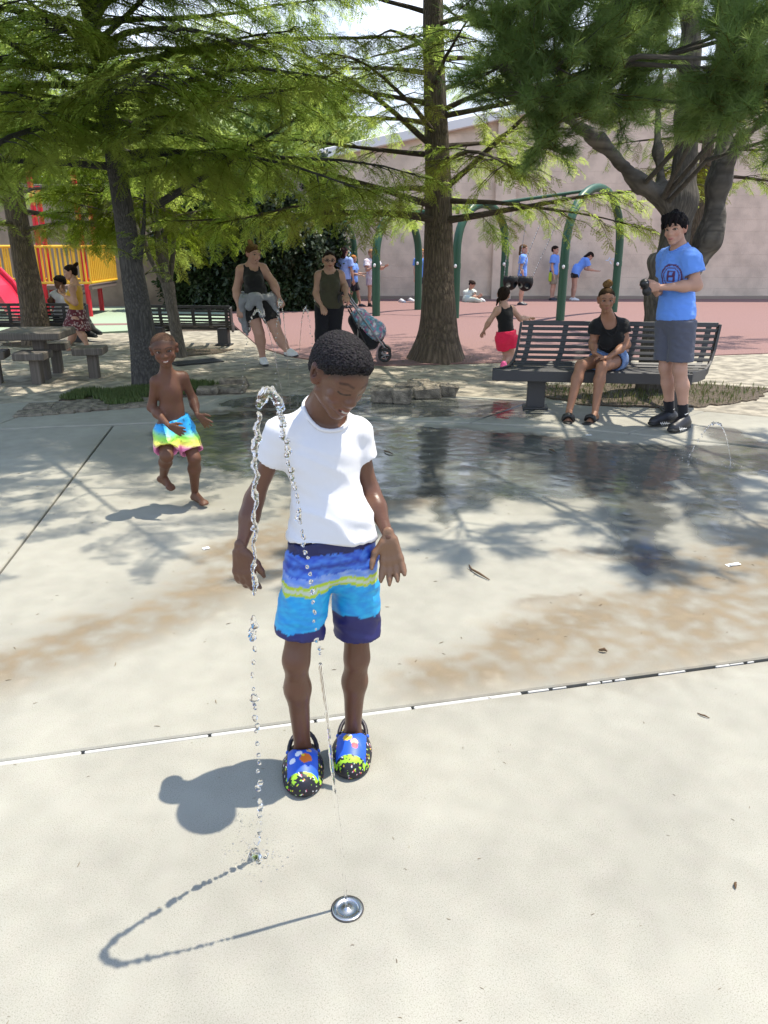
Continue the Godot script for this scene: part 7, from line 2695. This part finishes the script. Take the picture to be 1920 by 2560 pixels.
func bench_girl() -> void:
	var at: Vector3 = Vector3(2.087, 0.383, -7.400)
	at.y = 0.0
	person({
		"label": "girl with a topknot in black t-shirt and denim shorts sitting on the long bench", "at": at, "H": 1.5, "g": 0.95, "skin": Color(0.33, 0.165, 0.10), "cell": 0.0095, "hcell": 0.0055, "bust": 0.9, "leg": 0.98,
		"J": {"nk": Vector3(2.070, 0.907, -7.330), "sl": Vector3(1.975, 0.809, -7.340), "sr": Vector3(2.230, 0.816, -7.360), "el": Vector3(1.965, 0.641, -7.360), "wl": Vector3(1.937, 0.574, -7.160), "er": Vector3(2.276, 0.633, -7.320), "wr": Vector3(2.048, 0.545, -7.120),
			"hl": Vector3(2.108, 0.481, -7.480), "hr": Vector3(2.269, 0.473, -7.480), "kl": Vector3(1.802, 0.476, -7.080), "kr": Vector3(1.985, 0.468, -7.050), "al": Vector3(1.687, 0.085, -6.920), "ar": Vector3(1.919, 0.072, -6.900), "ol": Vector3(1.651, -0.017, -6.780), "or": Vector3(1.816, -0.016, -6.740)},
		"hd": [Vector3(2.026, 1.049, -7.250), 0.212, -8.0, 8.0, 2.0], "bare": true, "face": {"lip": Color(0.30, 0.12, 0.09), "wide": 0.95, "smile": 0.0},
		"hair": {"c": Color(0.030, 0.018, 0.012), "tip": Color(0.16, 0.09, 0.035), "th": 0.022, "amp": 0.008, "freq": 12.0, "at": Vector3(0, 0.84, 0.42), "caps": [[Vector3(0.0, 1.08, -0.12), Vector3(0.05, 1.18, -0.14), 0.15, 0.14], [Vector3(-0.08, 1.12, -0.1), Vector3(0.14, 1.12, -0.16), 0.11, 0.10]]},
		"hand_l": [Vector3(0.7, -0.35, 0.35), Vector3(0.1, -1, 0.1), Vector3(0.3, 0.3, 1), 0.5, 0.4, 0.4],
		"hand_r": [Vector3(-0.95, 0.08, 0.15), Vector3(0, -1, 0.2), Vector3(-0.1, 0.3, 1), 0.35, 0.4, 0.4],
		"wear": [{"t": "shorts", "name": "denim_shorts", "c": func(p: Vector3, n: Vector3) -> Color: return Color(0.13, 0.22, 0.42) * (1.0 + 0.5 * pn.get_noise_3dv(p * 14.0)), "o": 0.010, "f": 0.32, "flare": 0.012, "top": 0.14, "cell": 0.009},
			{"t": "shirt", "c": Color(0.006, 0.006, 0.007), "o": 0.010, "sl": 0.42, "hem": 0.74, "neck": 0.048, "nd": 0.035, "nf": 0.03}]})
	# her sandals stand on the paving
	for s in 2:
		var A: Vector3 = (Vector3(1.687, 0.085, -6.920)) if s == 0 else Vector3(1.919, 0.072, -6.900)
		var T: Vector3 = (Vector3(1.651, -0.017, -6.780)) if s == 0 else Vector3(1.816, -0.016, -6.740)
		var o := thing("sandal", Vector3(A.x, 0, A.z), ["black sandal with a bow on the girl's foot nearer the bench leg", "black open sandal showing toes, beside the bowed sandal"][s], "sandal", "sandals of the seated girl")
		var fw := Vector3(T.x - A.x, 0, T.z - A.z).normalized()
		var f := Fld.new(0.008, 0.01)
		f.cap(-fw * 0.03 + Vector3(0, 0.014, 0), Vector3(T.x - A.x, 0.014, T.z - A.z) + fw * 0.02, 0.036, 0.042, Vector3.UP, 3.0)
		f.cut(Vector3(0, 0.002, 0), Vector3.DOWN)
		var mb := MB.new()
		f.build(mb, func(p, n): return Color(0.01, 0.01, 0.01))
		put("sole", mb.mesh(), mats["leather"], o)
		f = Fld.new(0.007, 0.008)
		var m := Vector3(T.x - A.x, 0.03, T.z - A.z) * Vector3(0.62, 1, 0.62)
		var side := fw.cross(Vector3.UP)
		var pts := [m - side * 0.045, m - side * 0.03 + Vector3(0, 0.03, 0), m + Vector3(0, 0.042, 0), m + side * 0.03 + Vector3(0, 0.03, 0), m + side * 0.045]
		for k in 4:
			f.cap(pts[k], pts[k + 1], 0.013 if s == 1 else 0.018, -1.0, fw, 0.6)
		mb = MB.new()
		f.build(mb, func(p, n): return Color(0.012, 0.012, 0.013))
		put("strap", mb.mesh(), mats["leather"], o)

func teen() -> void:
	var at: Vector3 = Vector3(2.538, 0.004, -6.600)
	at.y = 0.0
	var pc: Vector3 = Vector3(2.283, 1.283, -6.480)
	var pnorm := Vector3(-0.82, 0.05, 0.57).normalized()
	var ptan := Vector3(0.57, 0, 0.82).normalized()
	var print_ := func(p: Vector3, n: Vector3) -> Color:
		var c := Color(0.14, 0.32, 0.86)
		var w := p + at - pc
		if n.dot(pnorm) > 0.25:
			var q := Vector2(w.dot(ptan), w.y)
			var sh := Vector2(q.x, q.y * (0.86 if q.y < 0.0 else 1.0))
			var r := sh.length()
			var dark := (r > 0.080 and r < 0.096) or (r > 0.062 and r < 0.070)
			if absf(q.x) < 0.036 and absf(q.y) < 0.045:
				dark = absf(q.x) > 0.018 or absf(q.y) < 0.010 or absf(q.y) > 0.036
			if dark:
				c = Color(0.10, 0.035, 0.10)
		return c
	var o := person({
		"label": "dark-haired teenager in blue t-shirt and grey shorts standing before the bench", "at": at, "H": 1.74, "g": 0.98, "skin": Color(0.50, 0.285, 0.205), "cell": 0.0095, "hcell": 0.0055, "leg": 0.92, "arm": 1.0, "depth": 1.15,
		"J": {"nk": Vector3(2.399, 1.501, -6.600), "sl": Vector3(2.366, 1.422, -6.780), "sr": Vector3(2.447, 1.421, -6.460), "el": Vector3(2.422, 1.161, -6.850), "wl": Vector3(2.243, 1.153, -6.550), "er": Vector3(2.508, 1.214, -6.420), "wr": Vector3(2.195, 1.202, -6.380),
			"hl": Vector3(2.406, 0.910, -6.680), "hr": Vector3(2.474, 0.926, -6.520), "kl": Vector3(2.427, 0.520, -6.660), "kr": Vector3(2.488, 0.525, -6.500), "al": Vector3(2.537, 0.085, -6.720), "ar": Vector3(2.586, 0.092, -6.520), "ol": Vector3(2.327, 0.020, -6.620), "or": Vector3(2.423, 0.016, -6.380)},
		"hd": [Vector3(2.326, 1.644, -6.550), 0.232, -42.0, 8.0, 6.0], "face": {"wide": 0.95, "jaw": 1.05, "lip": Color(0.48, 0.19, 0.16), "iris": Color(0.08, 0.07, 0.05)},
		"hair": {"c": Color(0.012, 0.010, 0.011), "th": 0.075, "amp": 0.03, "freq": 8.0, "grain": Vector3(1.6, 0.6, 1.0), "at": Vector3(0, 0.70, 0.44), "caps": [
			[Vector3(-0.26, 0.92, 0.25), Vector3(-0.30, 0.62, 0.36), 0.10, 0.04], [Vector3(-0.12, 0.95, 0.32), Vector3(-0.14, 0.62, 0.46), 0.10, 0.04], [Vector3(0.03, 0.96, 0.32), Vector3(0.02, 0.66, 0.47), 0.10, 0.04],
			[Vector3(0.17, 0.94, 0.28), Vector3(0.20, 0.66, 0.40), 0.10, 0.04], [Vector3(-0.36, 0.8, 0.1), Vector3(-0.37, 0.55, 0.2), 0.07, 0.03], [Vector3(0.36, 0.75, 0.05), Vector3(0.37, 0.5, 0.1), 0.05, 0.025], [Vector3(0, 1.02, -0.1), Vector3(0, 0.96, 0.25), 0.12, 0.1]]},
		"hand_l": [Vector3(-0.6, 0.05, 0.8), Vector3(0.4, 0.9, 0.2), Vector3(-0.4, 0.6, -0.2), 0.6, 0.3, 0.4],
		"hand_r": [Vector3(-1, 0.02, 0.1), Vector3(0, -0.2, -1), Vector3(0, 1, 0.1), 0.45, 0.3, 0.4],
		"shoe": [Color(0.018, 0.018, 0.022), Color(0.02, 0.02, 0.022), 0.02],
		"wear": [{"t": "shorts", "c": Color(0.095, 0.10, 0.13), "o": 0.017, "f": 0.82, "flare": 0.012, "top": 0.05, "amp": 0.006},
			{"t": "shirt", "c": print_, "o": 0.020, "sl": 0.55, "sf": 0.016, "hem": 0.97, "neck": 0.042, "amp": 0.006, "cell": 0.0085},
			{"t": "custom", "name": "sock", "c": Color(0.010, 0.010, 0.012), "amp": 0.0, "make": func(q: Fld, J: Dictionary, H: float) -> void:
				q.con(J.kl.lerp(J.al, 0.66), J.al, 0.047, 0.042)},
			{"t": "custom", "name": "sock", "c": Color(0.010, 0.010, 0.012), "amp": 0.0, "make": func(q: Fld, J: Dictionary, H: float) -> void:
				q.con(J.kr.lerp(J.ar, 0.66), J.ar, 0.047, 0.042)}]})
	# tick marks on the socks
	for s in ["l", "r"]:
		var A: Vector3 = ((Vector3(2.537, 0.085, -6.720)) if s == "l" else Vector3(2.586, 0.092, -6.520)) - at
		var mb := MB.new()
		mb.tube(PackedVector3Array([A + Vector3(-0.024, 0.072, 0.040), A + Vector3(-0.012, 0.060, 0.047), A + Vector3(0.020, 0.076, 0.044)]), PackedFloat32Array([0.002, 0.005, 0.001]), 6)
		put("sock_mark", mb.mesh(), mats["paper"], o)
	# shoe stripes
	for s in [["l", (Vector3(2.537, 0.085, -6.720)), (Vector3(2.327, 0.020, -6.620))], ["r", (Vector3(2.586, 0.092, -6.520)), (Vector3(2.423, 0.016, -6.380))]]:
		var a: Vector3 = s[1] - at
		var b: Vector3 = s[2] - at
		var dir := Vector3(b.x - a.x, 0, b.z - a.z).normalized()
		var sd := Vector3.UP.cross(dir)
		if sd.z < 0: sd = -sd
		var mb := MB.new()
		var c := Vector3(a.x, 0.055, a.z).lerp(Vector3(b.x, 0.03, b.z), 0.42) + sd * 0.052
		for k in 4:
			mb.bar(c + dir * (0.022 * k - 0.03) + Vector3(0, -0.018, 0.003), c + dir * (0.022 * k - 0.005) + Vector3(0, 0.018, -0.010), 0.0028, 5)
		mb.bar(c + dir * -0.055 + Vector3(0, -0.008, 0.002), c + dir * 0.06 + Vector3(0, 0.0, 0.002), 0.003, 5)
		put("shoe_stripe", mb.mesh(), mats["paper"], o)
	# ring print on the shirt front
	var hold := thing("black_gadget", (Vector3(2.078, 1.203, -6.360)), "small black rounded gadget held in the teenager's hands", "gadget")
	var f := Fld.new(0.006, 0.012)
	f.cap(Vector3(-0.012, 0.032, 0), Vector3(-0.014, 0.03, 0.01), 0.036)
	f.cap(Vector3(0.012, -0.035, 0), Vector3(0.02, -0.03, 0), 0.032)
	var hm := MB.new()
	f.build(hm, func(p, n): return Color(0.012, 0.012, 0.013))
	put("casing", hm.mesh(), mats["leather"], hold)
	hm = MB.new()
	hm.col = Color(0.3, 0.3, 0.32)
	hm.sphere(Vector3(-0.006, 0.036, 0.042), Vector3(0.006, 0.006, 0.004))
	put("button", hm.mesh(), mats["leather"], hold)

func pink_girl() -> void:
	var at: Vector3 = Vector3(1.446, -0.014, -9.150)
	at.y = 0.0
	person({
		"label": "small girl running away in black tank top and hot pink shorts", "at": at, "H": 1.12, "g": 1.1, "skin": Color(0.50, 0.30, 0.22), "cell": 0.011, "hcell": 0.007, "leg": 1.05,
		"J": {"nk": Vector3(1.384, 0.866, -9.150), "sr": Vector3(1.303, 0.801, -9.120), "sl": Vector3(1.489, 0.804, -9.220), "er": Vector3(1.227, 0.679, -9.150), "wr": Vector3(1.175, 0.553, -9.250), "el": Vector3(1.598, 0.691, -9.250), "wl": Vector3(1.733, 0.688, -9.400),
			"hr": Vector3(1.376, 0.495, -9.150), "hl": Vector3(1.486, 0.500, -9.200), "kr": Vector3(1.471, 0.249, -9.300), "kl": Vector3(1.507, 0.256, -9.250), "ar": Vector3(1.398, 0.204, -9.050), "al": Vector3(1.475, 0.063, -9.150), "or": Vector3(1.373, 0.131, -9.000), "ol": Vector3(1.492, -0.045, -9.300)},
		"hd": [Vector3(1.378, 0.967, -9.180), 0.185, 160.0, 0.0, 4.0],
		"hair": {"c": Color(0.020, 0.012, 0.009), "th": 0.045, "amp": 0.014, "at": Vector3(0, 0.76, 0.30), "n": Vector3(0, -0.6, 0.8), "caps": [[Vector3(0, 0.55, -0.42), Vector3(0.2, 0.2, -0.50), 0.12, 0.10], [Vector3(0.2, 0.2, -0.50), Vector3(0.30, -0.15, -0.45), 0.10, 0.04]]},
		"shoe": [Color(0.75, 0.10, 0.28), Color(0.80, 0.35, 0.45)],
		"wear": [{"t": "shorts", "c": Color(0.78, 0.018, 0.075), "o": 0.022, "f": 0.5, "flare": 0.02, "top": 0.06, "amp": 0.006}, {"t": "shirt", "name": "tank_top", "c": Color(0.006, 0.006, 0.007), "o": 0.010, "tank": 0.62, "hem": 0.93, "neck": 0.040, "nd": 0.015, "hole": 0.018}]})

func kid(label: String, at: Vector3, H: float, yaw: float, top: Variant, bot: Variant, hairc: Color, o := {}) -> Node3D:
	var J := stand(at, H, yaw, o.get("pose", {}))
	for key in o.get("J", {}):
		J[key] = o.J[key]
	var hh := 0.150 * H
	var yw: float = yaw + o.get("turn", 0.0)
	var dr := Basis(Vector3.UP, deg_to_rad(yaw)) * Vector3(0, cos(o.get("nod", 0.0)), sin(o.get("nod", 0.0)))
	var spec := {"label": label, "group": o.get("group", ""), "at": at, "H": H, "J": J, "skin": o.get("skin", Color(0.50, 0.29, 0.21)), "cell": 0.018, "hcell": 0.013, "haircell": 0.014, "arm": 0.95, "leg": 0.92,
		"hd": [J.nk + dr * 0.105 * H, hh, yw, o.get("pitch", 5.0), 0.0], "hair": {"c": hairc, "th": 0.05, "amp": 0.015, "caps": o.get("caps", [])}, "shoe": o.get("shoe", [Color(0.03, 0.03, 0.04), Color(0.6, 0.6, 0.6)]),
		"wear": [{"t": o.get("bt", "shorts"), "c": bot, "o": 0.014, "f": o.get("f", 0.6), "flare": 0.01}, {"t": "shirt", "c": top, "o": 0.022, "sl": 0.62, "hem": o.get("hem", 1.05), "sf": 0.02, "neck": 0.04}]}
	return person(spec)

func far_people() -> void:
	var blue := Color(0.14, 0.30, 0.78)
	var brown := Color(0.05, 0.03, 0.018)
	var long := [[Vector3(-0.1, 0.6, -0.3), Vector3(-0.2, -0.1, -0.35), 0.2, 0.12], [Vector3(0.15, 0.6, -0.3), Vector3(0.15, -0.1, -0.35), 0.2, 0.12]]
	kid("long-haired girl in oversized blue t-shirt standing by the bucket swing", Vector3(3.460, 0.000, -20.130), 1.46, 70.0, blue, Color(0.01, 0.01, 0.015), Color(0.11, 0.065, 0.035), {"caps": long, "f": 0.4})
	kid("dark-haired boy in blue t-shirt and khaki shorts carrying a green bottle", Vector3(4.600, 0.000, -21.810), 1.42, 60.0, blue, Color(0.25, 0.21, 0.15), Color(0.02, 0.012, 0.010), {"f": 0.85})
	var b := thing("green_bottle", (Vector3(4.510, 0.000, -21.850)) + Vector3(0.0, 0.52, 0.12), "lime green drinking bottle in the hand of the boy by the wall", "bottle")
	var mb := MB.new()
	mb.lathe(PackedVector2Array([Vector2(0, 0), Vector2(0.055, 0.0), Vector2(0.06, 0.02), Vector2(0.06, 0.2), Vector2(0.045, 0.24)]), 12, Vector3.ZERO)
	put("flask", mb.mesh(), mt("bottle_lime", Color(0.38, 0.55, 0.02), 0.4), b)
	mb = MB.new()
	mb.lathe(PackedVector2Array([Vector2(0.04, 0.235), Vector2(0.04, 0.28), Vector2(0, 0.285)]), 12, Vector3.ZERO)
	put("cap", mb.mesh(), mats["rubber_black"], b)
	kid("girl in blue t-shirt bending forward with her head at the wall", Vector3(5.170, 0.000, -21.810), 1.42, 95.0, blue, Color(0.01, 0.01, 0.014), Color(0.018, 0.012, 0.010),
		{"pose": {"lean": 0.62, "arm_l": [Vector3(0, -0.16, 0.06), Vector3(0, -0.03, 0.14)], "arm_r": [Vector3(0, -0.16, 0.06), Vector3(0, -0.03, 0.14)]}, "caps": long, "f": 0.3, "nod": 1.1, "pitch": 55.0, "shoe": [Color(0.7, 0.7, 0.7), Color(0.02, 0.02, 0.02)]})
	# girl sitting cross-legged
	var at: Vector3 = Vector3(2.400, 0.000, -21.390)
	var J := {"nk": Vector3(2.313, 0.352, -21.300), "sl": Vector3(2.173, 0.254, -21.350), "sr": Vector3(2.391, 0.275, -21.200), "el": Vector3(2.298, 0.145, -21.200), "wl": Vector3(2.446, 0.170, -21.000), "er": Vector3(2.410, 0.140, -21.100), "wr": Vector3(2.495, 0.182, -21.000),
		"hl": Vector3(2.193, 0.051, -21.350), "hr": Vector3(2.221, 0.065, -21.150), "kl": Vector3(2.483, 0.052, -21.500), "kr": Vector3(2.438, 0.106, -20.900), "al": Vector3(2.340, 0.045, -21.100), "ar": Vector3(2.573, 0.038, -21.200), "ol": Vector3(2.501, 0.034, -21.000), "or": Vector3(2.685, 0.027, -21.100)}
	person({"label": "girl in mint top and trousers sitting cross-legged against the wall", "at": at, "H": 1.35, "J": J, "skin": Color(0.46, 0.27, 0.2), "cell": 0.018, "hcell": 0.013, "hd": [Vector3(2.329, 0.467, -21.150), 0.2, 60.0, 35.0, 0.0],
		"hair": {"c": Color(0.03, 0.018, 0.014), "th": 0.05, "amp": 0.01, "caps": [[Vector3(0, 0.75, -0.45), Vector3(0, 0.6, -0.6), 0.12, 0.1]]}, "shoe": [Color(0.62, 0.64, 0.66), Color(0.7, 0.7, 0.7)],
		"wear": [{"t": "pants", "c": Color(0.50, 0.58, 0.52), "o": 0.03}, {"t": "shirt", "c": Color(0.60, 0.66, 0.60), "o": 0.02, "sl": 0.3, "hem": 0.86}]})
	kid("ginger-haired boy in blue t-shirt running beside the stroller", Vector3(-0.740, 0.000, -19.700), 1.22, 75.0, blue, Color(0.015, 0.015, 0.02), Color(0.42, 0.17, 0.05),
		{"pose": {"step": 0.12, "arm_l": [Vector3(-0.02, -0.15, 0.03), Vector3(0, -0.02, 0.16)], "arm_r": [Vector3(0.02, -0.15, 0.03), Vector3(0, 0.0, 0.16)]}, "f": 0.8})
	kid("long-haired girl in blue t-shirt waving a raised hand by the far swing", Vector3(-0.940, 0.000, -20.900), 1.5, -60.0, blue, Color(0.1, 0.12, 0.3), Color(0.014, 0.010, 0.010), {"caps": long, "pose": {"arm_r": [Vector3(0.02, -0.12, 0.12), Vector3(0.0, 0.17, 0.04)], "arm_l": [Vector3(-0.02, -0.15, 0.05), Vector3(0, 0.12, 0.1)]}})
	kid("dark-haired child in blue seen behind the olive tank top", Vector3(-0.930, 0.000, -19.150), 1.4, 150.0, Color(0.30, 0.42, 0.80), Color(0.06, 0.06, 0.1), Color(0.035, 0.018, 0.020), {"caps": long})
	kid("child in pale pink print dress partly hidden by a green swing post", Vector3(-0.300, 0.000, -19.700), 1.35, 30.0, func(p, n): return Color(0.60, 0.45, 0.50) if pn.get_noise_3dv(p * 20.0) > 0.1 else Color(0.68, 0.66, 0.72), Color(0.6, 0.5, 0.55), Color(0.30, 0.17, 0.08),
		{"bt": "skirt", "f": 0.5, "pose": {"arm_r": [Vector3(0.06, -0.13, 0.05), Vector3(0.02, 0.04, 0.12)], "arm_l": [Vector3(-0.03, -0.15, 0.06), Vector3(0.04, 0.04, 0.12)]}, "shoe": [Color(0.012, 0.012, 0.014), Color(0.012, 0.012, 0.012), 0.1]})
	kid("child in blue t-shirt mostly hidden behind the big middle trunk", Vector3(0.980, 0.000, -21.060), 1.35, 10.0, blue, Color(0.05, 0.05, 0.08), Color(0.35, 0.18, 0.07), {})
	# child on the far swing
	at = Vector3(-2.270, 0.000, -19.700)
	J = {"nk": Vector3(-2.109, 0.711, -19.300), "sl": Vector3(-2.184, 0.640, -19.450), "sr": Vector3(-2.011, 0.662, -19.200), "el": Vector3(-2.236, 0.589, -19.400), "wl": Vector3(-2.208, 0.722, -19.300), "er": Vector3(-1.924, 0.620, -19.200), "wr": Vector3(-2.100, 0.652, -19.200),
		"hl": Vector3(-2.120, 0.394, -19.400), "hr": Vector3(-2.065, 0.406, -19.200), "kl": Vector3(-2.369, 0.373, -19.400), "kr": Vector3(-2.333, 0.385, -19.200), "al": Vector3(-2.411, 0.177, -19.400), "ar": Vector3(-2.418, 0.213, -19.200), "ol": Vector3(-2.526, 0.133, -19.400), "or": Vector3(-2.520, 0.180, -19.200)}
	person({"label": "dark-haired child in pink shirt and blue shorts sitting on the far swing", "at": at, "H": 1.2, "J": J, "skin": Color(0.50, 0.27, 0.19), "cell": 0.017, "hcell": 0.012, "hd": [Vector3(-2.127, 0.807, -19.300), 0.19, -70.0, 0.0, 0.0],
		"hair": {"c": Color(0.012, 0.010, 0.010), "th": 0.05, "amp": 0.01}, "shoe": [Color(0.5, 0.5, 0.52), Color(0.6, 0.6, 0.6)],
		"wear": [{"t": "shirt", "c": Color(0.62, 0.36, 0.34), "o": 0.016, "sl": 0.4, "hem": 0.95}, {"t": "shorts", "c": Color(0.05, 0.09, 0.30), "o": 0.016, "f": 0.9}]})
